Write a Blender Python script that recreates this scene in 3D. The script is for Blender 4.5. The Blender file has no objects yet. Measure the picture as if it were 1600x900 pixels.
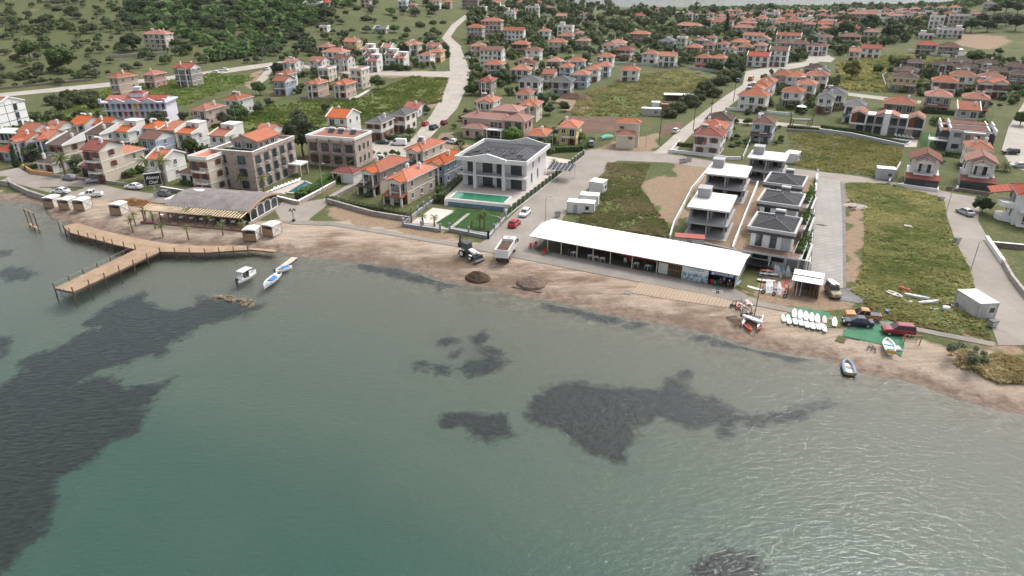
import bpy, bmesh, math, random
import numpy as np
from mathutils import Vector, Matrix
from mathutils.geometry import tessellate_polygon
R = math.radians
rng = random.Random(7)
nrg = np.random.default_rng(11)
sc = bpy.context.scene
col = sc.collection

# ------------------------------------------------------------------ camera, sky, sun, exposure
CAM_H, PITCH, FPX = 52.0, R(25.1), 1067.0
cd = bpy.data.cameras.new('camera'); cam = bpy.data.objects.new('camera', cd); col.objects.link(cam)
cam.location = (0, 0, CAM_H); cam.rotation_euler = (math.pi/2 - PITCH, 0, 0)
cd.sensor_width = 36.0; cd.lens = 36.0*FPX/1600.0; cd.clip_start = 0.5; cd.clip_end = 9000
sc.camera = cam
SUN_EL, SUN_AZ = R(56), R(46)            # azimuth clockwise from +Y (the way the camera looks)
wd = bpy.data.worlds.new('World'); sc.world = wd; wd.use_nodes = True
wn = wd.node_tree.nodes; wl = wd.node_tree.links
bg = wn['Background']; sky = wn.new('ShaderNodeTexSky'); sky.sky_type = 'NISHITA'; sky.sun_disc = False
sky.sun_elevation = SUN_EL; sky.sun_rotation = SUN_AZ
sky.air_density = 1.0; sky.dust_density = 6.0; sky.ozone_density = 0.6; sky.altitude = 0
hsv = wn.new('ShaderNodeHueSaturation'); hsv.inputs['Saturation'].default_value = 0.35
wl.new(sky.outputs[0], hsv.inputs['Color']); wl.new(hsv.outputs[0], bg.inputs[0]); bg.inputs[1].default_value = 0.15
sl = bpy.data.lights.new('sun', 'SUN'); sl.energy = 0.75; sl.angle = R(10); sl.color = (1.0, 0.95, 0.88)
so = bpy.data.objects.new('sun', sl); col.objects.link(so)
sdir = Vector((math.sin(SUN_AZ)*math.cos(SUN_EL), math.cos(SUN_AZ)*math.cos(SUN_EL), math.sin(SUN_EL)))
so.rotation_euler = sdir.to_track_quat('Z', 'Y').to_euler(); so.location = (200, 200, 300)
sc.view_settings.view_transform = 'Standard'; sc.view_settings.look = 'None'
sc.view_settings.gamma = 1.0; sc.view_settings.use_curve_mapping = False
sc.view_settings.exposure = 0.82
try:
 sc.cycles.max_bounces = 4; sc.cycles.diffuse_bounces = 2; sc.cycles.glossy_bounces = 2; sc.cycles.transparent_max_bounces = 8
except Exception: pass

# ------------------------------------------------------------------ land form
CP, SP = math.cos(PITCH), math.sin(PITCH)
def ray(px, py):
 a = (px-800)/FPX; b = -(py-450)/FPX
 return a, CP+b*SP, -SP+b*CP
def flat(px, py, z=0.0):
 a, b, c = ray(px, py); t = (z-CAM_H)/c
 return a*t, b*t
SHORE_PX = [(0,311),(40,316),(74,325),(80,338),(98,346),(150,360),(215,377),(300,388),(385,392),(432,393),(448,401),(480,405),
  (560,410),(640,421),(700,439),(760,452),(830,467),(900,479),(980,496),(1060,511),(1120,526),(1180,541),(1250,554),(1310,568),
  (1330,580),(1400,595),(1460,612),(1530,632),(1600,649)]
shore = [flat(*p) for p in SHORE_PX]
def ext(a, b, d):
 v = Vector((b[0]-a[0], b[1]-a[1])).normalized()*d
 return (b[0]+v.x, b[1]+v.y)
shore = [(-1500, shore[0][1]+160), (-400, shore[0][1]+38)] + shore + [ext(shore[-3], shore[-1], 60), ext(shore[-3], shore[-1], 1200)]
SH = np.array(shore)
def S(t):
 t = np.clip(t, 0, 1); return t*t*(3-2*t)
def shore_dist(X, Y):
 best = np.full(X.shape, 1e9); sgn = np.ones(X.shape)
 for i in range(len(SH)-1):
  ax, ay = SH[i]; bx, by = SH[i+1]; dx, dy = bx-ax, by-ay; L2 = dx*dx+dy*dy
  t = np.clip(((X-ax)*dx+(Y-ay)*dy)/L2, 0, 1)
  d2 = (X-ax-t*dx)**2+(Y-ay-t*dy)**2
  s = np.sign(dx*(Y-ay)-dy*(X-ax))
  m = d2 < best
  best = np.where(m, d2, best); sgn = np.where(m, s, sgn)
 return np.sqrt(best)*np.where(sgn == 0, 1, sgn)
def vnoise(X, Y, s, seed=0):
 x = X/s; y = Y/s; xi = np.floor(x).astype(np.int64); yi = np.floor(y).astype(np.int64); fx = x-xi; fy = y-yi
 fx = fx*fx*(3-2*fx); fy = fy*fy*(3-2*fy)
 def hsh(a, b):
  v = (a*374761393+b*668265263+seed*974711) & 0x7fffffff; v = ((v ^ (v >> 13))*1274126177) & 0x7fffffff
  return (v % 10007)/10007.0
 return (hsh(xi, yi)*(1-fx)+hsh(xi+1, yi)*fx)*(1-fy)+(hsh(xi, yi+1)*(1-fx)+hsh(xi+1, yi+1)*fx)*fy
def height(X, Y):
 sd = shore_dist(X, Y)
 wob = (vnoise(X, Y, 3.2, 3)-0.5)*1.3+(vnoise(X, Y, 9, 5)-0.5)*1.6
 s2 = sd+wob*np.exp(-(sd/9)**2)
 h = np.where(s2 < 0, -np.minimum(4.5, -s2*0.085+np.where(s2 < -30, 0, 0)), 1.35*S(s2/11))
 land = S((sd-15)/60)
 Yc = np.maximum(Y, 1); q = X/Yc
 h = h + land*0.021*np.clip(Y-215, 0, 420)*(1-0.93*S((Y-740)/280)*S((q-0.04)/0.10))
 h = h + land*52*S((Y-300)/650)*S((0.10-q)/0.42)*(1+0.12*(vnoise(X, Y, 90, 8)-0.5))
 h = h + land*26*S((Y-430)/330)*S((q-0.52)/0.25)
 back = S((Y-(1040+0.0*X))/120)*S((q-0.02)/0.10)
 h = h*(1-back) - 6*back
 h = h + 16*np.exp(-((Y-1500)/60)**2-((q-0.25)/0.045)**2)
 return h, sd
def axis(lo, hi, step, far_lo, far_hi, g):
 m = list(np.arange(lo, hi+1e-6, step)); a = lo; s = step
 left = []
 while a > far_lo: s *= g; a -= s; left.append(a)
 a = m[-1]; s = step; right = []
 while a < far_hi: s *= g; a += s; right.append(a)
 return np.array(left[::-1]+m+right)
XS = axis(-265, 230, 1.6, -4500, 4500, 1.07); YS = axis(70, 330, 1.6, -600, 4500, 1.045)
GX, GY = np.meshgrid(XS, YS); HZ, SDM = height(GX, GY)
XL, YL = XS.tolist(), YS.tolist()
import bisect
def gz(x, y):
 i = min(max(bisect.bisect_right(XL, x)-1, 0), len(XL)-2); j = min(max(bisect.bisect_right(YL, y)-1, 0), len(YL)-2)
 fx = (x-XL[i])/(XL[i+1]-XL[i]); fy = (y-YL[j])/(YL[j+1]-YL[j])
 return float((HZ[j, i]*(1-fx)+HZ[j, i+1]*fx)*(1-fy)+(HZ[j+1, i]*(1-fx)+HZ[j+1, i+1]*fx)*fy)
def spot(px, py, lift=0.0):
 """where the line of sight through a photograph point meets the land (or a height above it)"""
 a, b, c = ray(px, py); t = 40.0; pt = t
 while t < 4000:
  if CAM_H+c*t <= max(gz(a*t, b*t), 0.0)+lift: break
  pt = t; t *= 1.012
 lo, hi = pt, t
 for _ in range(18):
  m = (lo+hi)/2
  if CAM_H+c*m <= max(gz(a*m, b*m), 0.0)+lift: hi = m
  else: lo = m
 return Vector((a*hi, b*hi, max(gz(a*hi, b*hi), 0.0)))
def on(x, y): return Vector((x, y, gz(x, y)))

# ------------------------------------------------------------------ materials
MATS = {}
def nodes(name):
 m = bpy.data.materials.new(name); m.use_nodes = True; t = m.node_tree
 return m, t.nodes, t.links, t.nodes['Principled BSDF']
def mixc(N, L, fac, a, b, mode='MIX'):
 n = N.new('ShaderNodeMix'); n.data_type = 'RGBA'; n.blend_type = mode
 for sock, v in ((n.inputs[0], fac), (n.inputs[6], a), (n.inputs[7], b)):
  if hasattr(v, 'is_linked') or isinstance(v, bpy.types.NodeSocket): L.new(v, sock)
  elif isinstance(v, (int, float)): sock.default_value = v
  else: sock.default_value = (*v[:3], 1)
 return n.outputs[2]
def noise(N, L, vec, scale, detail=3, rough=0.6, dist=0.0):
 n = N.new('ShaderNodeTexNoise'); n.inputs['Scale'].default_value = scale; n.inputs['Detail'].default_value = detail
 n.inputs['Roughness'].default_value = rough; n.inputs['Distortion'].default_value = dist
 if vec is not None: L.new(vec, n.inputs['Vector'])
 return n.outputs['Fac']
def ramp(N, L, fac, lo, hi, a=0.0, b=1.0):
 n = N.new('ShaderNodeMapRange'); n.inputs[1].default_value = lo; n.inputs[2].default_value = hi
 n.inputs[3].default_value = a; n.inputs[4].default_value = b; n.clamp = True
 L.new(fac, n.inputs[0]); return n.outputs[0]
def math_(N, L, op, a, b):
 n = N.new('ShaderNodeMath'); n.operation = op
 for s, v in ((n.inputs[0], a), (n.inputs[1], b)):
  if isinstance(v, (int, float)): s.default_value = v
  else: L.new(v, s)
 return n.outputs[0]
def coords(N, L, kind='Object', sc_=None, rot=None):
 n = N.new('ShaderNodeTexCoord'); o = n.outputs[kind]
 if sc_ or rot:
  mp = N.new('ShaderNodeMapping'); L.new(o, mp.inputs[0])
  if sc_: mp.inputs['Scale'].default_value = sc_
  if rot: mp.inputs['Rotation'].default_value = rot
  o = mp.outputs[0]
 return o
def wpos(N, L, sc_=None, rot=None):
 n = N.new('ShaderNodeNewGeometry'); o = n.outputs['Position']
 if sc_ or rot:
  mp = N.new('ShaderNodeMapping'); L.new(o, mp.inputs[0])
  if sc_: mp.inputs['Scale'].default_value = sc_
  if rot: mp.inputs['Rotation'].default_value = rot
  o = mp.outputs[0]
 return o
def bump(N, L, b, h, strength=0.3, dist=0.05):
 n = N.new('ShaderNodeBump'); n.inputs['Strength'].default_value = strength; n.inputs['Distance'].default_value = dist
 L.new(h, n.inputs['Height']); L.new(n.outputs[0], b.inputs['Normal'])
def plain(name, c, rough=0.75, var=0.18, scale=1.3, metal=0.0, rnd=0.0, bmp=0.0, spec=None):
 """weathered one-colour material: broad and fine noise on the colour, optional per-object tint"""
 if name in MATS: return MATS[name]
 m, N, L, b = nodes(name); P = wpos(N, L)
 n1 = noise(N, L, P, scale*0.35, 4); n2 = noise(N, L, P, scale*3.1, 3)
 f = math_(N, L, 'ADD', math_(N, L, 'MULTIPLY', n1, 0.65), math_(N, L, 'MULTIPLY', n2, 0.35))
 k = ramp(N, L, f, 0.3, 0.7)
 o = mixc(N, L, k, [x*(1-var) for x in c], [min(0.95, x*(1+var*0.8)) for x in c])
 if rnd:
  oi = N.new('ShaderNodeObjectInfo'); h = N.new('ShaderNodeHueSaturation'); L.new(o, h.inputs['Color'])
  L.new(ramp(N, L, oi.outputs['Random'], 0, 1, 1-rnd, 1+rnd), h.inputs['Value']); o = h.outputs[0]
 L.new(o, b.inputs['Base Color']); b.inputs['Roughness'].default_value = rough; b.inputs['Metallic'].default_value = metal
 if spec is not None: b.inputs['Specular IOR Level'].default_value = spec
 if bmp: bump(N, L, b, n2, bmp, 0.05)
 MATS[name] = m; return m
def tiles(name, c, c2, rnd=0.22):
 """clay roof tiles: courses and rolls as fine relief, mixed firing colours"""
 if name in MATS: return MATS[name]
 m, N, L, b = nodes(name); O = coords(N, L, 'Object')
 w1 = N.new('ShaderNodeTexWave'); w1.bands_direction = 'Z'; w1.inputs['Scale'].default_value = 1.6; w1.inputs['Distortion'].default_value = 0.3; L.new(O, w1.inputs[0])
 n1 = noise(N, L, O, 0.7, 4); n2 = noise(N, L, O, 6.0, 3)
 f = ramp(N, L, math_(N, L, 'ADD', math_(N, L, 'MULTIPLY', n1, 0.5), math_(N, L, 'MULTIPLY', n2, 0.5)), 0.35, 0.65)
 o = mixc(N, L, f, c, c2)
 o = mixc(N, L, ramp(N, L, w1.outputs['Fac'], 0.0, 0.3, 0.3, 0.0), o, [x*0.45 for x in c])
 o = mixc(N, L, ramp(N, L, noise(N, L, O, 2.3, 4), 0.55, 0.75, 0, 0.4), o, (0.20, 0.17, 0.14))
 oi = N.new('ShaderNodeObjectInfo'); h = N.new('ShaderNodeHueSaturation'); L.new(o, h.inputs['Color'])
 L.new(ramp(N, L, oi.outputs['Random'], 0, 1, 1-rnd, 1+rnd*0.7), h.inputs['Value'])
 sm = N.new('ShaderNodeMath'); sm.operation = 'FRACT'; L.new(math_(N, L, 'MULTIPLY', oi.outputs['Random'], 7.3), sm.inputs[0])
 L.new(ramp(N, L, sm.outputs[0], 0, 1, 0.82, 1.06), h.inputs['Saturation'])
 L.new(h.outputs[0], b.inputs['Base Color']); b.inputs['Roughness'].default_value = 0.9; b.inputs['Specular IOR Level'].default_value = 0.1
 bump(N, L, b, math_(N, L, 'ADD', w1.outputs['Fac'], n2), 0.5, 0.06)
 MATS[name] = m; return m
def masonry(name, c, c2, mortar, s=1.0):
 if name in MATS: return MATS[name]
 m, N, L, b = nodes(name); O = coords(N, L, 'Object')
 v = N.new('ShaderNodeTexVoronoi'); v.inputs['Scale'].default_value = 2.2*s; L.new(O, v.inputs['Vector'])
 v2 = N.new('ShaderNodeTexVoronoi'); v2.feature = 'DISTANCE_TO_EDGE'; v2.inputs['Scale'].default_value = 2.2*s; L.new(O, v2.inputs['Vector'])
 sep = N.new('ShaderNodeSeparateColor'); L.new(v.outputs['Color'], sep.inputs[0])
 o = mixc(N, L, sep.outputs[0], c, c2)
 o = mixc(N, L, ramp(N, L, sep.outputs[1], 0.8, 1.0, 0, 0.6), o, (0.10, 0.08, 0.08))
 o = mixc(N, L, ramp(N, L, v2.outputs['Distance'], 0.02, 0.07, 1, 0), o, mortar)
 o = mixc(N, L, ramp(N, L, noise(N, L, O, 0.4, 4), 0.4, 0.7, 0, 0.35), o, [x*0.6 for x in c])
 L.new(o, b.inputs['Base Color']); b.inputs['Roughness'].default_value = 0.9
 bump(N, L, b, ramp(N, L, v2.outputs['Distance'], 0, 0.1), 0.5, 0.05)
 MATS[name] = m; return m
def leafmat(name, c, c2, trans=0.25):
 if name in MATS: return MATS[name]
 m, N, L, b = nodes(name)
 at = N.new('ShaderNodeAttribute'); at.attribute_name = 'tint'
 oi = N.new('ShaderNodeObjectInfo')
 o = mixc(N, L, at.outputs['Fac'], c, c2)
 h = N.new('ShaderNodeHueSaturation'); L.new(o, h.inputs['Color'])
 L.new(ramp(N, L, oi.outputs['Random'], 0, 1, 0.75, 1.3), h.inputs['Value'])
 L.new(ramp(N, L, oi.outputs['Random'], 0, 1, 0.485, 0.51), h.inputs['Hue'])
 L.new(h.outputs[0], b.inputs['Base Color']); b.inputs['Roughness'].default_value = 0.7; b.inputs['Specular IOR Level'].default_value = 0.2
 tr = N.new('ShaderNodeBsdfTranslucent'); L.new(h.outputs[0], tr.inputs[0])
 mx = N.new('ShaderNodeMixShader'); mx.inputs[0].default_value = trans
 L.new(b.outputs[0], mx.inputs[1]); L.new(tr.outputs[0], mx.inputs[2]); L.new(mx.outputs[0], N['Material Output'].inputs[0])
 MATS[name] = m; return m

# ------------------------------------------------------------------ mesh helpers
class MB:
 """collects faces with material slots, then links them as one mesh object"""
 def __init__(s): s.v = []; s.f = []; s.m = []
 def quad(s, *p, m=0):
  n = len(s.v); s.v += [tuple(q) for q in p]; s.f.append(tuple(range(n, n+len(p)))); s.m.append(m); return s
 def box(s, x0, x1, y0, y1, z0, z1, m=0):
  n = len(s.v)
  s.v += [(x0,y0,z0),(x1,y0,z0),(x1,y1,z0),(x0,y1,z0),(x0,y0,z1),(x1,y0,z1),(x1,y1,z1),(x0,y1,z1)]
  for f in ((0,3,2,1),(4,5,6,7),(0,1,5,4),(1,2,6,5),(2,3,7,6),(3,0,4,7)): s.f.append(tuple(n+i for i in f)); s.m.append(m)
  return s
 def bar(s, a, b, r, m=0, sides=6, r2=None):
  a = Vector(a); b = Vector(b); d = (b-a); 
  if d.length < 1e-6: return s
  d.normalize(); u = d.orthogonal().normalized(); w = d.cross(u); n = len(s.v); r2 = r if r2 is None else r2
  for k in range(sides):
   t = 2*math.pi*k/sides; o = u*math.cos(t)+w*math.sin(t)
   s.v.append(tuple(a+o*r)); s.v.append(tuple(b+o*r2))
  for k in range(sides):
   i = n+2*k; j = n+2*((k+1) % sides); s.f.append((i, j, j+1, i+1)); s.m.append(m)
  s.f.append(tuple(n+2*k for k in range(sides))[::-1]); s.m.append(m); s.f.append(tuple(n+2*k+1 for k in range(sides))); s.m.append(m)
  return s
 def beam(s, a, b, w, h, m=0):
  """rectangular bar from a to b, w wide, h high"""
  a = Vector(a); b = Vector(b); d = (b-a).normalized(); up = Vector((0,0,1))
  if abs(d.z) > 0.95: up = Vector((0,1,0))
  sx = d.cross(up).normalized()*w/2; uz = sx.cross(d).normalized()*h/2; n = len(s.v)
  for p in (a, b):
   for q in (-sx-uz, sx-uz, sx+uz, -sx+uz): s.v.append(tuple(p+q))
  for f in ((0,1,2,3),(7,6,5,4),(0,4,5,1),(1,5,6,2),(2,6,7,3),(3,7,4,0)): s.f.append(tuple(n+i for i in f)); s.m.append(m)
  return s
 def prism(s, pts, z0, z1, m=0, mt=None):
  """vertical prism over a plan outline (counter-clockwise)"""
  n = len(s.v); k = len(pts)
  s.v += [(p[0], p[1], z0) for p in pts]+[(p[0], p[1], z1) for p in pts]
  for i in range(k): j = (i+1) % k; s.f.append((n+i, n+j, n+k+j, n+k+i)); s.m.append(m)
  s.f.append(tuple(n+k+i for i in range(k))); s.m.append(m if mt is None else mt)
  s.f.append(tuple(n+i for i in range(k))[::-1]); s.m.append(m); return s
 def extrude(s, prof, y0, y1, m=0, ax='y'):
  """profile in x,z pushed along y (or profile in y,z pushed along x)"""
  n = len(s.v); k = len(prof)
  for yy in (y0, y1):
   s.v += [((p[0], yy, p[1]) if ax == 'y' else (yy, p[0], p[1])) for p in prof]
  for i in range(k): j = (i+1) % k; s.f.append((n+i, n+j, n+k+j, n+k+i)); s.m.append(m)
  s.f.append(tuple(n+i for i in range(k))); s.m.append(m); s.f.append(tuple(n+k+i for i in range(k))[::-1]); s.m.append(m)
  return s
 def loft(s, rings, m=0, caps=True, closed=True):
  n = len(s.v); k = len(rings[0])
  for r in rings: s.v += [tuple(p) for p in r]
  for a in range(len(rings)-1):
   for i in range(k if closed else k-1):
    j = (i+1) % k; s.f.append((n+a*k+i, n+a*k+j, n+(a+1)*k+j, n+(a+1)*k+i)); s.m.append(m)
  if caps:
   s.f.append(tuple(n+i for i in range(k))[::-1]); s.m.append(m); s.f.append(tuple(n+(len(rings)-1)*k+i for i in range(k))); s.m.append(m)
  return s
 def disc(s, c, r, axis='y', t=0.1, m=0, sides=12):
  d = {'x': Vector((1,0,0)), 'y': Vector((0,1,0)), 'z': Vector((0,0,1))}[axis]*t/2
  return s.bar(Vector(c)-d, Vector(c)+d, r, m, sides)
 def mesh(s, name, mats, smooth=False):
  me = bpy.data.meshes.new(name); me.from_pydata(s.v, [], s.f)
  for x in (mats if isinstance(mats, (list, tuple)) else [mats]): me.materials.append(x)
  if any(s.m): me.polygons.foreach_set('material_index', s.m)
  bm = bmesh.new(); bm.from_mesh(me); bmesh.ops.recalc_face_normals(bm, faces=bm.faces); bm.to_mesh(me); bm.free()
  if smooth: me.polygons.foreach_set('use_smooth', [True]*len(me.polygons))
  me.update(); return me
 def build(s, name, mats, parent=None, loc=None, rz=0, smooth=False):
  return put(name, s.mesh(name, mats, smooth), parent, loc, rz)
def put(name, me, parent=None, loc=None, rz=0, scale=None):
 o = bpy.data.objects.new(name, me); col.objects.link(o)
 if parent is not None: o.parent = parent
 if loc is not None: o.location = loc
 if rz: o.rotation_euler = (0, 0, rz)
 if scale is not None: o.scale = scale if isinstance(scale, (tuple, list)) else (scale,)*3
 return o
def tag(o, label, cat, group=None, kind=None):
 o['label'] = label; o['category'] = cat
 if group: o['group'] = group
 if kind: o['kind'] = kind
 return o
def thing(name, label, cat, loc, rz=0, group=None):
 o = bpy.data.objects.new(name, None); col.objects.link(o); o.location = loc; o.rotation_euler = (0, 0, rz); o.empty_display_size = 0.5
 return tag(o, label, cat, group, 'thing')
def struct(o): o['kind'] = 'structure'; return o
def copy_tree(o, parent=None):
 c = o.copy(); col.objects.link(c); c.parent = parent
 for ch in [x for x in bpy.data.objects if x.parent == o]: copy_tree(ch, c)
 return c
def text_mesh(s, size, mat, depth=0.02):
 cu = bpy.data.curves.new('lettering', 'FONT'); cu.body = s; cu.size = size; cu.extrude = depth; cu.align_x = 'CENTER'; cu.align_y = 'CENTER'
 o = bpy.data.objects.new('lettering', cu); col.objects.link(o)
 dg = bpy.context.evaluated_depsgraph_get(); me = bpy.data.meshes.new_from_object(o.evaluated_get(dg))
 bpy.data.objects.remove(o); bpy.data.curves.remove(cu); me.materials.clear(); me.materials.append(mat); return me

# ------------------------------------------------------------------ ground, sea, seabed growth
def pip(X, Y, poly):
 ins = np.zeros(X.shape, bool); n = len(poly)
 for i in range(n):
  x1, y1 = poly[i]; x2, y2 = poly[(i+1) % n]
  if y1 == y2: continue
  c = ((y1 > Y) != (y2 > Y)) & (X < (x2-x1)*(Y-y1)/(y2-y1)+x1); ins ^= c
 return ins
def wpoly(px): return [tuple(spot(*p)[:2]) for p in px]
WXn = GX+(vnoise(GX, GY, 4, 21)-0.5)*5; WYn = GY+(vnoise(GX, GY, 4, 22)-0.5)*5
SAND = [[(-200,296),(0,300),(20,303),(75,318),(190,300),(235,318),(410,350),(445,341),(520,344),(640,366),(760,383),(820,394),(900,409),
  (990,428),(1090,448),(1180,468),(1310,505),(1380,515),(1470,535),(1560,552),(1640,566),(1900,800),(1500,690),(900,530),(400,440),(0,350),(-200,330)]]
BARE = [[(1000,290),(1050,272),(1080,252),(1118,258),(1090,300),(1056,350),(1030,342)],[(1316,296),(1335,300),(1352,330),(1345,400),(1352,430),(1318,450)],
  [(515,326),(545,318),(640,338),(690,362),(735,372),(730,384),(640,368),(520,348)],[(678,112),(702,112),(700,150),(680,168),(650,172),(700,135)],
  [(390,118),(412,106),(400,135),(385,140)],[(860,150),(905,148),(925,170),(890,175)],[(1500,52),(1580,58),(1560,78),(1490,72)],
  [(1000,215),(1030,208),(1020,240),(930,242),(935,225)],[(1050,240),(1150,262),(1060,262)],[(540,110),(700,112),(700,120),(540,122)],
  [(1360,490),(1480,515),(1560,545),(1600,560),(1600,540),(1330,480)],[(640,230),(700,205),(760,240),(690,262)],[(1160,420),(1265,430),(1320,450),(1335,482),(1230,482),(1160,470)],[(1060,376),(1115,266),(1160,262),(1185,292),(1150,398)],[(1160,405),(1185,295),(1225,262),(1272,275),(1262,425)]]
LUSH = [[(90,150),(340,112),(400,120),(330,150),(90,190)],[(330,200),(380,170),(480,158),(560,155),(640,118),(700,120),(690,160),(560,200),(400,212)],
  [(1320,290),(1390,290),(1470,310),(1490,400),(1540,500),(1360,470),(1360,330)],[(905,150),(1060,108),(1120,112),(1020,180),(900,180)],
  [(905,340),(940,262),(1010,258),(1010,300),(1040,340),(1050,375),(900,350)]]
def mask(polys):
 m = np.zeros(GX.shape)
 for p in polys: m = np.maximum(m, pip(WXn, WYn, wpoly(p)).astype(float))
 k = m.copy()
 for _ in range(1):
  k[1:-1, 1:-1] = (m[1:-1, 1:-1]*4+m[:-2, 1:-1]+m[2:, 1:-1]+m[1:-1, :-2]+m[1:-1, 2:])/8
 return k
sand = mask(SAND); sand = np.maximum(sand, (SDM < 4).astype(float)); bare = mask(BARE)*(1-sand); lush = mask(LUSH)
damp = mask([[(520,362),(640,383),(740,398),(870,412),(960,432),(985,468),(860,458),(760,443),(640,412),(470,396)],[(1060,470),(1110,478),(1150,505),(1100,515),(1040,490)]])
ny, nx = GX.shape
me = bpy.data.meshes.new('ground')
idx = np.arange(nx*ny).reshape(ny, nx)
me.vertices.add(nx*ny); me.vertices.foreach_set('co', np.stack([GX, GY, HZ], -1).astype(np.float32).ravel())
q = np.stack([idx[:-1, :-1], idx[:-1, 1:], idx[1:, 1:], idx[1:, :-1]], -1).reshape(-1, 4)
me.loops.add(q.size); me.loops.foreach_set('vertex_index', q.ravel().astype(np.int32))
me.polygons.add(len(q)); me.polygons.foreach_set('loop_start', np.arange(0, q.size, 4, dtype=np.int32)); me.polygons.foreach_set('loop_total', np.full(len(q), 4, np.int32))
me.update(); me.validate(); me.polygons.foreach_set('use_smooth', [True]*len(me.polygons))
at = me.attributes.new('zone', 'FLOAT_COLOR', 'POINT'); at.data.foreach_set('color', np.stack([sand, bare, lush, damp], -1).astype(np.float32).ravel())
m, N, L, b = nodes('ground')
P = wpos(N, L); za = N.new('ShaderNodeAttribute'); za.attribute_name = 'zone'; sp = N.new('ShaderNodeSeparateColor'); L.new(za.outputs['Color'], sp.inputs[0])
big = noise(N, L, P, 0.035, 5, 0.65); mid = noise(N, L, P, 0.22, 5, 0.65); fine = noise(N, L, P, 1.7, 4, 0.7)
vegf = ramp(N, L, math_(N, L, 'ADD', math_(N, L, 'MULTIPLY', big, 0.5), math_(N, L, 'MULTIPLY', mid, 0.5)), 0.36, 0.62)
grass = mixc(N, L, vegf, (0.066, 0.088, 0.032), (0.150, 0.148, 0.066))
grass = mixc(N, L, ramp(N, L, fine, 0.35, 0.68), [0.055, 0.068, 0.026], grass)
grass = mixc(N, L, ramp(N, L, noise(N, L, P, 0.08, 4), 0.58, 0.72, 0, 0.6), grass, (0.19, 0.145, 0.095))
lushc = mixc(N, L, ramp(N, L, mid, 0.35, 0.65), (0.062, 0.105, 0.026), (0.130, 0.150, 0.046))
grass = mixc(N, L, math_(N, L, 'MULTIPLY', sp.outputs[2], 0.75), grass, lushc)
barec = mixc(N, L, ramp(N, L, fine, 0.3, 0.7), (0.175, 0.12, 0.08), (0.29, 0.215, 0.15))
o = mixc(N, L, ramp(N, L, math_(N, L, 'ADD', sp.outputs[1], math_(N, L, 'MULTIPLY', math_(N, L, 'SUBTRACT', mid, 0.5), 0.8)), 0.35, 0.65), grass, barec)
PT = wpos(N, L, (0.10, 0.9, 1), (0, 0, R(26)))
streak = noise(N, L, PT, 0.8, 5, 0.7, 0.6)
sandc = mixc(N, L, ramp(N, L, math_(N, L, 'ADD', math_(N, L, 'MULTIPLY', streak, 0.65), math_(N, L, 'MULTIPLY', noise(N, L, wpos(N, L, (0.35, 2.6, 1), (0, 0, R(24))), 1.1, 4, 0.75), 0.35)), 0.38, 0.62), (0.215, 0.165, 0.122), (0.41, 0.335, 0.262))
sandc = mixc(N, L, ramp(N, L, noise(N, L, P, 0.09, 5), 0.42, 0.68, 0.0, 0.55), sandc, (0.39, 0.33, 0.27))
sandc = mixc(N, L, ramp(N, L, noise(N, L, P, 2.6, 3), 0.56, 0.72, 0, 0.6), sandc, (0.15, 0.105, 0.075))
sandc = mixc(N, L, math_(N, L, 'MULTIPLY', za.outputs['Alpha'], ramp(N, L, noise(N, L, wpos(N, L, (0.35, 1, 1), (0, 0, R(26))), 0.22, 5, 0.7), 0.40, 0.58, 0, 0.9)), sandc, (0.135, 0.090, 0.060))
o = mixc(N, L, ramp(N, L, sp.outputs[0], 0.3, 0.7), o, sandc)
sxyz = N.new('ShaderNodeSeparateXYZ'); L.new(P, sxyz.inputs[0]); Z = sxyz.outputs[2]
zw = math_(N, L, 'ADD', Z, math_(N, L, 'MULTIPLY', math_(N, L, 'SUBTRACT', noise(N, L, P, 0.5, 4), 0.5), 0.9))
weed = math_(N, L, 'MULTIPLY', ramp(N, L, zw, 0.15, 0.6, 1, 0), ramp(N, L, noise(N, L, P, 0.7, 5, 0.7), 0.3, 0.6, 0.35, 1))
o = mixc(N, L, weed, o, (0.135, 0.095, 0.075))
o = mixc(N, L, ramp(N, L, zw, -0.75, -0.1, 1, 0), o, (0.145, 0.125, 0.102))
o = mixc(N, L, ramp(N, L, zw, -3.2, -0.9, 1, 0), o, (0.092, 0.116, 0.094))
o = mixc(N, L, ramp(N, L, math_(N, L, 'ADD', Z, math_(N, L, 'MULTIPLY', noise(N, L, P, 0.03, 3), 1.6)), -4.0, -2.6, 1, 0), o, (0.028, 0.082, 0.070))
L.new(o, b.inputs['Base Color']); b.inputs['Roughness'].default_value = 0.95; b.inputs['Specular IOR Level'].default_value = 0.15
bump(N, L, b, math_(N, L, 'ADD', fine, math_(N, L, 'MULTIPLY', streak, 0.8)), 0.7, 0.25)
me.materials.append(m)
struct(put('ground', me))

m, N, L, b = nodes('sea')
P = wpos(N, L)
def wv(rot, sx, sy, scale, det=3, dist=0.4): return noise(N, L, wpos(N, L, (sx, sy, 1), (0, 0, R(rot))), scale, det, 0.55, dist)
hsum = math_(N, L, 'ADD', math_(N, L, 'MULTIPLY', wv(-38, 0.6, 1.3, 1.4, 2), 1.0), math_(N, L, 'MULTIPLY', wv(20, 0.8, 1.2, 3.6, 2), 0.30))
gust = noise(N, L, P, 0.018, 3)
hs = math_(N, L, 'MULTIPLY', hsum, ramp(N, L, gust, 0.3, 0.7, 0.55, 1.0))
bn = N.new('ShaderNodeBump'); bn.inputs['Strength'].default_value = 1.0; bn.inputs['Distance'].default_value = 0.15; L.new(hs, bn.inputs['Height'])
fr = N.new('ShaderNodeFresnel'); fr.inputs['IOR'].default_value = 1.26; L.new(bn.outputs[0], fr.inputs['Normal'])
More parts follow.
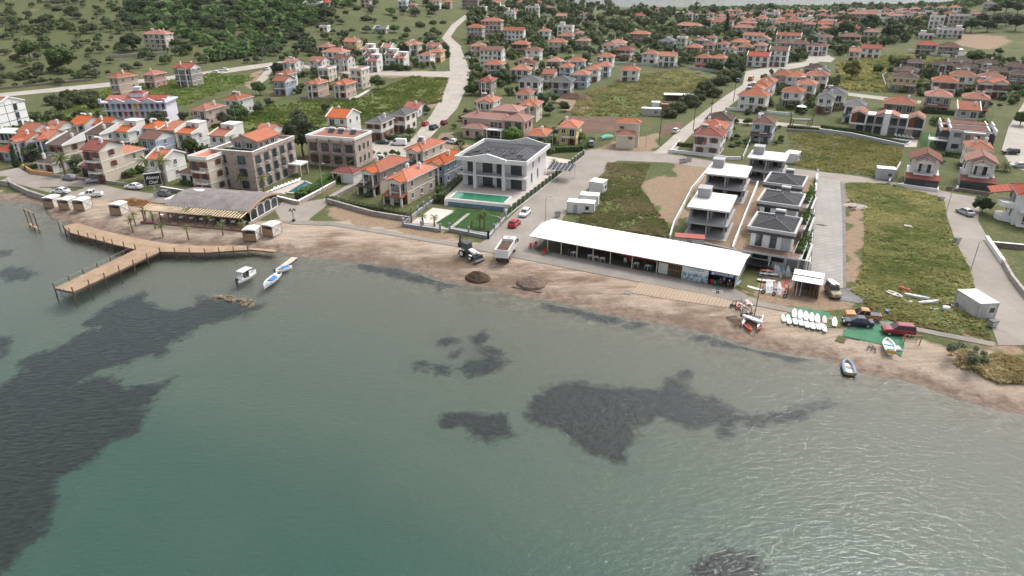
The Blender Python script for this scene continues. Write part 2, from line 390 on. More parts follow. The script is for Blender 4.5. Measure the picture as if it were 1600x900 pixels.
gl = N.new('ShaderNodeBsdfGlossy'); gl.inputs['Roughness'].default_value = 0.02; L.new(bn.outputs[0], gl.inputs['Normal']); gl.inputs[0].default_value = (0.95, 0.97, 1, 1)
df = N.new('ShaderNodeBsdfDiffuse'); L.new(bn.outputs[0], df.inputs['Normal'])
L.new(mixc(N, L, ramp(N, L, noise(N, L, P, 0.012, 4), 0.35, 0.65), (0.10, 0.165, 0.135), (0.14, 0.17, 0.14)), df.inputs[0])
tp = N.new('ShaderNodeBsdfTransparent'); tp.inputs[0].default_value = (0.86, 0.94, 0.90, 1)
bd = N.new('ShaderNodeMixShader'); bd.inputs[0].default_value = 0.88; L.new(df.outputs[0], bd.inputs[1]); L.new(tp.outputs[0], bd.inputs[2])
mx = N.new('ShaderNodeMixShader'); L.new(fr.outputs[0], mx.inputs[0]); L.new(bd.outputs[0], mx.inputs[1]); L.new(gl.outputs[0], mx.inputs[2])
L.new(mx.outputs[0], N['Material Output'].inputs[0])
struct(MB().quad((-6000,-900,0),(6000,-900,0),(6000,8000,0),(-6000,8000,0)).build('sea', m))

def drape(pts, step, zf):
 bm = bmesh.new(); tri = tessellate_polygon([[Vector((p[0], p[1], 0)) for p in pts]])
 vs = [bm.verts.new((p[0], p[1], 0)) for p in pts]
 for t in tri:
  try: bm.faces.new([vs[i] for i in t])
  except ValueError: pass
 xs = [p[0] for p in pts]; ys = [p[1] for p in pts]
 def cut(lo, hi, ax):
  n = int((hi-lo)/step)
  for i in range(1, n+1):
   c = lo+(hi-lo)*i/(n+1); co = (c, 0, 0) if ax == 0 else (0, c, 0); no = (1, 0, 0) if ax == 0 else (0, 1, 0)
   bmesh.ops.bisect_plane(bm, geom=bm.verts[:]+bm.edges[:]+bm.faces[:], plane_co=co, plane_no=no)
 cut(min(xs), max(xs), 0); cut(min(ys), max(ys), 1)
 for v in bm.verts: v.co.z = zf(v)
 bmesh.ops.recalc_face_normals(bm, faces=bm.faces)
 for f in bm.faces:
  if f.normal.z < 0: f.normal_flip()
 return bm
def sheet(name, px, mat, level=0, step=9.0, world=None):
 pts = world or wpoly(px)
 bm = drape(pts, step, lambda v: gz(v.co.x, v.co.y)+0.035+0.0005*max(0, v.co.y-200)+0.012*level)
 me = bpy.data.meshes.new(name); bm.to_mesh(me); bm.free(); me.materials.append(mat)
 return struct(put(name, me))
m, N, L, b = nodes('seagrass'); P = wpos(N, L); sa = N.new('ShaderNodeAttribute'); sa.attribute_name = 'edge'
L.new(mixc(N, L, ramp(N, L, noise(N, L, P, 0.9, 4), 0.4, 0.7), (0.004, 0.004, 0.008), (0.016, 0.016, 0.020)), b.inputs['Base Color']); b.inputs['Roughness'].default_value = 1; b.inputs['Specular IOR Level'].default_value = 0
e1 = math_(N, L, 'MULTIPLY', math_(N, L, 'SUBTRACT', noise(N, L, P, 0.28, 3, 0.6), 0.5), 5.0); e2 = math_(N, L, 'MULTIPLY', math_(N, L, 'SUBTRACT', noise(N, L, P, 1.3, 4, 0.65), 0.5), 2.4)
cover = ramp(N, L, math_(N, L, 'ADD', sa.outputs['Fac'], math_(N, L, 'ADD', e1, e2)), -0.8, 0.9)
tp = N.new('ShaderNodeBsdfTransparent'); mx = N.new('ShaderNodeMixShader'); L.new(cover, mx.inputs[0]); L.new(tp.outputs[0], mx.inputs[1]); L.new(b.outputs[0], mx.inputs[2]); L.new(mx.outputs[0], N['Material Output'].inputs[0])
MATS['seagrass'] = m
def bed(pxs):
 """meadow mat on the sea floor; its ragged border is eaten out by noise over the distance to the outline"""
 wp = []
 for p in pxs:
  q = flat(p[0], p[1], -1.6)
  for _ in range(8): q = flat(p[0], p[1], min(-0.12, gz(*q)+0.1))
  wp.append(q)
 A = np.array(wp); lo = A.min(0)-3; hi = A.max(0)+3; st = 0.9
 X, Y = np.meshgrid(np.arange(lo[0], hi[0]+st, st), np.arange(lo[1], hi[1]+st, st)); D = np.full(X.shape, 1e9)
 for k in range(len(A)):
  ax, ay = A[k]; bx, by = A[(k+1) % len(A)]; dx, dy = bx-ax, by-ay; t = np.clip(((X-ax)*dx+(Y-ay)*dy)/max(dx*dx+dy*dy, 1e-9), 0, 1); D = np.minimum(D, np.hypot(X-ax-t*dx, Y-ay-t*dy))
 D = np.where(pip(X, Y, wp), D, -D); keep = D > -3.0; ids = -np.ones(X.shape, int); ids[keep] = np.arange(keep.sum())
 co = [(x, y, min(-0.06, gz(x, y)+0.1)) for x, y in zip(X[keep], Y[keep])]
 a, b_, c, d = ids[:-1, :-1], ids[:-1, 1:], ids[1:, 1:], ids[1:, :-1]; ok = (a >= 0) & (b_ >= 0) & (c >= 0) & (d >= 0)
 me = bpy.data.meshes.new('seagrass'); me.from_pydata(co, [], np.stack([a[ok], b_[ok], c[ok], d[ok]], -1).tolist()); at = me.attributes.new('edge', 'FLOAT', 'POINT'); at.data.foreach_set('value', np.clip(D[keep], -3, 4).astype(np.float32))
 me.materials.append(MATS['seagrass']); return me
def ell(cx, cy, rx, ry, n=14): return [(cx+rx*math.cos(2*math.pi*i/n), cy+ry*math.sin(2*math.pi*i/n)) for i in range(n)]
BEDS = [([(222,458),(176,474),(134,506),(154,510),(120,526),(76,548),(26,562),(38,578),(12,598),(-30,608),(-120,660),(-160,900),(-20,900),(0,885),(55,835),(85,790),
   (82,760),(130,730),(170,690),(215,670),(228,640),(250,612),(270,590),(252,596),(224,606),(180,602),(178,582),(120,600),(132,590),(172,574),(224,556),(262,550),(256,540),(288,526),(320,510),(344,502),
   (380,492),(404,478),(340,466),(308,466),(304,478),(272,486),(240,482),(226,474)], 'large dark seagrass meadow under the shallow water beside the timber pier'),
 ([(833,627),(866,603),(909,601),(980,606),(1013,608),(1037,613),(1042,594),(1075,582),(1065,608),(1127,622),(1118,632),(1170,646),(1213,651),(1208,658),(1156,663),(1151,675),(1127,684),(1118,665),
   (1085,670),(1027,653),(994,658),(985,668),(999,689),(980,708),(975,725),(956,715),(918,708),(894,684),(885,663),(856,665),(826,653)], 'ragged branching seagrass bed in the middle of the bay'),
 ([(690,668),(702,649),(738,641),(762,649),(790,653),(792,677),(776,687),(738,682),(714,670)], 'bean-shaped seagrass patch lying alone beside the large ragged bed'),
 (ell(1135,895,58,34), 'round seagrass patch in the glittering water, cut by the lower edge'),
 (ell(757,573,33,16), 'widest seagrass patch of the small cluster off the digger'),
 (ell(766,549,21,8), 'flat seagrass patch touching the widest one of the small cluster'),
 (ell(697,531,12,8), 'seagrass patch of the small cluster lying highest towards the beach'),
 (ell(658,572,14,7), 'ring-like oval seagrass patch at the outer end of the small cluster'),
 (ell(690,577,11,8), 'round seagrass patch between the ring-like oval and the widest one'),
 (ell(714,554,8,6), 'tiny round seagrass patch in the middle of the small cluster'),
 (ell(753,527,10,6), 'small seagrass patch off the beach above the flat one'),
 ([(1210,652),(1240,640),(1290,628),(1308,634),(1280,646),(1230,658)], 'thin broken seagrass strip near the inflatable boat'),
 ([(560,411),(640,426),(705,446),(690,450),(620,432),(560,418)], 'dark strip of drifted weed along the waterline below the digger'),
 ([(850,474),(930,490),(1010,507),(1000,512),(900,492),(845,480)], 'dark strip of drifted weed along the waterline below the marquee'),
 ([(1090,524),(1180,545),(1260,560),(1250,565),(1150,545),(1080,528)], 'dark strip of drifted weed along the waterline below the catamaran'),
 (ell(25,428,28,10), 'pale seagrass patch in the water beyond the pier head'),
 (ell(2,395,22,5), 'faint seagrass streak by the mooring posts'),
 (ell(5,540,12,14), 'small seagrass patch beside the big meadow at the picture edge'),
 (ell(640,515,60,9), 'faint weed scatter off the beach in the middle of the bay')]
for px, lab in BEDS[:-1]:
 tag(put('seagrass', bed(px)), lab, 'seagrass', 'seagrass on the sea floor', 'stuff')

# ------------------------------------------------------------------ roads, paths, yards
def surf(name, c, c2, s1, s2, slab=None, rot=0, stain=(0.2, 0.17, 0.13), bmp=0.25):
 if name in MATS: return MATS[name]
 m, N, L, b = nodes(name); P = wpos(N, L)
 o = mixc(N, L, ramp(N, L, noise(N, L, P, s1, 5, 0.65), 0.35, 0.65), c, c2)
 o = mixc(N, L, ramp(N, L, noise(N, L, P, s2, 4, 0.7), 0.55, 0.75, 0, 0.45), o, stain)
 o = mixc(N, L, ramp(N, L, noise(N, L, wpos(N, L, (1, 0.12, 1), (0, 0, R(rot))), 0.7, 4), 0.5, 0.75, 0, 0.3), o, [x*0.75 for x in c])
 f = noise(N, L, P, 4.0, 3)
 if slab:
  br = N.new('ShaderNodeTexBrick'); L.new(wpos(N, L, (1/slab, 1/slab, 1), (0, 0, R(-rot))), br.inputs[0]); br.inputs['Scale'].default_value = 1.0
  br.inputs['Mortar Size'].default_value = 0.03; br.inputs['Color1'].default_value = (1, 1, 1, 1); br.inputs['Color2'].default_value = (0.9, 0.9, 0.9, 1); br.inputs['Mortar'].default_value = (0.72, 0.70, 0.67, 1)
  o = mixc(N, L, 0.55, o, br.outputs[0], 'MULTIPLY')
 L.new(o, b.inputs['Base Color']); b.inputs['Roughness'].default_value = 0.9; b.inputs['Specular IOR Level'].default_value = 0.2
 bump(N, L, b, f, bmp, 0.04); MATS[name] = m; return m
PAVE = surf('paver_road', (0.222, 0.196, 0.170), (0.281, 0.255, 0.226), 0.12, 0.35, None, 20)
CONC = surf('concrete_slab', (0.266, 0.255, 0.240), (0.326, 0.311, 0.292), 0.15, 0.4, 5.0, 24)
GRAV = surf('gravel_road', (0.296, 0.270, 0.237), (0.370, 0.340, 0.303), 0.2, 0.6, None, 15)
PROM = surf('promenade', (0.200, 0.185, 0.167), (0.266, 0.244, 0.218), 0.25, 0.5, 1.6, 64)
SOIL = surf('soil', (0.10, 0.058, 0.042), (0.15, 0.095, 0.07), 0.3, 1.2, None, 80, (0.07, 0.045, 0.035), 0.8)
LAWN = surf('lawn', (0.018, 0.052, 0.011), (0.030, 0.078, 0.017), 0.6, 2.0, None, 10, (0.05, 0.09, 0.02), 0.6)
TILE = surf('terrace_tile', (0.42, 0.37, 0.33), (0.50, 0.45, 0.41), 0.3, 0.9, 0.9, 17, (0.4, 0.35, 0.3), 0.05)
TURF = surf('turf_mat', (0.045, 0.15, 0.085), (0.075, 0.20, 0.12), 0.5, 1.1, None, 60, (0.25, 0.22, 0.16), 0.2)
TURF2 = surf('dark_turf_mat', (0.015, 0.06, 0.035), (0.02, 0.09, 0.05), 0.5, 1.1, None, 60, (0.1, 0.12, 0.08), 0.2)
ASPH = surf('dark_gravel', (0.14, 0.135, 0.135), (0.20, 0.195, 0.19), 0.4, 1.0, None, 0, (0.1, 0.095, 0.09), 0.4)
YGRASS = surf('olive_grass', (0.075, 0.085, 0.032), (0.12, 0.125, 0.05), 0.5, 1.5, None, 0, (0.17, 0.14, 0.09), 0.7)
GRAVD = surf('pale_yard', (0.46, 0.42, 0.38), (0.55, 0.51, 0.47), 0.3, 0.9, None, 0, (0.35, 0.3, 0.26), 0.2)
ROADS = [
 ('road', [(745,384),(762,372),(805,332),(850,288),(893,250),(905,238),(925,236),(1000,240),(968,248),(938,274),(905,308),(880,340),(872,356),(850,376),(838,392),(860,410),(800,399)], PAVE, 1),
 ('road', [(905,238),(925,233),(1000,238),(1024,236),(1040,240),(1100,250),(1150,256),(1165,258),(1230,262),(1280,268),(1330,274),(1400,285),(1470,298),(1500,304),(1480,312),(1400,294),(1320,286),(1280,281),(1230,272),(1110,264),(1040,254),(960,251)], PAVE, 0),
 ('road', [(1020,240),(1058,207),(1096,178),(1130,152),(1160,133),(1178,133),(1150,158),(1112,188),(1078,213),(1052,240)], GRAV, 2),
 ('road', [(1160,134),(1165,112),(1205,104),(1250,98),(1295,86),(1298,92),(1255,105),(1215,112),(1190,124),(1178,134)], GRAV, 3),
 ('road', [(580,245),(628,232),(648,212),(672,182),(690,152),(703,122),(702,72),(719,72),(735,112),(729,138),(714,170),(690,196),(668,220),(690,228),(705,240),(640,248),(600,258)], GRAV, 2),
 ('road', [(570,226),(600,219),(650,222),(640,240),(590,248),(570,248)], GRAV, 3),
 ('road', [(430,330),(445,310),(475,316),(505,311),(545,288),(600,262),(612,268),(560,290),(515,316),(506,325),(480,345),(440,346)], PAVE, 2),
 ('road', [(-60,290),(0,268),(28,262),(45,270),(95,277),(130,282),(190,296),(250,304),(330,308),(250,318),(190,312),(140,312),(72,300),(15,284),(-60,300)], PAVE, 1),
 ('road', [(-40,152),(0,146),(140,132),(240,122),(320,112),(400,101),(440,96),(443,101),(405,107),(330,118),(240,129),(140,139),(0,152),(-40,158)], GRAV, 1),
 ('road', [(420,104),(428,104),(418,124),(402,135),(390,140),(404,122)], GRAV, 2),
 ('road', [(440,96),(540,112),(640,112),(704,112),(704,121),(640,119),(560,118),(438,101)], GRAV, 0),
 ('concrete_yard', [(1277,277),(1313,283),(1316,350),(1317,451),(1265,442),(1268,410),(1273,340)], CONC, 2),
 ('road', [(1470,300),(1535,309),(1530,325),(1528,345),(1545,375),(1565,410),(1595,445),(1660,540),(1560,540),(1545,500),(1525,455),(1512,415),(1492,375),(1480,340),(1475,312)], PAVE, 2),
 ('road', [(1565,235),(1575,200),(1600,160),(1660,120),(1740,150),(1640,280),(1580,260)], GRAV, 1),
 ('road', [(705,75),(690,60),(705,40),(735,18),(742,20),(715,42),(704,58),(722,74)], GRAV, 1),
 ('road', [(1325,145),(1395,153),(1440,158),(1438,162),(1390,158),(1325,150)], GRAV, 1),
 ('road', [(1150,186),(1225,192),(1300,200),(1300,206),(1225,198),(1150,192)], GRAV, 1),
 ('road', [(1255,88),(1290,85),(1305,92),(1298,98),(1260,95)], GRAV, 4),
 ('promenade', [(440,348),(462,345),(520,347),(600,360),(680,374),(760,388),(850,404),(935,421),(990,430),(1060,445),(1130,459),(1165,467),(1240,482),(1306,495),(1302,501),(1235,489),(1160,474),(1100,460),(1030,447),(930,428),(840,410),(755,393),(680,380),(600,366),(520,353),(460,351)], PROM, 4),
 ('promenade', [(1372,500),(1470,519),(1556,536),(1552,542),(1465,525),(1368,505)], PROM, 4),
 ('promenade', [(838,392),(870,396),(1150,453),(1168,462),(1165,467),(1060,445),(935,421),(850,404)], PROM, 3),
 ('ramp_path', [(993,434),(1003,436),(985,461),(973,459)], PROM, 5),
 ('ploughed_field', [(878,182),(930,183),(1010,186),(990,197),(960,206),(915,208),(900,200)], SOIL, 0),
 ('ploughed_field', [(1035,195),(1060,190),(1072,193),(1050,210),(1032,210)], SOIL, 0),
 ('ploughed_field', [(362,50),(440,47),(442,57),(370,58)], SOIL, 0),
 ('gravel_patch', [(1312,452),(1340,450),(1362,462),(1362,472),(1340,474),(1302,468)], ASPH, 3),
 ('verge', [(1314,284),(1321,285),(1322,450),(1317,451)], ASPH, 1),
 ('turf_mat', [(1317,494),(1352,490),(1400,505),(1413,540),(1408,558),(1380,540),(1343,531),(1317,525)], TURF, 4),
 ('turf_mat', [(1317,494),(1344,503),(1343,532),(1317,527)], TURF2, 5),
 ('turf_mat', [(1242,479),(1296,489),(1296,497),(1284,498),(1228,472)], TURF, 6),
 ('turf_mat', [(1243,480),(1296,492),(1292,515),(1278,518),(1230,505),(1222,496)], TURF, 5),
 ('turf_mat', [(1296,494),(1322,494),(1314,513),(1292,512)], YGRASS, 5),
 ('turf_mat', [(1172,424),(1192,430),(1178,458),(1150,448),(1160,425)], YGRASS, 5),
 ('turf_mat', [(1310,525),(1324,528),(1318,537),(1304,533)], YGRASS, 5),
]
for name, px, mt, lv in ROADS: sheet(name, px, mt, lv)

m, N, L, b = nodes('raked_sand'); P = wpos(N, L, None, (0, 0, R(28))); w1 = N.new('ShaderNodeTexWave'); w1.inputs['Scale'].default_value = 0.55; w1.inputs['Distortion'].default_value = 1.2; w1.inputs['Detail'].default_value = 2; L.new(P, w1.inputs[0])
o = mixc(N, L, math_(N, L, 'MULTIPLY', w1.outputs['Fac'], noise(N, L, wpos(N, L), 0.5, 4)), (0.36, 0.28, 0.205), (0.27, 0.20, 0.145)); o = mixc(N, L, ramp(N, L, noise(N, L, wpos(N, L), 0.15, 4), 0.4, 0.7, 0, 0.5), o, (0.38, 0.30, 0.22)); L.new(o, b.inputs['Base Color']); b.inputs['Roughness'].default_value = 1; bump(N, L, b, w1.outputs['Fac'], 0.8, 0.15)
sheet('raked_sand', [(1004,438),(1060,449),(1130,464),(1150,470),(1145,482),(1060,470),(988,458)], m, 2, 3.0)

# ------------------------------------------------------------------ building materials
WALLC = {'white': (0.70, 0.68, 0.65), 'cream': (0.60, 0.53, 0.43), 'pink': (0.50, 0.37, 0.31), 'grey': (0.36, 0.36, 0.36), 'bluegrey': (0.30, 0.36, 0.44),
  'yellow': (0.60, 0.44, 0.20), 'beige': (0.48, 0.41, 0.33), 'orange': (0.55, 0.26, 0.14), 'paleblue': (0.45, 0.53, 0.60), 'blue': (0.16, 0.30, 0.52), 'lilac': (0.62, 0.60, 0.68),
  'green': (0.42, 0.47, 0.34), 'taupe': (0.34, 0.29, 0.25), 'dark': (0.10, 0.105, 0.115), 'rose': (0.52, 0.30, 0.26)}
def wallmat(k):
 if k == 'stone': return masonry('stone_wall', (0.40, 0.31, 0.27), (0.52, 0.42, 0.37), (0.42, 0.35, 0.31), 1.0)
 if k == 'rubble': return masonry('rubble_wall', (0.27, 0.24, 0.22), (0.40, 0.36, 0.33), (0.30, 0.27, 0.25), 0.9)
 if k == 'brick': return masonry('brick_wall', (0.33, 0.12, 0.08), (0.42, 0.19, 0.12), (0.35, 0.26, 0.2), 1.6)
 if k == 'brown': return masonry('brown_stone', (0.20, 0.15, 0.12), (0.30, 0.22, 0.18), (0.20, 0.16, 0.14), 1.2)
 return plain('plaster_'+k, WALLC[k], 0.85, 0.14, 0.7, rnd=0.08)
ROOFC = {'vivid': ((0.34, 0.085, 0.036), (0.44, 0.14, 0.062)), 'orange': ((0.27, 0.092, 0.054), (0.37, 0.15, 0.09)), 'pale': ((0.30, 0.115, 0.07), (0.38, 0.17, 0.11)), 'brown': ((0.145, 0.068, 0.05), (0.20, 0.10, 0.075)),
  'darkbrown': ((0.085, 0.056, 0.046), (0.12, 0.084, 0.07)), 'slate': ((0.042, 0.044, 0.050), (0.070, 0.072, 0.078)), 'grey': ((0.105, 0.108, 0.115), (0.16, 0.162, 0.165)), 'red': ((0.27, 0.06, 0.042), (0.35, 0.10, 0.07)), 'maroon': ((0.17, 0.055, 0.045), (0.24, 0.09, 0.07)), 'pink': ((0.27, 0.125, 0.095), (0.34, 0.175, 0.135))}
def roofmat(k): return tiles('roof_tiles_'+k, *ROOFC[k])
ROOFN = {'vivid': 'bright orange', 'orange': 'orange', 'pale': 'faded orange', 'brown': 'brown', 'darkbrown': 'dark brown', 'grey': 'dark grey', 'red': 'red', 'maroon': 'maroon', 'pink': 'pinkish'}
WALLN = {'white': 'white', 'cream': 'cream', 'pink': 'pink-walled', 'grey': 'grey', 'bluegrey': 'blue-grey', 'yellow': 'yellow', 'beige': 'beige', 'orange': 'orange-walled', 'paleblue': 'pale blue', 'blue': 'blue', 'lilac': 'lilac', 'green': 'pale green',
  'taupe': 'taupe', 'dark': 'charcoal', 'rose': 'rose-walled', 'stone': 'stone', 'rubble': 'grey stone', 'brick': 'red brick', 'brown': 'brown stone'}
TRIM = plain('trim_white', (0.72, 0.71, 0.69), 0.7, 0.1, 1.0)
GREYTRIM = plain('trim_grey', (0.40, 0.40, 0.40), 0.75, 0.12, 1.0)
GLASS = None
m, N, L, b = nodes('window_glass'); oi = N.new('ShaderNodeObjectInfo')
L.new(mixc(N, L, oi.outputs['Random'], (0.018, 0.022, 0.027), (0.075, 0.085, 0.095)), b.inputs['Base Color']); b.inputs['Roughness'].default_value = 0.08; b.inputs['Specular IOR Level'].default_value = 0.6
GLASS = m
SHUT = plain('brown_shutter', (0.22, 0.075, 0.045), 0.6, 0.2, 2.0)
TEAL = plain('teal_shutter', (0.04, 0.07, 0.07), 0.6, 0.2, 2.0)
CHAR = plain('charcoal_metal', (0.035, 0.038, 0.045), 0.5, 0.2, 2.0)
CONCR = plain('raw_concrete', (0.34, 0.34, 0.34), 0.9, 0.22, 0.8, bmp=0.2)
PALECON = plain('pale_concrete', (0.60, 0.59, 0.57), 0.85, 0.12, 0.5)
METAL = plain('galvanised', (0.45, 0.46, 0.47), 0.45, 0.12, 1.5, metal=0.5)
WOOD = plain('weathered_wood', (0.33, 0.22, 0.13), 0.8, 0.3, 2.0)
DKWOOD = plain('dark_wood', (0.12, 0.07, 0.045), 0.75, 0.3, 2.0)
WHITE = plain('clean_white', (0.80, 0.80, 0.79), 0.55, 0.06, 0.6)
RAIL = plain('dark_rail', (0.05, 0.05, 0.055), 0.5, 0.2, 2.0)
WMESH = {}
def window_mesh(w, h, style):
 k = (round(w, 1), round(h, 1), style)
 if k in WMESH: return WMESH[k]
 w, h = k[0], k[1]
 fm = {'w': TRIM, 's': SHUT, 't': TEAL, 'd': CHAR, 'g': GREYTRIM}[style]
 mb = MB(); t = 0.10
 mb.box(-w/2, w/2, -0.012, 0.02, 0, h, 1)
 for x0, x1, z0, z1 in ((-w/2, w/2, h, h+t), (-w/2, w/2, -t, 0), (-w/2-t, -w/2, -t, h+t), (w/2, w/2+t, -t, h+t)): mb.box(x0, x1, -0.07, 0.02, z0, z1, 0)
 if w > 0.9: mb.box(-0.035, 0.035, -0.045, -0.012, 0, h, 0)
 if style in 'st': # open leaves
  for s in (-1, 1): mb.box(*sorted((s*(w/2+0.11), s*(w/2+0.11+w*0.42))), -0.06, 0.015, 0, h, 0)
 if h < 1.8: mb.box(-w/2-0.16, w/2+0.16, -0.14, 0.0, -t-0.06, -t, 2)
 WMESH[k] = mb.mesh('window', [fm, GLASS, TRIM]); return WMESH[k]
def add_window(par, x, y, z, side, w, h, style='w', name='window'):
 rz = {'f': 0, 'r': math.pi/2, 'b': math.pi, 'l': -math.pi/2}[side]
 return put(name, window_mesh(w, h, style), par, (x, y, z), rz)
def railing(mb, pts, z, h=0.95, m=0, gap=1.1):
 for i in range(len(pts)-1):
  a = Vector((*pts[i], z)); c = Vector((*pts[i+1], z)); mb.beam(a+Vector((0,0,h)), c+Vector((0,0,h)), 0.06, 0.06, m); mb.beam(a+Vector((0,0,h*0.5)), c+Vector((0,0,h*0.5)), 0.03, 0.03, m)
  n = max(1, int((c-a).length/gap))
  for k in range(n+1): p = a+(c-a)*k/n; mb.bar(p, p+Vector((0,0,h)), 0.03, m, 4)
 return mb
def hip_roof(w, d, z, o=0.55, pitch=0.42, ox=None):
 x, y = w/2+o, d/2+o; mb = MB(); t = 0.2; r = min(x, y)*pitch
 mb.box(-x, x, -y, y, z-t, z, 1)
 e = 0.03; zz = z+e
 if x >= y: a, c = Vector((-(x-y)-0.02, 0, zz+r)), Vector(((x-y)+0.02, 0, zz+r))
 else: a, c = Vector((0, -(y-x)-0.02, zz+r)), Vector((0, (y-x)+0.02, zz+r))
 p = [Vector((-x, -y, zz)), Vector((x, -y, zz)), Vector((x, y, zz)), Vector((-x, y, zz))]
 if x >= y:
  mb.quad(p[0], p[1], c, a); mb.quad(p[1], p[2], c); mb.quad(p[2], p[3], a, c); mb.quad(p[3], p[0], a)
  hips = ((p[0], a), (p[3], a), (p[1], c), (p[2], c), (a, c))
 else:
  mb.quad(p[0], p[1], a); mb.quad(p[1], p[2], c, a); mb.quad(p[2], p[3], c); mb.quad(p[3], p[0], a, c)
  hips = ((p[0], a), (p[1], a), (p[2], c), (p[3], c), (a, c))
 for u, v in hips: mb.bar(u, v, 0.11, 2, 5)
 for i in range(4): mb.quad(p[i], p[(i+1) % 4], p[(i+1) % 4]-Vector((0,0,e)), p[i]-Vector((0,0,e)), m=1)
 return mb, z+r
def gable_roof(w, d, z, o=0.45, pitch=0.42, along='x', verge=False):
 """ridge along x or y; white gable infill stands on the walls below"""
 if along == 'x': half, ln = d/2+o, w/2+(0.05 if verge else o)
 else: half, ln = w/2+o, d/2+(0.05 if verge else o)
 mb = MB(); r = half*pitch; t = 0.16
 prof = [(-half, z), (0, z+r), (half, z), (half, z-t), (0, z+r-t), (-half, z-t)]
 ax = 'x' if along == 'x' else 'y'
 if ax == 'x': mb.extrude([(p[0], p[1]) for p in prof], -ln, ln, 0, 'x')
 else: mb.extrude(prof, -ln, ln, 0, 'y')
 inner = half-o; rr = r*(inner/half)
 tri = [(-inner, z-0.6), (inner, z-0.6), (inner, z-t*0.5), (0, z+r-t-0.02), (-inner, z-t*0.5)]
 L_ = ln-(0.05 if verge else o)
 for s in (-1, 1):
  if ax == 'x': mb.extrude(tri, s*L_-0.11*s, s*L_+0.002*s, 1, 'x')
  else: mb.extrude(tri, s*L_-0.11*s, s*L_+0.002*s, 1, 'y')
  if verge:
   vp = [(-half, z-0.1), (-half, z+0.3), (0, z+r+0.35), (half, z+0.3), (half, z-0.1), (0, z+r-0.1)]
   mb.extrude(vp, s*ln, s*(ln+0.28), 1, ax)
 if ax == 'x': mb.bar((-ln, 0, z+r+0.02), (ln, 0, z+r+0.02), 0.11, 2, 5)
 else: mb.bar((0, -ln, z+r+0.02), (0, ln, z+r+0.02), 0.11, 2, 5)
 return mb, z+r
def chimney(par, x, y, z, h=1.1, m=None, s=0.34):
 MB().box(-s, s, -s*0.8, s*0.8, -1.2, h).box(-s-0.08, s+0.08, -s*0.8-0.08, s*0.8+0.08, h, h+0.12).box(-s*0.6, s*0.6, -s*0.4, s*0.4, h+0.12, h+0.4).build('chimney', m or TRIM, par, (x, y, z))
def water_heater(par, x, y, z, rz=0):
 mb = MB().bar((-0.9, 0.5, 1.25), (0.9, 0.5, 1.25), 0.3, 0, 10)
 mb.quad((-0.9, -0.9, 0.15), (0.9, -0.9, 0.15), (0.9, 0.35, 1.05), (-0.9, 0.35, 1.05), m=1); mb.quad((-0.9, -0.9, 0.1), (0.9, -0.9, 0.1), (0.9, 0.35, 1.0), (-0.9, 0.35, 1.0), m=1)
 for s in (-0.8, 0.8): mb.bar((s, 0.4, 0), (s, 0.4, 1.1), 0.04, 2, 4)
 mb.build('water_heater', [WHITE, CHAR, METAL], par, (x, y, z), rz)
def short(label):
 t = label.replace(',', '').split()[:8]
 while t and t[-1] in ('with', 'and', 'the', 'of', 'in', 'on', 'behind', 'beside', 'a', 'at', 'between', 'among', 'under', 'two', 'three'): t.pop()
 return 'the '+' '.join(t)
HOUSES = []
def place(cx, cy, wpx, he, rot, d):
 """cx, wpx: middle and full width of the building as seen, front and one side wall together"""
 E = spot(cx, cy, he); Yd = E.y*CP+(CAM_H-E.z-he)*SP; r = R(rot); ph = math.atan2(E.x, E.y)+r; side = d*abs(math.sin(ph))
 tot = wpx*Yd/FPX*math.cos(math.atan2(E.x, E.y)); w = max(5.2, (tot-side*0.85-0.8)/max(0.5, math.cos(ph)))
 sh = side*FPX/Yd*0.42*(1 if ph > 0 else -1); E = spot(cx+sh, cy, he)
 c = Vector((E.x-math.sin(r)*d/2, E.y+math.cos(r)*d/2, 0)); c.z = gz(c.x, c.y); return c, w
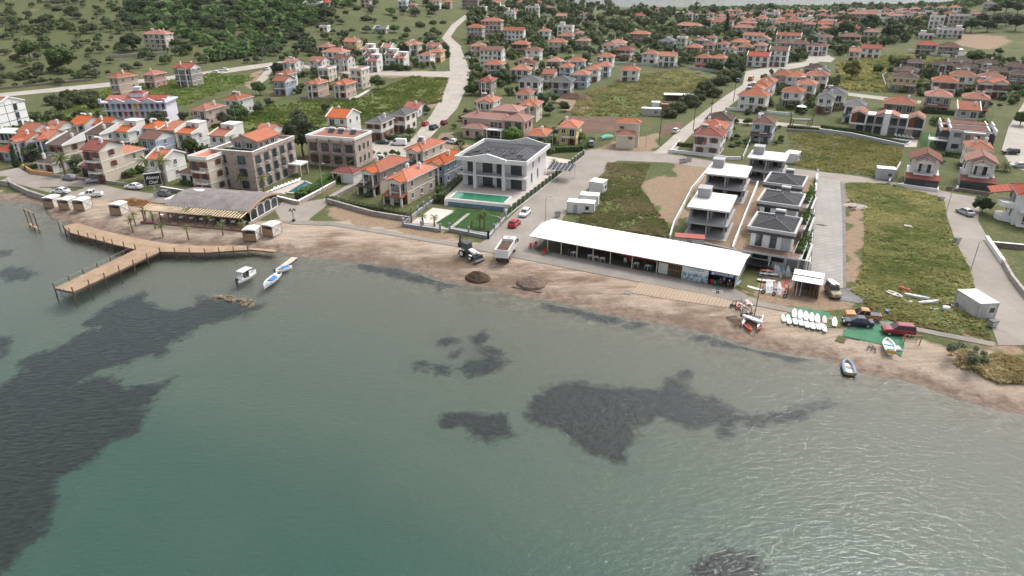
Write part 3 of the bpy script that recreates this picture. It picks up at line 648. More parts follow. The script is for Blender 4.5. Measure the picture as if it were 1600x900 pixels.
def house(label, cx, cy, wpx, n=2, d=9.0, roof='hip', wall='white', rc='orange', rot=-20, lower=None, pediment=False, porch=None, bal=0.4, chim=1, win='w',
    fh=2.9, name='house', cat='house', group=None, pitch=0.42, heater=None, base=0.0, verge=False, wpm=None, wide=1.0, bare=False, ref=None):
 rc = 'vivid' if rc == 'orange' and cy > 172 else rc
 if cx < 345 and cy > 180: d = min(d, 7.5)
 if cy < 112: d = min(d, 8.0); fh = min(fh, 2.7)
 he = n*fh+base; c, w = place(cx, cy, wpx, he, rot, d)
 if wpm: w = wpm
 h = thing(name, label, cat, c, R(rot), group); hr = random.Random(int(cx*31+cy*17))
 HOUSES.append((c.x, c.y, max(w, d)/2, ref or short(label)))
 wm = wallmat(wall); zt = he if roof == 'flat' else he-0.19
 MB().box(-w/2, w/2, -d/2, d/2, -2.0, zt).build('wall', wm, h)
 if lower:
  MB().box(-w/2-0.04, w/2+0.04, -d/2-0.04, d/2+0.04, -2.0, base+fh-0.1).build('ground_floor_wall', wallmat(lower), h)
 for k in range(1, n):
  z = base+k*fh; MB().box(-w/2-0.07, w/2+0.07, -d/2-0.07, d/2+0.07, z-0.12, z+0.06).build('cornice', TRIM if wall not in ('dark', 'taupe', 'brown') else GREYTRIM, h)
 top = he; rm = roofmat(rc); off = 0.02 if not lower else 0.05
 if roof == 'hip': mb, top = hip_roof(w, d, he, 0.55, pitch)
 elif roof == 'gx': mb, top = gable_roof(w, d, he, 0.45, pitch, 'x', verge)
 elif roof == 'gy': mb, top = gable_roof(w, d, he, 0.45, pitch, 'y', verge)
 elif roof == 'mono':
  D = d; d = d*0.5 if verge else d; yo = -(D-d)/2
  mb = MB().extrude([(-d/2-0.4, he), (d/2+0.2, he+d*0.26), (d/2+0.2, he+d*0.26-0.18), (-d/2-0.4, he-0.18)], -w/2-0.2, w/2+0.2, 0, 'x')
  mb.extrude([(-d/2+0.02, he-0.19), (d/2-0.02, he-0.19), (d/2-0.02, he+d*0.25-0.2)], -w/2+0.02, w/2-0.02, 1, 'x'); top = he+d*0.2
  for s in (-1, 1): mb.extrude([(-d/2-0.4, he-0.2), (-d/2-0.4, he+0.25), (d/2+0.2, he+d*0.26+0.3), (d/2+0.2, he-0.2)], s*(w/2+0.2), s*(w/2+0.45), 1, 'x')
  mb.v = [(p[0], p[1]+yo, p[2]) for p in mb.v]; d = D
  if verge:
   MB().box(-w*0.38, w/2-0.02, 0.2, d/2-0.02, he-0.2, he+2.3).build('rear_block', wm, h); MB().box(-w*0.38-0.1, w/2+0.1, 0.1, d/2+0.1, he+2.3, he+2.5).build('rear_block_cap', TRIM, h); add_window(h, 0.1*w, 0.18, he+0.9, 'f', 1.0, 1.0, win)
 else:
  mb = MB().box(-w/2-0.25, w/2+0.25, -d/2-0.25, d/2+0.25, he+0.002, he+0.22, 1); t = 0.22
  for x0, x1, y0, y1 in ((-w/2-0.15, w/2+0.15, -d/2-0.15, -d/2-0.15+t), (-w/2-0.15, w/2+0.15, d/2+0.15-t, d/2+0.15), (-w/2-0.15, -w/2-0.15+t, -d/2+0.07, d/2-0.07), (w/2+0.15-t, w/2+0.15, -d/2+0.07, d/2-0.07)):
   mb.box(x0, x1, y0, y1, he+0.22, he+0.8, 1)
  mb.box(-w/2+0.1, w/2-0.1, -d/2+0.1, d/2-0.1, he+0.22, he+0.25, 2 if rc == 'grey' else 0)
 rf = mb.build('roof', [rm, TRIM if wall not in ('dark', 'taupe') else GREYTRIM, rm if roof != 'flat' else PALECON], h)
 if roof == 'flat' and w > 7:
  s = hr.choice((-1, 1)); MB().box(-1.6, 1.6, -1.5, 1.5, 0, 2.2).box(-1.8, 1.8, -1.7, 1.7, 2.2, 2.4).build('stair_head', wm, rf, (s*(w/2-2.4), d/2-2.2, he+0.22))
 for k in range(chim):
  s = hr.choice((-1, 1)) if k == 0 else -s
  if roof != 'flat': chimney(rf, s*w*hr.uniform(0.16, 0.3), hr.uniform(-0.25, 0.2)*d, he+(top-he)*0.55, 1.2)
 heater = (1 if hr.random() < 0.3 else 0) if heater is None else heater
 for k in range(heater): water_heater(rf, (-0.25+0.5*k)*w, 0, he+0.25 if roof == 'flat' else he+(top-he)*0.5)
 # openings
 pedw = 0
 if pediment:
  pw = w*(0.42 if pediment is True else pediment); pedw = pw; px = 0 if pediment is True else (w-pw)*0.28
  pm, pt = gable_roof(pw, 2.6, he+0.1, 0.35, 0.42, 'y')
  pr = pm.build('pediment', [rm, TRIM, rm], h, (px, -d/2-0.9, 0))
  MB().box(-pw/2, pw/2, -0.1, 2.3, 0, 0.5).build('entablature', TRIM, h, (px, -d/2-2.0, he-0.55))
  for s in (-1, 1): MB().bar((s*(pw/2-0.25), -d/2-1.9, -0.5), (s*(pw/2-0.25), -d/2-1.9, he-0.5), 0.2, 0, 8).build('column', TRIM, h, (px, 0, 0))
 if not bare:
  nf = max(2, int(w/3.3*wide+0.5)); ns = max(1, int(d/4.0)); door = hr.randrange(nf)
  for f in range(n):
   z = base+f*fh
   for i in range(nf):
    x = -w/2+w*(i+0.5)/nf; big = hr.random() < 0.45
    if f == 0 and i == door: add_window(h, x, -d/2-off, z+0.08, 'f', 1.1, 2.1, win if win != 'w' else 's', 'door')
    elif big: add_window(h, x, -d/2-off, z+0.15, 'f', min(1.8, w/nf*0.55), 2.1, win)
    else: add_window(h, x, -d/2-off, z+0.95, 'f', min(1.2, w/nf*0.45), 1.3, win)
   for sd, X in (('r', w/2+off), ('l', -w/2-off)):
    for i in range(ns):
     if hr.random() < 0.2: continue
     add_window(h, X, -d/2+d*(i+0.5)/ns, z+0.95, sd, 1.0, 1.3, win)
  if bal and n > 1:
   bw = w*bal*hr.uniform(0.8, 1.2); bx = hr.uniform(-0.5, 0.5)*(w-bw)
   for f in range(1, n):
    mb = MB().box(bx-bw/2, bx+bw/2, -d/2-1.3, -d/2-0.08, base+f*fh-0.16, base+f*fh, 0)
    railing(mb, [(bx-bw/2+0.05, -d/2-0.1), (bx-bw/2+0.05, -d/2-1.25), (bx+bw/2-0.05, -d/2-1.25), (bx+bw/2-0.05, -d/2-0.1)], base+f*fh, 0.9, 1)
    mb.build('balcony', [TRIM, RAIL if hr.random() < 0.5 else TRIM], h)
 if porch:
  pd = 2.6; z = base+fh-0.15
  MB().extrude([(-d/2-pd, z-0.55), (-d/2-0.06, z+0.25), (-d/2-0.06, z+0.08), (-d/2-pd, z-0.72)], -w/2-0.2, w/2+0.2, 0, 'x').build('porch_roof', roofmat(porch), h)
  k = max(2, int(w/3))
  for i in range(k+1): MB().box(-0.11, 0.11, -0.11, 0.11, -1.0, z-0.7).build('porch_post', TRIM, h, (-w/2+0.1+(w-0.2)*i/k, -d/2-pd+0.25, 0))
 return h, w
ORD = ['first', 'second', 'third', 'fourth', 'fifth', 'sixth', 'seventh', 'eighth', 'ninth', 'tenth', 'eleventh', 'twelfth', 'thirteenth', 'fourteenth', 'fifteenth', 'sixteenth']
def row(ctx, rot, items, group):
 for i, it in enumerate(items):
  cx, cy, w, n, d, roof, wall, rc = it[:8]; kw = dict(it[8]) if len(it) > 8 else {}
  if cy < 105 and rc == 'orange': rc = ('orange', 'pale', 'orange', 'pink', 'orange', 'pale', 'brown')[int(cx*7+cy*3) % 7]
  r = kw.pop('rot', rot)
  kind = 'flat roof' if roof == 'flat' else ROOFN[rc]+' roof'
  st = {1: 'low', 2: 'two-storey', 3: 'tall'}[min(n, 3)]
  lab = kw.pop('label', None) or f"{st} {WALLN[wall]} house, {kind}, {ORD[i]} {ctx}"
  house(lab, cx, cy, w, n, d, roof, wall, rc, r, group=group, ref=f'the {ORD[i]} house {ctx}', **kw)

# ------------------------------------------------------------------ the town, row by row
row('among the shore-side houses, counted inland', -17, [
 (17,236,34,1,8,'hip','bluegrey','red',{'bal':0}), (52,204,32,2,8,'gx','pink','pale',{'pediment':True,'chim':1}), (90,201,36,2,8,'gx','beige','pale',{'pediment':0.5}),
 (42,219,34,2,8,'gx','paleblue','orange',{'pediment':0.4,'chim':1}), (77,216,34,2,8,'gx','paleblue','orange',{'pediment':0.4,'chim':1}), (132,193,34,2,8,'gx','lilac','orange',{'pediment':0.45,'chim':1}), (168,195,34,2,8,'gx','yellow','orange',{'pediment':0.45,'chim':1}),
 (99,226,46,2,8,'mono','beige','darkbrown',{'win':'s'}), (156,209,34,2,7,'mono','white','darkbrown',{}), (155,234,40,3,9,'gx','cream','maroon',{'win':'s','bal':0.6}),
 (200,205,36,2,8,'mono','white','orange',{'verge':True}), (243,200,26,2,7,'hip','beige','orange',{}), (242,217,40,2,8,'gx','bluegrey','brown',{}), (270,203,22,2,6,'mono','cream','orange',{}),
 (298,208,40,2,8,'mono','white','orange',{'verge':True}), (192,240,20,2,7,'hip','cream','pale',{'bal':0.8})], 'shore-side houses')
row('along the shore road beyond the orange wall', -17, [
 (78,254,30,1,5,'hip','white','darkbrown',{'bal':0}), (146,260,44,1,5,'mono','taupe','brown',{'bal':0,'win':'d','chim':0}), (300,271,26,1,4,'hip','white','darkbrown',{'bal':0,'win':'d','chim':0})], 'low verandas on the shore road')
house('white stepped house with three short orange roofs behind the tall palms', 256, 249, 58, 2, 9, 'gx', 'white', 'orange', -17, verge=True, chim=1, bal=0.3)
house('cream three-storey house with brown shutters beside the big stone hotel', 322, 249, 40, 3, 9, 'flat', 'cream', 'orange', -17, win='s', bal=0.5)
house('white house with sharp orange mono-pitch roofs behind the cream house', 352, 212, 56, 2, 9, 'mono', 'white', 'orange', -17, verge=True)
house('orange-roofed pink stone house on the meadow edge, next to a white twin', 322, 172, 52, 2, 10, 'hip', 'pink', 'orange', -17, chim=1)
house('white house with two stout white chimneys on an orange hipped roof', 370, 156, 46, 2, 9, 'hip', 'white', 'orange', -17, chim=2)
house('low orange-roofed house half hidden by the big dark pine', 420, 208, 36, 1, 9, 'gx', 'cream', 'orange', -17, bal=0)
house('white villa with grey hipped roof beside the parking place', 592, 192, 44, 2, 9, 'hip', 'white', 'grey', -17, win='s', lower='brown')
house('white villa with grey hipped roof standing behind its twin', 628, 180, 44, 2, 9, 'hip', 'white', 'grey', -17, win='s', chim=0)
house('white double house with two steep orange roofs and brick porch', 535, 184, 54, 2, 9, 'gx', 'white', 'orange', -17, verge=True, porch='orange')
house('red-roofed white cottage beside the gravel road', 648, 170, 24, 1, 8, 'gx', 'white', 'red', -17, bal=0)
# four near villas with orange roofs and pedimented bays
house('orange-roofed villa with dark awnings beside the hotel lane', 598, 266, 46, 2, 13, 'hip', 'taupe', 'orange', -24, pediment=0.62, porch='darkbrown', lower='beige')
house('orange-roofed villa next to the solar villa, with open orange porch', 640, 280, 54, 2, 13, 'hip', 'beige', 'orange', -24, pediment=0.62, porch='orange', chim=2)
house('orange-roofed villa with green-grey bay beside the car park', 662, 234, 44, 2, 12, 'hip', 'cream', 'orange', -24, pediment=0.62, porch='darkbrown')
house('orange-roofed villa with blue side wall behind the solar villa hedge', 695, 254, 44, 2, 12, 'hip', 'bluegrey', 'orange', -24, pediment=0.62, chim=1)
row('on the terrace above the meadow', -15, [
 (447,116,32,2,8,'hip','white','orange'), (442,127,36,2,8,'gx','bluegrey','orange'), (494,131,36,2,9,'hip','pink','orange',{'pediment':True}), (536,132,38,2,9,'hip','pink','orange',{'pediment':True}),
 (510,109,30,2,8,'flat','cream','orange'), (561,110,30,3,8,'flat','cream','pale')], 'houses on the meadow terrace')
row('in the white rows above the meadow', -15, [
 (457,99,33,2,8,'gx','white','orange',{'pediment':0.4}), (498,96,33,2,8,'gx','white','pale',{'pediment':0.4}), (537,93,34,2,8,'gx','white','orange',{'pediment':0.4}), (509,74,28,1,8,'hip','cream','orange',{'bal':0}),
 (524,82,44,2,9,'hip','white','orange'), (551,66,31,2,8,'gx','yellow','pale',{'porch':'brown'}), (576,78,18,2,7,'mono','white','orange',{'verge':True}), (580,86,17,2,7,'mono','white','orange',{'verge':True}), (585,95,19,2,7,'mono','white','red',{'verge':True}),
 (607,75,24,2,8,'gx','white','orange',{'verge':True}), (612,86,16,2,7,'mono','white','orange',{'verge':True}), (627,91,19,2,7,'mono','white','orange',{'verge':True}), (636,71,24,2,8,'hip','white','orange')], 'white rows above the meadow')
row('beside the straight gravel road up the hill', -12, [
 (678,73,26,2,8,'gx','white','orange',{'pediment':True}), (666,87,27,2,8,'hip','white','orange'), (683,81,25,2,8,'hip','yellow','orange'), (648,70,16,2,8,'hip','beige','pale')], 'houses beside the hill road')
house('lone hillside house, half cream half white, under dark trees', 245, 54, 48, 3, 10, 'hip', 'cream', 'pale', -8, chim=3, bal=0.6)
house('narrow pale house with orange roof beside the inland road', 188, 121, 36, 3, 9, 'hip', 'pink', 'orange', -25, chim=2)
house('small pink house with orange roof between garden trees on the inland road', 239, 117, 28, 2, 8, 'hip', 'rose', 'orange', -12)
house('three-storey grey stone house with red gable and white balconies', 291, 107, 44, 3, 10, 'gx', 'rubble', 'red', -12, pediment=0.5, bal=0.7, chim=2)
house('long low white shed at the top of the wooded hill', 488, 8, 32, 1, 8, 'mono', 'white', 'grey', -5, bal=0, chim=0, name='shed', cat='shed')
house('low grey shed among weeds on the hill meadow', 595, 46, 24, 1, 6, 'mono', 'grey', 'grey', -5, bal=0, chim=0, name='shed', cat='shed')
house('white roofless ruin among weeds on the hill meadow', 507, 43, 15, 1, 6, 'flat', 'white', 'pale', -5, bal=0, chim=0, name='ruin', cat='ruin')
row('along the hilltop above the gravel road', -8, [
 (511,4,12,1,7,'hip','white','red',{'bal':0}), (572,0,20,2,8,'hip','pink','pale'), (630,3,18,2,8,'flat','paleblue','pale'), (645,8,14,2,8,'hip','beige','pale'), (680,2,20,2,8,'hip','white','pale'), (700,3,14,2,8,'hip','rose','orange'), (735,0,28,3,10,'flat','brown','pale'),
 (755,12,13,2,8,'flat','white','pale'), (776,4,15,2,8,'gx','white','pale'), (788,14,18,2,8,'flat','white','pale'), (806,18,14,2,8,'hip','white','orange'), (797,22,20,2,8,'flat','white','pale')], 'houses along the hilltop')
row('on the crest behind the stone guesthouses', -8, [
 (832,12,24,3,9,'flat','white','pale'), (856,12,20,2,9,'hip','white','orange'), (815,3,16,2,8,'hip','beige','orange'), (840,3,14,2,8,'hip','rose','orange'), (870,4,32,1,9,'flat','white','pale',{'bal':0}), (878,25,18,2,8,'gx','cream','pale'), (916,23,20,2,8,'hip','white','orange')], 'houses on the crest')
house('square brown stone guesthouse with orange roof, the lower of two', 743, 43, 30, 3, 12, 'hip', 'stone', 'orange', -12, chim=0, bal=0, wide=1.2)
house('broad brown stone guesthouse with orange roof, behind its smaller twin', 769, 33, 36, 4, 12, 'hip', 'stone', 'orange', -12, chim=0, bal=0, wide=1.2)
house('white three-storey guesthouse with rows of arched openings', 804, 48, 36, 3, 10, 'gx', 'white', 'orange', -12, chim=0, wide=1.3)
row('in the garden quarter below the guesthouses', -14, [
 (746,72,26,2,9,'hip','pink','pale'), (769,79,42,3,9,'gx','white','orange',{'wide':1.3,'bal':0.9}), (814,69,29,2,10,'hip','orange','orange',{'win':'s'}), (834,79,29,2,9,'hip','white','orange'), (772,101,36,2,9,'hip','beige','orange'),
 (820,93,24,2,8,'hip','cream','orange'), (827,100,30,2,9,'hip','cream','orange'), (814,109,36,2,9,'hip','cream','orange'), (805,117,30,1,8,'hip','beige','brown',{'bal':0}), (761,127,30,2,9,'hip','taupe','red',{'pediment':True}), (851,49,22,2,8,'hip','white','orange'), (871,66,32,2,9,'hip','cream','orange',{'bal':0.8})], 'houses in the garden quarter')
house('modern white house with charcoal roof and black shutters', 829, 127, 40, 2, 9, 'hip', 'white', 'grey', -14, win='d', chim=0)
house('unfinished grey house with grey hipped roof beside the earth heap', 879, 128, 38, 2, 10, 'hip', 'grey', 'grey', -14, win='d', chim=0)
row('behind the unfinished grey house', -16, [
 (859,116,26,2,8,'gx','beige','orange'), (866,96,28,2,8,'hip','beige','orange'), (900,96,32,2,9,'hip','paleblue','orange'), (885,105,25,2,8,'hip','paleblue','orange'), (908,117,31,2,9,'hip','bluegrey','orange'), (926,109,28,2,8,'hip','white','orange'), (943,103,27,2,8,'hip','paleblue','orange'), (946,89,31,2,9,'hip','white','orange',{'bal':0.7}), (952,71,25,2,9,'hip','white','orange'), (911,64,25,2,8,'hip','taupe','orange',{'bal':0.8}), (884,56,28,2,9,'hip','cream','orange'), (884,42,28,3,9,'flat','white','pale'), (904,52,15,2,8,'hip','beige','orange')], 'houses in the pale blue row')
row('around the garden of the pink villa', -16, [
 (820,147,30,2,8,'hip','cream','orange',{'label':'cream house with orange hipped roof directly behind the pink villa'}),
 (762,159,40,2,9,'hip','white','orange',{'pediment':0.6,'label':'white house with orange roof and gable above the pink villa'}),
 (829,165,38,2,9,'hip','cream','orange',{'pediment':True,'label':'pale house with pedimented balcony beside round dark trees'}),
 (842,212,40,1,9,'hip','white','orange',{'bal':0,'lower':'grey','label':'low white house with orange hipped roof behind clipped hedges'}),
 (891,199,38,2,9,'hip','yellow','orange',{'label':'yellow house with orange hipped roof beside the ploughed field','wide':1.1})], 'houses round the pink villa')
row('on the weedy field behind the ploughed strip', -16, [(985,110,32,2,9,'hip','white','orange',{'label':'lone white house with orange roof at the edge of the weedy field'})], 'houses round the weedy field')
row('along the back lane above the weedy field', -24, [
 (965,67,30,2,9,'hip','white','orange'), (976,78,30,2,9,'hip','white','maroon',{'win':'s','porch':'brown'}), (1000,53,34,2,10,'hip','brick','orange',{'win':'w'}), (1016,84,28,2,9,'hip','white','orange'), (1044,88,33,2,9,'gx','white','orange'), (1042,64,30,2,9,'gy','grey','grey'), (1066,60,13,3,7,'flat','green','pale'), (1084,74,28,2,9,'hip','orange','orange'), (1094,63,19,2,8,'hip','blue','orange'), (1108,70,22,2,8,'hip','beige','brown'), (1112,59,17,2,8,'hip','white','orange'),
 (1099,90,27,2,9,'hip','pink','orange',{'porch':'red'}), (1123,91,27,2,9,'hip','pink','orange')], 'houses along the back lane')
row('in front of the tall dark cypress', -27, [
 (1130,69,21,2,8,'hip','white','orange'), (1142,77,20,2,8,'gy','white','orange'), (1156,66,32,2,9,'hip','beige','pale'), (1164,73,26,2,9,'hip','pink','orange'), (1188,71,24,2,9,'hip','cream','orange'), (1186,88,40,2,9,'gx','white','red',{'verge':True}), (1218,79,34,3,9,'gx','white','orange',{'verge':True}), (1194,62,24,2,9,'gy','green','pale'),
 (1178,56,36,2,10,'gx','white','pale'), (1225,67,30,2,9,'hip','beige','brown'), (1251,68,26,2,9,'hip','beige','brown'), (1233,56,42,2,9,'gx','white','orange',{'verge':True}), (1272,72,24,2,9,'hip','white','orange'), (1277,56,14,2,8,'gy','grey','grey')], 'houses round the cypress')
row('in the streets below the wooded headland', -27, [
 (1076,40,42,2,10,'hip','cream','orange',{'win':'s'}), (1122,34,24,2,10,'hip','white','orange'), (1160,43,36,2,10,'hip','beige','pale'), (1030,14,14,2,8,'hip','white','pale'), (998,24,22,1,8,'hip','beige','red',{'bal':0}), (1142,24,16,2,8,'hip','rose','orange'), (1168,36,30,2,9,'hip','rose','pale'), (1205,44,16,2,8,'hip','white','orange'), (1216,36,22,2,9,'hip','white','pale'),
 (1240,34,36,2,9,'hip','cream','pale'), (1208,22,22,2,9,'flat','white','pale'), (1190,28,20,2,9,'hip','cream','orange'), (1165,22,18,2,9,'hip','rose','orange'), (1190,20,14,2,9,'hip','rose','orange'), (1232,24,20,2,9,'hip','rose','orange'), (1258,30,26,2,9,'flat','white','pale')], 'houses below the headland')
row('in the farthest streets of the town', -27, [
 (1062,20,14,2,8,'flat','white','pale'), (1078,22,14,2,8,'hip','white','orange'), (1093,24,16,2,8,'flat','white','pale'), (1110,22,14,2,8,'hip','beige','orange'), (1126,24,14,2,8,'hip','white','pale'), (1264,38,22,2,9,'hip','taupe','pale'), (1288,44,20,2,9,'hip','orange','pale'), (1285,24,22,2,9,'hip','cream','orange'), (1302,26,18,2,9,'hip','rose','orange'), (1290,38,26,2,9,'gx','cream','orange'), (1321,36,26,2,9,'hip','white','red'), (1334,44,22,2,9,'hip','cream','red'), (1222,19,12,2,8,'hip','rose','orange'), (1248,22,16,2,8,'hip','white','orange'), (1155,30,14,2,8,'hip','white','orange')], 'houses in the farther streets')
row('between the long stone building and white hotel', -27, [
 (1348,22,48,3,12,'hip','stone','orange',{'chim':0,'bal':0,'label':'long tall stone building with wide orange roof in the far town'}), (1377,29,24,2,9,'flat','white','pale'), (1398,25,26,2,9,'gx','white','orange'), (1422,24,20,2,9,'gy','white','orange'), (1440,28,24,2,9,'hip','white','orange'), (1362,50,26,2,9,'hip','beige','orange'), (1290,58,24,2,9,'hip','white','brown'), (1329,57,36,2,10,'hip','white','brown',{'lower':'rubble','win':'s'}),
 (1336,81,20,2,8,'gx','cream','orange'), (1361,76,34,2,9,'gx','white','red',{'bal':0}), (1286,72,14,2,8,'hip','white','orange'), (1465,27,26,4,9,'flat','white','pale'), (1485,21,20,3,9,'hip','white','orange'), (1499,25,34,4,9,'flat','beige','pale'), (1430,14,20,2,9,'hip','rose','orange')], 'houses towards the white hotel')
row('in the roof line under the piny hill', -27, [
 (1385,16,20,2,9,'hip','cream','orange'), (1408,16,20,2,9,'hip','cream','pale'), (1452,12,18,2,9,'hip','white','orange'), (1472,12,20,2,9,'hip','white','orange'), (1493,12,22,3,9,'hip','white','orange'), (1526,22,22,2,9,'hip','cream','pale'), (1548,6,24,2,9,'gy','stone','pale')], 'houses under the far hill')
house('white flat-roofed hotel with a row of black windows on the far slope', 1485, 47, 44, 2, 10, 'flat', 'white', 'pale', -24, name='hotel', cat='hotel', wide=1.2, bal=0.95)
house('low pale annex beside the white flat-roofed hotel', 1447, 55, 26, 1, 7, 'flat', 'white', 'pale', -24, bal=0, name='annex', cat='annex')
row('behind the long white wall', -30, [(1448,70,34,2,10,'hip','rubble','red',{'chim':0,'wide':1.3}), (1483,73,36,2,10,'hip','rubble','brown',{'chim':0,'wide':1.3})], 'grey stone blocks')
row('in the dark-roofed estate with arched porches', -29, [
 (1432,98,30,2,8,'hip','brown','darkbrown'), (1473,101,34,2,9,'hip','brown','darkbrown',{'pediment':True}), (1508,105,42,2,9,'hip','taupe','darkbrown',{'pediment':True}), (1500,96,40,2,9,'hip','brown','darkbrown'), (1541,99,40,2,9,'hip','taupe','darkbrown',{'pediment':True}), (1553,111,44,2,9,'hip','brown','darkbrown',{'pediment':True}), (1586,104,36,2,9,'hip','taupe','darkbrown'), (1592,116,34,2,9,'hip','brown','darkbrown'),
 (1416,111,40,2,9,'hip','taupe','darkbrown'), (1414,122,44,2,10,'hip','yellow','darkbrown',{'lower':'brown','wide':1.2})], 'dark-roofed estate')
row('in the orange-roofed estate below the dark roofs', -29, [
 (1476,128,44,2,10,'hip','white','orange',{'win':'s'}), (1504,119,44,2,10,'hip','white','orange'), (1540,131,26,2,10,'gy','cream','orange',{'win':'s'}), (1563,131,26,2,10,'gy','cream','orange',{'win':'s'}), (1548,122,46,2,9,'hip','cream','orange'), (1466,151,46,2,10,'hip','rubble','pink',{'porch':'brown'}), (1525,155,48,2,10,'hip','taupe','pink',{'porch':'brown'})], 'orange-roofed estate')
house('wide brown pavilion with broad orange awning roof behind the gabled row', 1406, 163, 54, 1, 10, 'hip', 'brown', 'orange', -28, bal=0, name='pavilion', cat='pavilion', base=0.6)
house('grey modern house with orange mono-pitch roof behind the stepped villa', 1513, 172, 42, 2, 7, 'mono', 'grey', 'orange', -26, bal=0, name='villa', cat='villa')
row('beside the slanting road, counted uphill', -28, [
 (1178,150,52,2,9,'hip','white','orange',{'wide':1.1}), (1181,141,33,2,9,'hip','white','orange'), (1190,135,30,2,9,'hip','white','orange'), (1199,128,30,2,9,'hip','white','orange'), (1239,144,38,2,9,'hip','white','orange',{'lower':'rubble'}), (1260,132,36,2,9,'hip','white','orange'), (1243,120,34,2,9,'hip','white','orange'), (1224,117,32,2,9,'hip','rose','orange'), (1272,118,30,2,9,'hip','cream','orange'), (1274,108,38,1,9,'hip','grey','darkbrown',{'bal':0})], 'houses beside the slanting road')
row('behind the row of white gables', -28, [
 (1291,153,28,2,9,'hip','white','grey',{'lower':'brown'}), (1304,147,40,2,9,'hip','white','grey',{'lower':'brown'}), (1336,166,36,2,9,'hip','white','grey',{'win':'d','porch':'grey'}), (1284,112,26,2,9,'hip','white','grey'), (1284,118,20,2,9,'hip','white','orange')], 'slate-roofed villas')
house('white house with maroon roof and brown shutters on the corner plot', 1109, 212, 53, 2, 10, 'hip', 'white', 'maroon', -24, win='s', pitch=0.34, chim=1, bal=0.35)
house('white house with bright orange roof behind the maroon-roofed corner house', 1115, 200, 46, 2, 9, 'hip', 'white', 'orange', -24, pediment=0.4)
house('brown-roofed white villa beside the slanting road, behind the orange roof', 1125, 188, 48, 2, 9, 'hip', 'white', 'darkbrown', -24)
house('white house with brown roof and dark porch in a hedged garden', 1194, 193, 40, 2, 9, 'hip', 'paleblue', 'brown', -26, porch='darkbrown', win='g')
house('white house with clay roof squeezed behind the grey gabled villa', 1529, 233, 52, 2, 9, 'hip', 'white', 'pale', -26, chim=2, bal=0)
for ln, (y0_, xa, xb) in enumerate(((18, 1140, 1330), (31, 1110, 1300), (20, 1340, 1450))):
 r = random.Random(50+ln); row(['in the terrace nearest the headland wood', 'in the terrace behind the cypress', 'in the terrace below the piny grove'][ln], -27, [(xa+(xb-xa)*i/12+r.uniform(-4, 4), y0_+r.uniform(-2.5, 2.5), r.uniform(11, 17), 2, 8, r.choice(('hip', 'hip', 'gx', 'flat')), r.choice(('white', 'white', 'cream', 'rose', 'beige')), r.choice(('orange', 'pale', 'pink'))) for i in range(13)], 'far terraces')

# ------------------------------------------------------------------ trees, shrubs, palms, hedges, grass
LEAF = {'round': leafmat('leaves_green', (0.045, 0.082, 0.024), (0.130, 0.185, 0.055)), 'dark': leafmat('leaves_dark', (0.028, 0.050, 0.022), (0.078, 0.115, 0.045)),
  'olive': leafmat('leaves_olive', (0.056, 0.071, 0.040), (0.147, 0.171, 0.096)), 'shrub': leafmat('leaves_shrub', (0.050, 0.065, 0.028), (0.132, 0.152, 0.062)),
  'bright': leafmat('leaves_bright', (0.054, 0.116, 0.019), (0.171, 0.248, 0.046)), 'yellow': leafmat('leaves_yellow', (0.109, 0.124, 0.028), (0.264, 0.248, 0.062)),
  'palm': leafmat('leaves_palm', (0.062, 0.093, 0.028), (0.186, 0.217, 0.078)), 'feather': leafmat('leaves_feather', (0.093, 0.124, 0.070), (0.202, 0.232, 0.132))}
BARK = plain('bark', (0.12, 0.09, 0.065), 0.95, 0.3, 3.0); PALMBARK = plain('palm_bark', (0.20, 0.14, 0.09), 0.95, 0.35, 5.0)
def quads_mesh(name, V, tint, mat, core=None):
 """V: n x 4 x 3 corner positions"""
 n = len(V); me = bpy.data.meshes.new(name); nc = 0 if core is None else len(core[0])
 co = V.reshape(-1, 3)
 if nc: co = np.concatenate([co, core[0]])
 me.vertices.add(len(co)); me.vertices.foreach_set('co', co.astype(np.float32).ravel())
 li = np.arange(n*4); ls = np.arange(0, n*4, 4); lt = np.full(n, 4); tv = np.repeat(tint, 4)
 if nc:
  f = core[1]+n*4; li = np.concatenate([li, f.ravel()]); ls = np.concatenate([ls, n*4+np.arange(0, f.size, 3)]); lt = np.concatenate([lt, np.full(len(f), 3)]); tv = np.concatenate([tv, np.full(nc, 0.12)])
 me.loops.add(len(li)); me.loops.foreach_set('vertex_index', li.astype(np.int32)); me.polygons.add(len(ls))
 me.polygons.foreach_set('loop_start', ls.astype(np.int32)); me.polygons.foreach_set('loop_total', lt.astype(np.int32)); me.update()
 a = me.attributes.new('tint', 'FLOAT', 'POINT'); a.data.foreach_set('value', tv.astype(np.float32)); me.materials.append(mat); return me
_b = bmesh.new(); bmesh.ops.create_icosphere(_b, subdivisions=2, radius=1.0); _b.verts.ensure_lookup_table()
ICO_V = np.array([v.co[:] for v in _b.verts]); ICO_F = np.array([[v.index for v in f.verts] for f in _b.faces]); _b.free()
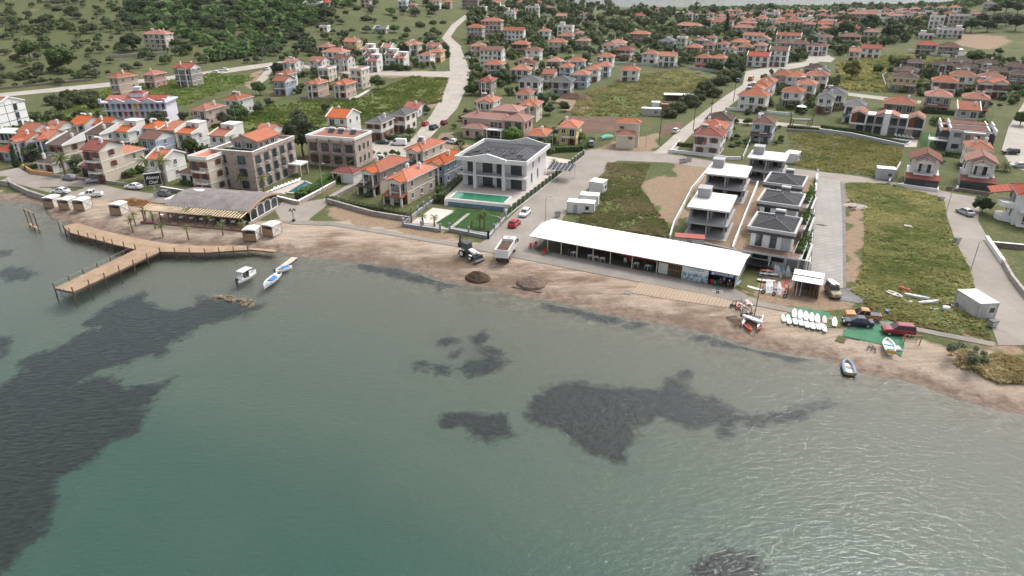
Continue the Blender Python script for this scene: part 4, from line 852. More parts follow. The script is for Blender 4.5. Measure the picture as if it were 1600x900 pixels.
def leafcloud(name, lobes, n, size, mat, seed, loose=0.25, core=0.78, flat=0.0):
 r = np.random.default_rng(seed); lobes = np.array(lobes); w = (lobes[:, 3]*lobes[:, 4]); w = w/w.sum()
 k = r.choice(len(lobes), n, p=w); u = r.normal(size=(n, 3)); u /= np.linalg.norm(u, axis=1)[:, None]
 rad = 1-np.abs(r.normal(size=n))*loose; rad = np.clip(rad, 0.35, 1.12)
 sc3 = np.stack([lobes[k, 3], lobes[k, 3], lobes[k, 4]], -1)
 c = lobes[k, :3]+u*sc3*rad[:, None]
 nrm = u*0.8+r.normal(size=(n, 3))*0.55+np.array([0, 0, 0.35]); nrm /= np.linalg.norm(nrm, axis=1)[:, None]
 t = np.cross(nrm, r.normal(size=(n, 3))); t /= np.linalg.norm(t, axis=1)[:, None]; bt = np.cross(nrm, t)
 s = size*r.uniform(0.6, 1.35, n)[:, None]
 V = np.stack([c-t*s, c-bt*s*0.7, c+t*s, c+bt*s*0.7], 1)
 tint = np.clip(r.uniform(0.05, 0.75, n)+r.uniform(-0.18, 0.30, len(lobes))[k], 0, 1)
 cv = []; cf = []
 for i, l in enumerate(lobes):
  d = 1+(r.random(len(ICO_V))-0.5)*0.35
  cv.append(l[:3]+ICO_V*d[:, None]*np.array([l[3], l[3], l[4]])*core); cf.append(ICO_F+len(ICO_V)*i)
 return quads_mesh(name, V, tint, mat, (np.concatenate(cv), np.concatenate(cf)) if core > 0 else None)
def lobes_for(kind, seed):
 r = random.Random(seed); L_ = []
 if kind in ('round', 'dark', 'bright', 'yellow', 'olive'):
  n = 9 if kind != 'olive' else 7
  for i in range(n):
   a = 2*math.pi*i/n+r.uniform(-.4, .4); q = r.uniform(0.35, 0.62); s = r.uniform(0.30, 0.46)
   L_.append((q*math.cos(a), q*math.sin(a), r.uniform(0.62, 1.15), s, s*0.8))
  L_ += [(r.uniform(-.15, .15), r.uniform(-.15, .15), 1.25, 0.42, 0.34), (0, 0, 0.85, 0.5, 0.45)]
 elif kind == 'shrub':
  for i in range(9):
   a = 2*math.pi*i/9+r.uniform(-.4, .4); q = r.uniform(0.3, 0.68); s = r.uniform(0.26, 0.42)
   L_.append((q*math.cos(a), q*math.sin(a), r.uniform(0.18, 0.5), s, s*0.85))
  L_ += [(0, 0, 0.55, 0.45, 0.38), (0.1, -0.1, 0.3, 0.55, 0.4)]
 elif kind == 'pine':
  for i in range(13):
   a = 2*math.pi*i/13+r.uniform(-.3, .3); q = r.uniform(0.3, 0.75); s = r.uniform(0.26, 0.38)
   L_.append((q*math.cos(a), q*math.sin(a), r.uniform(0.7, 1.1), s, s*0.6))
  L_ += [(0, 0, 1.15, 0.5, 0.32), (0, 0, 0.85, 0.6, 0.4)]
 elif kind == 'cypress':
  for i in range(9): L_.append((r.uniform(-.08, .08), r.uniform(-.08, .08), 0.5+i*0.42, 0.62*(1-i/11)+0.1, 0.5))
 elif kind == 'feather':
  for i in range(16):
   a = r.uniform(0, 6.28); q = r.uniform(0.2, 0.9); L_.append((q*math.cos(a), q*math.sin(a), r.uniform(0.35, 1.15), r.uniform(0.14, 0.26), r.uniform(0.2, 0.34)))
 return L_
TREE_SPEC = {'round': (1500, 0.085, 'round', 0.22, 0.76), 'dark': (1500, 0.08, 'dark', 0.2, 0.78), 'bright': (1700, 0.075, 'bright', 0.2, 0.78), 'yellow': (1300, 0.08, 'yellow', 0.25, 0.7), 'olive': (1300, 0.075, 'olive', 0.32, 0.6),
  'shrub': (1400, 0.075, 'shrub', 0.25, 0.74), 'pine': (1800, 0.075, 'dark', 0.22, 0.78), 'cypress': (1500, 0.085, 'dark', 0.15, 0.85), 'feather': (2600, 0.05, 'feather', 0.4, 0.0)}
CROWN = {}
for k, (n, s, mk, lo, co) in TREE_SPEC.items():
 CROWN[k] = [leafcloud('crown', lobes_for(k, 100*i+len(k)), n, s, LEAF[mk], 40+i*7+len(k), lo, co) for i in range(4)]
def trunk_mesh(h, r, limbs, seed):
 rr = random.Random(seed); mb = MB(); p = Vector((0, 0, -0.3)); n = 4
 for i in range(n):
  q = Vector((rr.uniform(-.05, .05), rr.uniform(-.05, .05), -0.3+(h+0.3)*(i+1)/n)); mb.bar(p, q, r*(1-0.15*i), 0, 6, r*(1-0.15*(i+1))); p = q
 for i in range(limbs):
  a = 6.28*i/limbs+rr.uniform(-.5, .5); z = h*rr.uniform(0.6, 1.0); mb.bar((0, 0, z), (0.5*math.cos(a), 0.5*math.sin(a), z+rr.uniform(0.25, 0.5)), r*0.5, 0, 5, r*0.2)
 return mb.mesh('trunk', BARK)
TRUNK = {'t': [trunk_mesh(0.75, 0.07, 5, i) for i in range(3)], 's': [trunk_mesh(0.2, 0.06, 6, i+9) for i in range(2)], 'c': [trunk_mesh(0.6, 0.09, 2, 20)]}
tree_n = [0]
def tree(pos, rad, kind, label, group=None, name=None, cat='tree', hs=1.0):
 tree_n[0] += 1; i = tree_n[0]; rr = random.Random(i*13)
 t = thing(name or ('shrub' if kind in ('shrub', 'feather') else 'tree'), label, 'shrub' if kind in ('shrub', 'feather') and cat == 'tree' else cat, pos, rr.uniform(0, 6.28), group)
 t.scale = (rad, rad*rr.uniform(0.85, 1.1), rad*hs*rr.uniform(0.88, 1.12))
 put('trunk', TRUNK['s' if kind in ('shrub', 'feather') else 'c' if kind == 'cypress' else 't'][i % (2 if kind in ('shrub', 'feather') else 1 if kind == 'cypress' else 3)], t)
 put('crown', CROWN[kind][i % 4], t); return t
def tree_at(cx, cy, wpx, kind, label, group=None, **k):
 """crown centre and crown width as the photograph shows them"""
 up = {'shrub': 0.32, 'feather': 0.6, 'cypress': 1.9}.get(kind, 0.85)
 g = spot(cx, cy+2); 
 for _ in range(3):
  Yd = g.y*CP+(CAM_H-g.z)*SP; rad = wpx/2*Yd/FPX; g = spot(cx, cy, up*rad)
 return tree(g, rad, kind, label, group, **k)
KEY = [
 (470,212,78,'pine','large dark spreading pine between the two stone hotels'), (520,208,34,'dark','dark tree beside the large pine, behind the second stone hotel'), (92,90,46,'round','broad dense bush standing alone on the hill meadow'), (42,75,38,'round','dense bush near the picture edge on the hill meadow'),
 (112,205,36,'round','dark round tree behind the shore-side houses'), (128,216,22,'bright','small bright tree in front of the dark round one'), (802,209,38,'bright','bright green round tree in the garden of the pink villa'),
 (784,118,30,'dark','dark wide tree over the terracotta low roof'), (868,107,22,'dark','dark round tree beside the pale blue houses'), (736,136,28,'round','roadside tree at the bend of the hill road'), (847,153,28,'dark','dark tree touching the cream house, one of two'), (858,169,25,'dark','round dark tree beside the pedimented balcony house'),
 (1395,47,38,'dark','tallest dark tree in front of the far town'), (1360,34,26,'dark','dark tree left of the tallest one in the far town'), (1322,44,32,'dark','wide dark tree among far houses near the brown roofs'), (1136,38,15,'cypress','tall dark cypress in the middle of the town'), (1103,34,18,'dark','round dark tree beside the cypress'),
 (1060,24,15,'dark','round dark tree before the distant bay'), (1526,87,34,'round','round tree below the brown hillside patch'), (1562,79,15,'round','single bush on the green slope'), (1597,184,30,'round','tree by the wide gravel road at the picture edge'), (1538,318,34,'dark','dark tree beside the red-roofed corner house'),
 (1372,108,20,'round','round bush alone on the pale meadow'), (1332,109,36,'yellow','wide yellowish bush on the pale meadow'), (1418,99,38,'shrub','low wide bush on the meadow behind the dark roofs'), (374,174,34,'round','garden tree below the white chimneyed house'), (404,167,26,'olive','grey-green tree beside the white chimneyed house'), (420,158,20,'olive','small olive tree above the meadow'),
 (350,184,30,'olive','olive tree in front of the pink stone house'), (465,180,30,'olive','olive bush alone on the green meadow'), (508,168,20,'olive','bushy olive at the upper edge of the meadow'), (590,127,28,'round','round tree beside the tall cream house'), (405,137,26,'round','dark round tree at the spur road corner'), (432,107,22,'dark','round garden tree at the white row end'),
 (631,77,22,'dark','round dark tree among the white rows'), (244,185,36,'olive','grey olive group in front of the lilac hotel'), (296,227,30,'round','tree behind the white stepped house'), (50,236,34,'olive','ragged olive beside the blue house'), (22,244,18,'cypress','short conifer by the low red roof'), (118,250,28,'olive','olive between the palms and the tall beige house'),
 (400,209,28,'dark','dark garden tree beside the low orange roof'), (1465,188,18,'round','tree between the gabled row and the stepped villa'), (712,229,0,'',''), (1569,262,0,'',''), (205,62,38,'pine','dark pine beside the lone hillside house'), (268,66,20,'dark','tree in front of the lone hillside house'), (290,75,22,'dark','dark tree on the slope beside the hillside house')]
KEY += [(216,266,22,'shrub','low bush beside the tall palm pair'), (286,182,22,'olive','olive at the meadow corner above the stepped houses'), (330,284,26,'round','tree between the cream house and the big stone hotel'), (205,268,18,'bright','bright bush in the tall beige house garden'), (270,222,20,'dark','dark tree between blue-grey and white stepped houses'), (185,226,18,'round','tree behind the tall beige house'),
 (318,190,20,'olive','olive beside the pink stone house'), (66,246,24,'olive','olive behind the white shore pavilion'), (500,284,18,'bright','bright tree in the hotel pool garden'), (474,301,18,'bright','bright bush at the hotel pool corner'), (520,272,16,'round','tree beside the small gatehouse'), (640,205,20,'round','tree at the grey-roofed villas'), (666,170,18,'round','roadside tree by the red-roofed cottage'), (655,160,16,'olive','olive above the red-roofed cottage'), (735,180,22,'round','tree beside the pink villa drive'), (752,200,18,'olive','olive before the pink villa'), (906,214,20,'bright','bright tree beside the yellow house')]
for i, (cx, cy, w) in enumerate(((582,238,10),(592,240,9),(602,240,10),(613,238,12),(622,240,10))): tree_at(cx, cy, w, 'bright', f'small row tree below the car park, {ORD[i]} from the stone guesthouse', 'row trees below the car park')
for cx, cy, w, k, lab in KEY:
 if w: tree_at(cx, cy, w, k, lab)
for cx, cy, w in ((1145,120,32),(1125,127,34),(1105,138,36),(1090,150,34),(1115,147,28),(1075,160,36),(1060,170,34),(1045,178,30),(1085,163,24),(1040,167,20),(1150,112,24),(1133,117,26)): tree_at(cx, cy, w, 'shrub', 'olive-green bush of the thicket along the slanting road', 'thicket along the slanting road', hs=1.15)
for cx, cy, w in ((1122,103,24),(1142,101,28),(1158,106,20),(1108,104,16)): tree_at(cx, cy, w, 'dark', 'dark tree of the clump at the road bend', 'clump at the road bend')
for cx, cy, w in ((85,158,30),(100,166,34),(120,157,36),(140,151,32),(150,165,30),(106,151,24),(165,160,20)): tree_at(cx, cy, w, 'shrub', 'bush of the thicket behind the shore-side houses', 'thicket behind the shore-side houses', hs=1.3)
for cx, cy, w in ((1520,38,28),(1535,28,24),(1545,38,26),(1560,32,26),(1575,30,22),(1590,35,30),(1505,42,16),(1555,14,20),(1575,7,28),(1592,12,22),(1530,36,18)): tree_at(cx, cy, w, 'pine', 'dark pine of the hilltop grove in the upper right', 'pines of the hilltop grove')
# random planting inside outlines, clear of houses and roads
ROADW = [wpoly(px) for nm, px, mt, lv in ROADS if nm in ('road', 'promenade', 'concrete_yard', 'ploughed_field')]
def pip1(x, y, poly):
 ins = False; n = len(poly); j = n-1
 for i in range(n):
  xi, yi = poly[i]; xj, yj = poly[j]
  if (yi > y) != (yj > y) and x < (xj-xi)*(y-yi)/(yj-yi)+xi: ins = not ins
  j = i
 return ins
BLOCK = []
def clear(x, y, r):
 for a, c, q, rf in HOUSES:
  if (a-x)**2+(c-y)**2 < (q*0.72+r*0.6)**2: return False
 for a, c, q in BLOCK:
  if (a-x)**2+(c-y)**2 < (q+r*0.6)**2: return False
 return not any(pip1(x, y, p) for p in ROADW)
SEEN = set()
KADJ = {'round': 'round green', 'dark': 'dark', 'bright': 'bright green', 'olive': 'grey-green', 'shrub': 'low bushy', 'yellow': 'yellowish'}
def scatter(poly, n, w0, w1, kinds, label, group, seed, hs=1.0, sep=0.9, refs=False, name=None):
 r = random.Random(seed); xs = [p[0] for p in poly]; ys = [p[1] for p in poly]; got = []; tries = 0; seen = SEEN
 while len(got) < n and tries < n*30:
  tries += 1; x = r.uniform(min(xs), max(xs)); y = r.uniform(min(ys), max(ys))
  if not pip1(x, y, poly): continue
  g = spot(x, y); Yd = g.y*CP+(CAM_H-g.z)*SP; rad = r.uniform(w0, w1)/2*Yd/FPX; rad = min(rad, 6.0)
  if not clear(g.x, g.y, rad) or any((g.x-a)**2+(g.y-c)**2 < ((rad+q)*sep)**2 for a, c, q in got): continue
  k = r.choice(kinds); lab = label
  if refs:
   h = min(HOUSES, key=lambda t: (t[0]-g.x)**2+(t[1]-g.y)**2)
   side = 'behind' if g.y > h[1]+h[2]*0.6 else 'in front of' if g.y < h[1]-h[2]*0.6 else 'beside'
   lab = f"{KADJ[k]} {'bush' if k == 'shrub' else 'tree'} {side} {h[3]}"
   lab = ' '.join(lab.split()[:16])
   if lab in seen: continue
   seen.add(lab)
  got.append((g.x, g.y, rad)); tree(g, rad, k, lab, group, hs=hs, name=name if k != 'shrub' else None)
TOWN_T = []
def mass(poly, n, w0, w1, seed):
 """positions for the small trees of the far town that read as one mass"""
 r = random.Random(seed); xs = [p[0] for p in poly]; ys = [p[1] for p in poly]; k = 0; tries = 0
 while k < n and tries < n*20:
  tries += 1; x = r.uniform(min(xs), max(xs)); y = r.uniform(min(ys), max(ys))
  if not pip1(x, y, poly): continue
  g = spot(x, y); Yd = g.y*CP+(CAM_H-g.z)*SP; rad = min(6.5, r.uniform(w0, w1)/2*Yd/FPX)
  if clear(g.x, g.y, rad): k += 1; TOWN_T.append((g.x, g.y, g.z, rad, r.random()))

# ------------------------------------------------------------------ buildings with a shape of their own
def fr(pa, pb, lift=0.0, rot=None):
 """ground line seen between two photograph points: start, length, heading"""
 A = spot(*pa, lift); B = spot(*pb, lift); d = B-A
 return A, math.hypot(d.x, d.y), math.atan2(d.y, d.x) if rot is None else R(rot)
def block(p, r, label=None): BLOCK.append((p[0], p[1], r))
def loc2w(o, rz, x, y): return o.x+math.cos(rz)*x-math.sin(rz)*y, o.y+math.sin(rz)*x+math.cos(rz)*y
PANEL = plain('solar_panel', (0.010, 0.012, 0.022), 0.45, 0.2, 3.0, spec=0.2); PANELF = plain('panel_frame', (0.35, 0.36, 0.38), 0.4, 0.1, 2.0, metal=0.5)
_pm = MB().box(-0.5, 0.5, -0.85, 0.85, 0, 0.04, 1); _pm.box(-0.46, 0.46, -0.81, 0.81, 0.04, 0.046, 0); _pm.box(-0.46, 0.46, -0.012, 0.012, 0.046, 0.05, 1); PANEL_ME = _pm.mesh('solar_panel', [PANEL, PANELF])
def panel_on(par, x, y, z, nx, ny, nz, spin=0):
 o = put('solar_panel', PANEL_ME, par, (x, y, z)); n = Vector((nx, ny, nz)).normalized()
 o.rotation_euler = (Vector((0, 0, 1)).rotation_difference(n).to_matrix() @ Matrix.Rotation(spin, 3, 'Z')).to_euler(); return o
MARBLE = plain('white_stone_cladding', (0.66, 0.65, 0.64), 0.7, 0.16, 1.2)
POOLT = surf('pool_tile', (0.10, 0.20, 0.24), (0.16, 0.28, 0.32), 0.5, 1.5, None, 10, (0.10, 0.15, 0.2), 0.1)
m, N, L, b = nodes('pool_water'); b.inputs['Base Color'].default_value = (0.03, 0.20, 0.11, 1); b.inputs['Roughness'].default_value = 0.05
bump(N, L, b, noise(N, L, wpos(N, L), 2.0, 2), 0.15, 0.05); GPOOL = m
m, N, L, b = nodes('pool_water_teal'); b.inputs['Base Color'].default_value = (0.02, 0.11, 0.13, 1); b.inputs['Roughness'].default_value = 0.05
bump(N, L, b, noise(N, L, wpos(N, L), 2.0, 2), 0.15, 0.05); TPOOL = m

# --- solar villa on its terrace
TL = 1.6
tp = [spot(x, y, TL) for x, y in ((694,311.5),(702,310.8),(788.5,319.5),(800,319.8),(893,250),(830,240),(746,236),(716,268))]
mb = MB(); cz = tp[0].z; mb.prism([(p.x-tp[0].x, p.y-tp[0].y) for p in tp], -1.5, TL, 0, 1)
tag(mb.build('terrace', [TRIM, TILE], None, tp[0]), 'raised pale tiled terrace under the white solar villa', 'terrace')
o, w, rz = fr((723.5,287.5), (822.5,297.6), TL); w = max(w, 15); d = 16.5; o = o+Vector((0, 0, TL))
v = thing('villa', 'white two-storey villa with solar panels on its dark roof beside the green pool', 'villa', o, rz); block(loc2w(o, rz, w/2, d/2), 13)
MB().box(0, w, 0, d, -0.5, 6.9).build('wall', MARBLE, v)
MB().box(-0.25, w+0.25, -2.1, -0.02, 3.05, 3.4).build('balcony_slab', MARBLE, v)
for x in (w*0.245, w*0.69): MB().box(x-0.42, x+0.42, -2.25, -1.4, 0, 3.05).box(x-0.38, x+0.38, -2.2, -1.45, 3.4, 6.7).build('column', MARBLE, v)
for x0, x1 in ((0.1, w*0.245-0.5), (w*0.245+0.5, w*0.69-0.5), (w*0.69+0.5, w-0.1)): railing(MB(), [(x0, -2.0), (x1, -2.0)], 3.4, 1.0, 0, 0.35).build('railing', RAIL, v)
for z in (0.05, 3.5):
 for x, ww in ((w*0.155, 2.4), (w*0.40, 2.6), (w*0.585, 1.5), (w*0.845, 2.8)):
  MB().box(-ww/2, ww/2, -0.06, 0.0, 0, 2.5, 0).box(-ww/2-0.1, ww/2+0.1, -0.1, 0.0, 2.5, 2.62, 1).build('shutter_door', [CHAR, GREYTRIM], v, (x, -0.01, z))
for y in (4, 9): add_window(v, w+0.02, y, 1.0, 'r', 0.8, 2.2, 'g'); add_window(v, w+0.02, y+1, 4.5, 'r', 0.8, 1.4, 'g')
# parapet roof: fascia ring with front and rear pediments, dark low hip inside
ov = 0.9; x0, x1, y0, y1 = -ov, w+ov, -2.6, d+0.7; zf, zt = 6.7, 7.75; mb = MB(); t = 0.35
mb.box(x0, x1, y0, y1, zf, zf+0.25, 0)
mb.box(x0, x0+t, y0+t, y1-t, zf+0.25, zt, 0).box(x1-t, x1, y0+t, y1-t, zf+0.25, zt, 0)
pa, pb = w*0.17, w*0.75
def ped(a, c, ya, yb): mb.extrude([(x0, zf+0.25), (x1, zf+0.25), (x1, zt), (c, zt), ((a+c)/2, zt+1.15), (a, zt), (x0, zt)], ya, yb, 0, 'y')
ped(pa, pb, y0, y0+t); ped(w*0.4, w*0.95, y1-t, y1)
mb.extrude([(pa-0.1, zf+0.1), (pb+0.1, zf+0.1), (pb+0.1, zt+0.05), ((pa+pb)/2, zt+1.2), (pa-0.1, zt+0.05)], y0-0.5, y0-0.003, 0, 'y')
ra = [Vector((x0+t, y0+t, zf+0.26)), Vector((x1-t, y0+t, zf+0.26)), Vector((x1-t, y1-t, zf+0.26)), Vector((x0+t, y1-t, zf+0.26))]
yr = (y0+y1)/2; hgt = 1.5; rl, rr_ = Vector((x0+6.5, yr, zf+0.26+hgt)), Vector((x1-6.5, yr, zf+0.26+hgt))
mb.quad(ra[0], ra[1], rr_, rl, m=1); mb.quad(ra[1], ra[2], rr_, m=1); mb.quad(ra[2], ra[3], rl, rr_, m=1); mb.quad(ra[3], ra[0], rl, m=1)
rf = mb.build('roof', [MARBLE, roofmat('slate')], v)
sl_ = hgt/(yr-y0-t); zr = zf+0.26
for i in range(9):
 for j in range(3):
  x = x0+5.2+i*1.25+0.2*j; y = y0+t+3.0+j*1.85
  if (i*7+j*3) % 5 == 0 or x > x1-3.5+0.0 or j*1.8 > 5: continue
  panel_on(rf, x, y, zr+(y-y0-t)*sl_+0.16, 0, -sl_, 1)
sr = hgt/6.2
for j in range(7):
 for i in range(2):
  x = x1-t-1.1-i*1.85; y = y0+t+3.6+j*1.25+i*0.4
  if abs(y-yr) > (x1-t-x)*1.35+3.0 and False: continue
  if (x1-t-x)*1.0 > min(y-y0-t, y1-t-y)*0.62: continue
  panel_on(rf, x, y, zr+(x1-t-x)*sr+0.16, sr, 0, 1, math.pi/2)
for j in range(5):
 for i in range(2):
  x = x0+t+1.2+i*1.85; y = y0+t+4.5+j*1.25
  if (x-x0-t) > min(y-y0-t, y1-t-y)*0.62: continue
  panel_on(rf, x, y, zr+(x-x0-t)*sr+0.16, -sr, 0, 1, math.pi/2)
tb = thing('garden_table', 'dark garden table with chairs under the villa balcony', 'table', Vector((*loc2w(o, rz, w*0.42, -0.95), o.z)), rz)
MB().box(-1.0, 1.0, -0.4, 0.4, 0.7, 0.76).build('table_top', CHAR, tb)
for sx in (-0.85, 0.85):
 for sy in (-0.3, 0.3): MB().bar((sx, sy, 0), (sx, sy, 0.7), 0.04).build('leg', CHAR, tb)
for i, x in enumerate((-1.5, 1.5, -0.5, 0.5)):
 c = MB().box(-0.25, 0.25, -0.25, 0.25, 0.4, 0.46).box(-0.25, 0.25, 0.2, 0.26, 0.46, 0.95)
 for sx in (-0.22, 0.22):
  for sy in (-0.22, 0.22): c.bar((sx, sy, 0), (sx, sy, 0.4), 0.025)
 tag(c.build('chair', CHAR, None, Vector((*loc2w(o, rz, w*0.42+x, -0.95+(0.75 if abs(x) < 1 else 0)), o.z)), rz+(1.57 if x == -1.5 else -1.57 if x == 1.5 else 0)), ['dark chair at the outer end of the villa table', 'dark chair at the inner end of the villa table', 'dark chair behind the villa table, by the wall, one', 'dark chair behind the villa table, by the door'][i], 'chair', 'chairs at the villa table')
# carport with panels
o2, w2, rz2 = fr((852,276), (884,268), 1.0); cp = thing('solar_carport', 'slanted solar panel carport behind the white villa', 'carport', o2+Vector((0,0,0.3)), rz)
for i in range(6):
 for j in range(3): panel_on(cp, 0.8+i*1.1, 0.9+j*1.75, 3.0+0.25*(j-1), 0, -0.14, 1)
for x in (0.4, 6.6):
 for y in (0.4, 5): MB().bar((x, y, -1), (x, y, 2.9+0.1*y-0.4), 0.09).build('post', TRIM, cp)
MB().beam((0.3, 0.4, 2.65), (7, 0.4, 2.65), 0.12, 0.15).beam((0.3, 5, 3.1), (7, 5, 3.1), 0.12, 0.15).build('rail', TRIM, cp)
# pool on the terrace edge
pc = [spot(x, y, TL) for x, y in ((703,308.7),(788.7,317.3),(798.7,307.6),(714,299.4))]; z0 = pc[0].z+TL
pl = thing('swimming_pool', 'green-water swimming pool with tiled overflow wall in front of the solar villa', 'pool', Vector((pc[0].x, pc[0].y, z0)))
q = [(p.x-pc[0].x, p.y-pc[0].y) for p in pc]
MB().prism(q, -0.1, 0.02).build('water', GPOOL, pl)
mb = MB()
for i in range(1, 4): a, c = Vector((*q[i], 0.06)), Vector((*q[(i+1) % 4], 0.06)); mb.beam(a, c, 0.45, 0.14)
mb.build('coping', TRIM, pl)
fo = Vector((q[1][1]-q[0][1], -(q[1][0]-q[0][0]), 0)).normalized()
MB().extrude([(0, 0), (0, 0)], 0, 0) if False else None
a, c = Vector((*q[0], 0)), Vector((*q[1], 0))
MB().beam(a+fo*0.3+Vector((0,0,-0.36)), c+fo*0.3+Vector((0,0,-0.36)), 0.5, 0.7).beam(a+fo*0.75+Vector((0,0,-1.1)), c+fo*0.75+Vector((0,0,-1.1)), 0.9, 1.2).build('overflow_wall', POOLT, pl)
MB().beam(a+fo*0.6+Vector((0,0,0.0)), c+fo*0.6+Vector((0,0,0.0)), 0.14, 0.1).beam(a+fo*1.22+Vector((0,0,-0.52)), c+fo*1.22+Vector((0,0,-0.52)), 0.16, 0.1).build('wall_cap', TRIM, pl)
sheet('lawn', [(714,326),(786,333),(779,338),(711,330.5)], LAWN, 2); sheet('lawn', [(736,333),(784,339.5),(764,364),(709,355.5)], LAWN, 2); sheet('lawn', [(711,330.5),(731,332.5),(706,352.5),(698,357),(681,348.5)], LAWN, 2)
sheet('court', [(676,325),(709,329),(681,348.5),(641,349)], GRAVD, 1); sheet('garden_path', [(708,331),(779,338),(784,340),(764,366),(690,358),(640,350),(672,328)], surf('path_stone', (0.30, 0.30, 0.27), (0.38, 0.37, 0.33), 0.3, 1.0, 0.8, 17), 0)
GRANITE = masonry('grey_granite', (0.24, 0.25, 0.28), (0.34, 0.35, 0.38), (0.3, 0.3, 0.32), 1.5)
def stone_fence(pxs, label, hw=0.7, hp=1.7, gap=3.2, mat=None, rails=True, cat='fence', posts=True, t=0.35, group=None, infill=None):
 P = [spot(*p) for p in pxs]; f = thing('garden_fence' if rails else 'garden_wall', label, cat, P[0], 0, group); O = P[0]; mat = mat or GRANITE
 for i in range(len(P)-1):
  a, c = P[i]-O, P[i+1]-O; n = max(1, int((c-a).length/gap)); dv = (c-a)/n
  MB().beam(a+Vector((0,0,hw/2-0.2)), c+Vector((0,0,hw/2-0.2)), t, hw+0.4).build('base_wall', mat, f)
  MB().beam(a+Vector((0,0,hw+0.03)), c+Vector((0,0,hw+0.03)), t+0.1, 0.08).build('coping', TRIM if mat is not GRANITE else GREYTRIM, f)
  for k in range(n+(1 if i == len(P)-2 else 0)):
   p = a+dv*k
   if posts:
    MB().box(-0.2, 0.2, -0.2, 0.2, -0.3, hp).box(-0.26, 0.26, -0.26, 0.26, hp, hp+0.1).extrude([(-0.2, hp+0.1), (0.2, hp+0.1), (0, hp+0.32)], -0.18, 0.18).build('post', mat if rails else TRIM, f, p)
  if rails and posts:
   for k in range(n):
    s, e = a+dv*(k+0.07), a+dv*(k+0.93)
    if infill == 'hedge': MB().beam(s+Vector((0,0,hw+0.75)), e+Vector((0,0,hw+0.75)), 0.4, 1.35).build('panel', LEAFBOX, f)
    else:
     mb = MB(); mb.beam(s+Vector((0,0,hw+0.25)), e+Vector((0,0,hw+0.25)), 0.04, 0.04); mb.beam(s+Vector((0,0,hp-0.2)), e+Vector((0,0,hp-0.2)), 0.04, 0.04)
     for q_ in range(7): pp = s+(e-s)*q_/6; mb.bar(pp+Vector((0,0,hw+0.1)), pp+Vector((0,0,hp-0.1)), 0.018, 0, 4)
     mb.build('railing', RAIL, f)
 return f
LEAFBOX = surf('clipped_hedge', (0.020, 0.040, 0.015), (0.055, 0.085, 0.03), 1.5, 3.0, None, 0, (0.07, 0.05, 0.03), 1.0)
stone_fence([(630,354),(688,362.5)], 'grey granite fence in front of the white court')
stone_fence([(702.5,361.5),(763,373.5)], 'grey granite fence in front of the villa lawn')
stone_fence([(763,373.5),(789,343)], 'grey granite side fence of the villa lawn along the paver road')
stone_fence([(630,353),(652,334),(680,314)], 'grey granite side fence beside the open orange porch villa')
stone_fence([(791,340),(806,327),(912,244)], 'white-posted hedge fence climbing along the paver road', 0.35, 1.75, 2.6, TRIM, infill='hedge')
# --- generic straight walls
def wall_line(pxs, label, h, mat, t=0.3, cap=True, name='garden_wall', cat='wall', group=None):
 P = [spot(*p) for p in pxs]; f = thing(name, label, cat, P[0], 0, group)
 for i in range(len(P)-1):
  a, c = P[i]-P[0], P[i+1]-P[0]; MB().beam(a+Vector((0,0,h/2-0.25)), c+Vector((0,0,h/2-0.25)), t, h+0.5).build('wall_run', mat, f)
  if cap: MB().beam(a+Vector((0,0,h+0.045)), c+Vector((0,0,h+0.045)), t+0.12, 0.09).build('coping', TRIM, f)
 return f

# --- stone hotel with roof terrace
o, w, rz = fr((342,292.5), (393,299)); rz = R(-16); w = 11.5; d = 18.5; H = 9.0
h = thing('hotel', 'large stone hotel with green roof terrace and orange penthouse roof', 'hotel', o, rz); block(loc2w(o, rz, 5, 7), 9); block(loc2w(o, rz, 5, 13), 9)
ST = wallmat('stone')
MB().box(0, w, 0, d, -1.5, H).build('wall', ST, h)
mb = MB()
for a in ((-0.2, w+0.2, -0.2, 0.15), (-0.2, w+0.2, d-0.15, d+0.2), (-0.2, 0.15, 0.15, d-0.15), (w-0.15, w+0.2, 0.15, d-0.15)): mb.box(*a, H, H+0.85)
mb.build('parapet', ST, h); MB().box(0.2, w-0.2, 0.2, 5.5, H+0.01, H+0.06).build('turf_terrace', LAWN, h); MB().box(0.2, w-0.2, 5.52, d-0.2, H+0.01, H+0.05).build('roof_deck', CONCR, h)
mb = MB()
for a in ((-0.28, w+0.28, -0.28, 0.2), (-0.28, 0.2, 0.2, d), (w-0.2, w+0.28, 0.2, d)): mb.box(*a, H+0.85, H+0.95)
mb.build('coping', TRIM, h)
MB().box(2.6, w-1.8, 5.0, 14, H+0.06, H+2.2).build('penthouse_wall', ST, h)
gm, _ = gable_roof(w-3.8, 9.6, H+2.3, 0.4, 0.34, 'y'); gm.build('penthouse_roof', [roofmat('vivid'), ST, roofmat('vivid')], h, ((w+0.8)/2, 9.5, 0))
for x in (4.0, 7.4): add_window(h, x, 4.98, H+0.3, 'f', 1.8, 1.7, 'w')
for y in (6.5, 9, 11.5): add_window(h, w-1.78, y, H+0.5, 'r', 1.4, 1.2, 'w')
def balc(par, x, y, z, side, wd=1.9):
 rzz = {'f': 0, 'r': math.pi/2, 'l': -math.pi/2}[side]; mb = MB().box(-wd/2, wd/2, -0.75, 0, -0.12, 0, 1); railing(mb, [(-wd/2, 0), (-wd/2, -0.7), (wd/2, -0.7), (wd/2, 0)], 0, 0.9, 0, 0.35); mb.build('balcony', [RAIL, CONCR], par, (x, y, z), rzz)
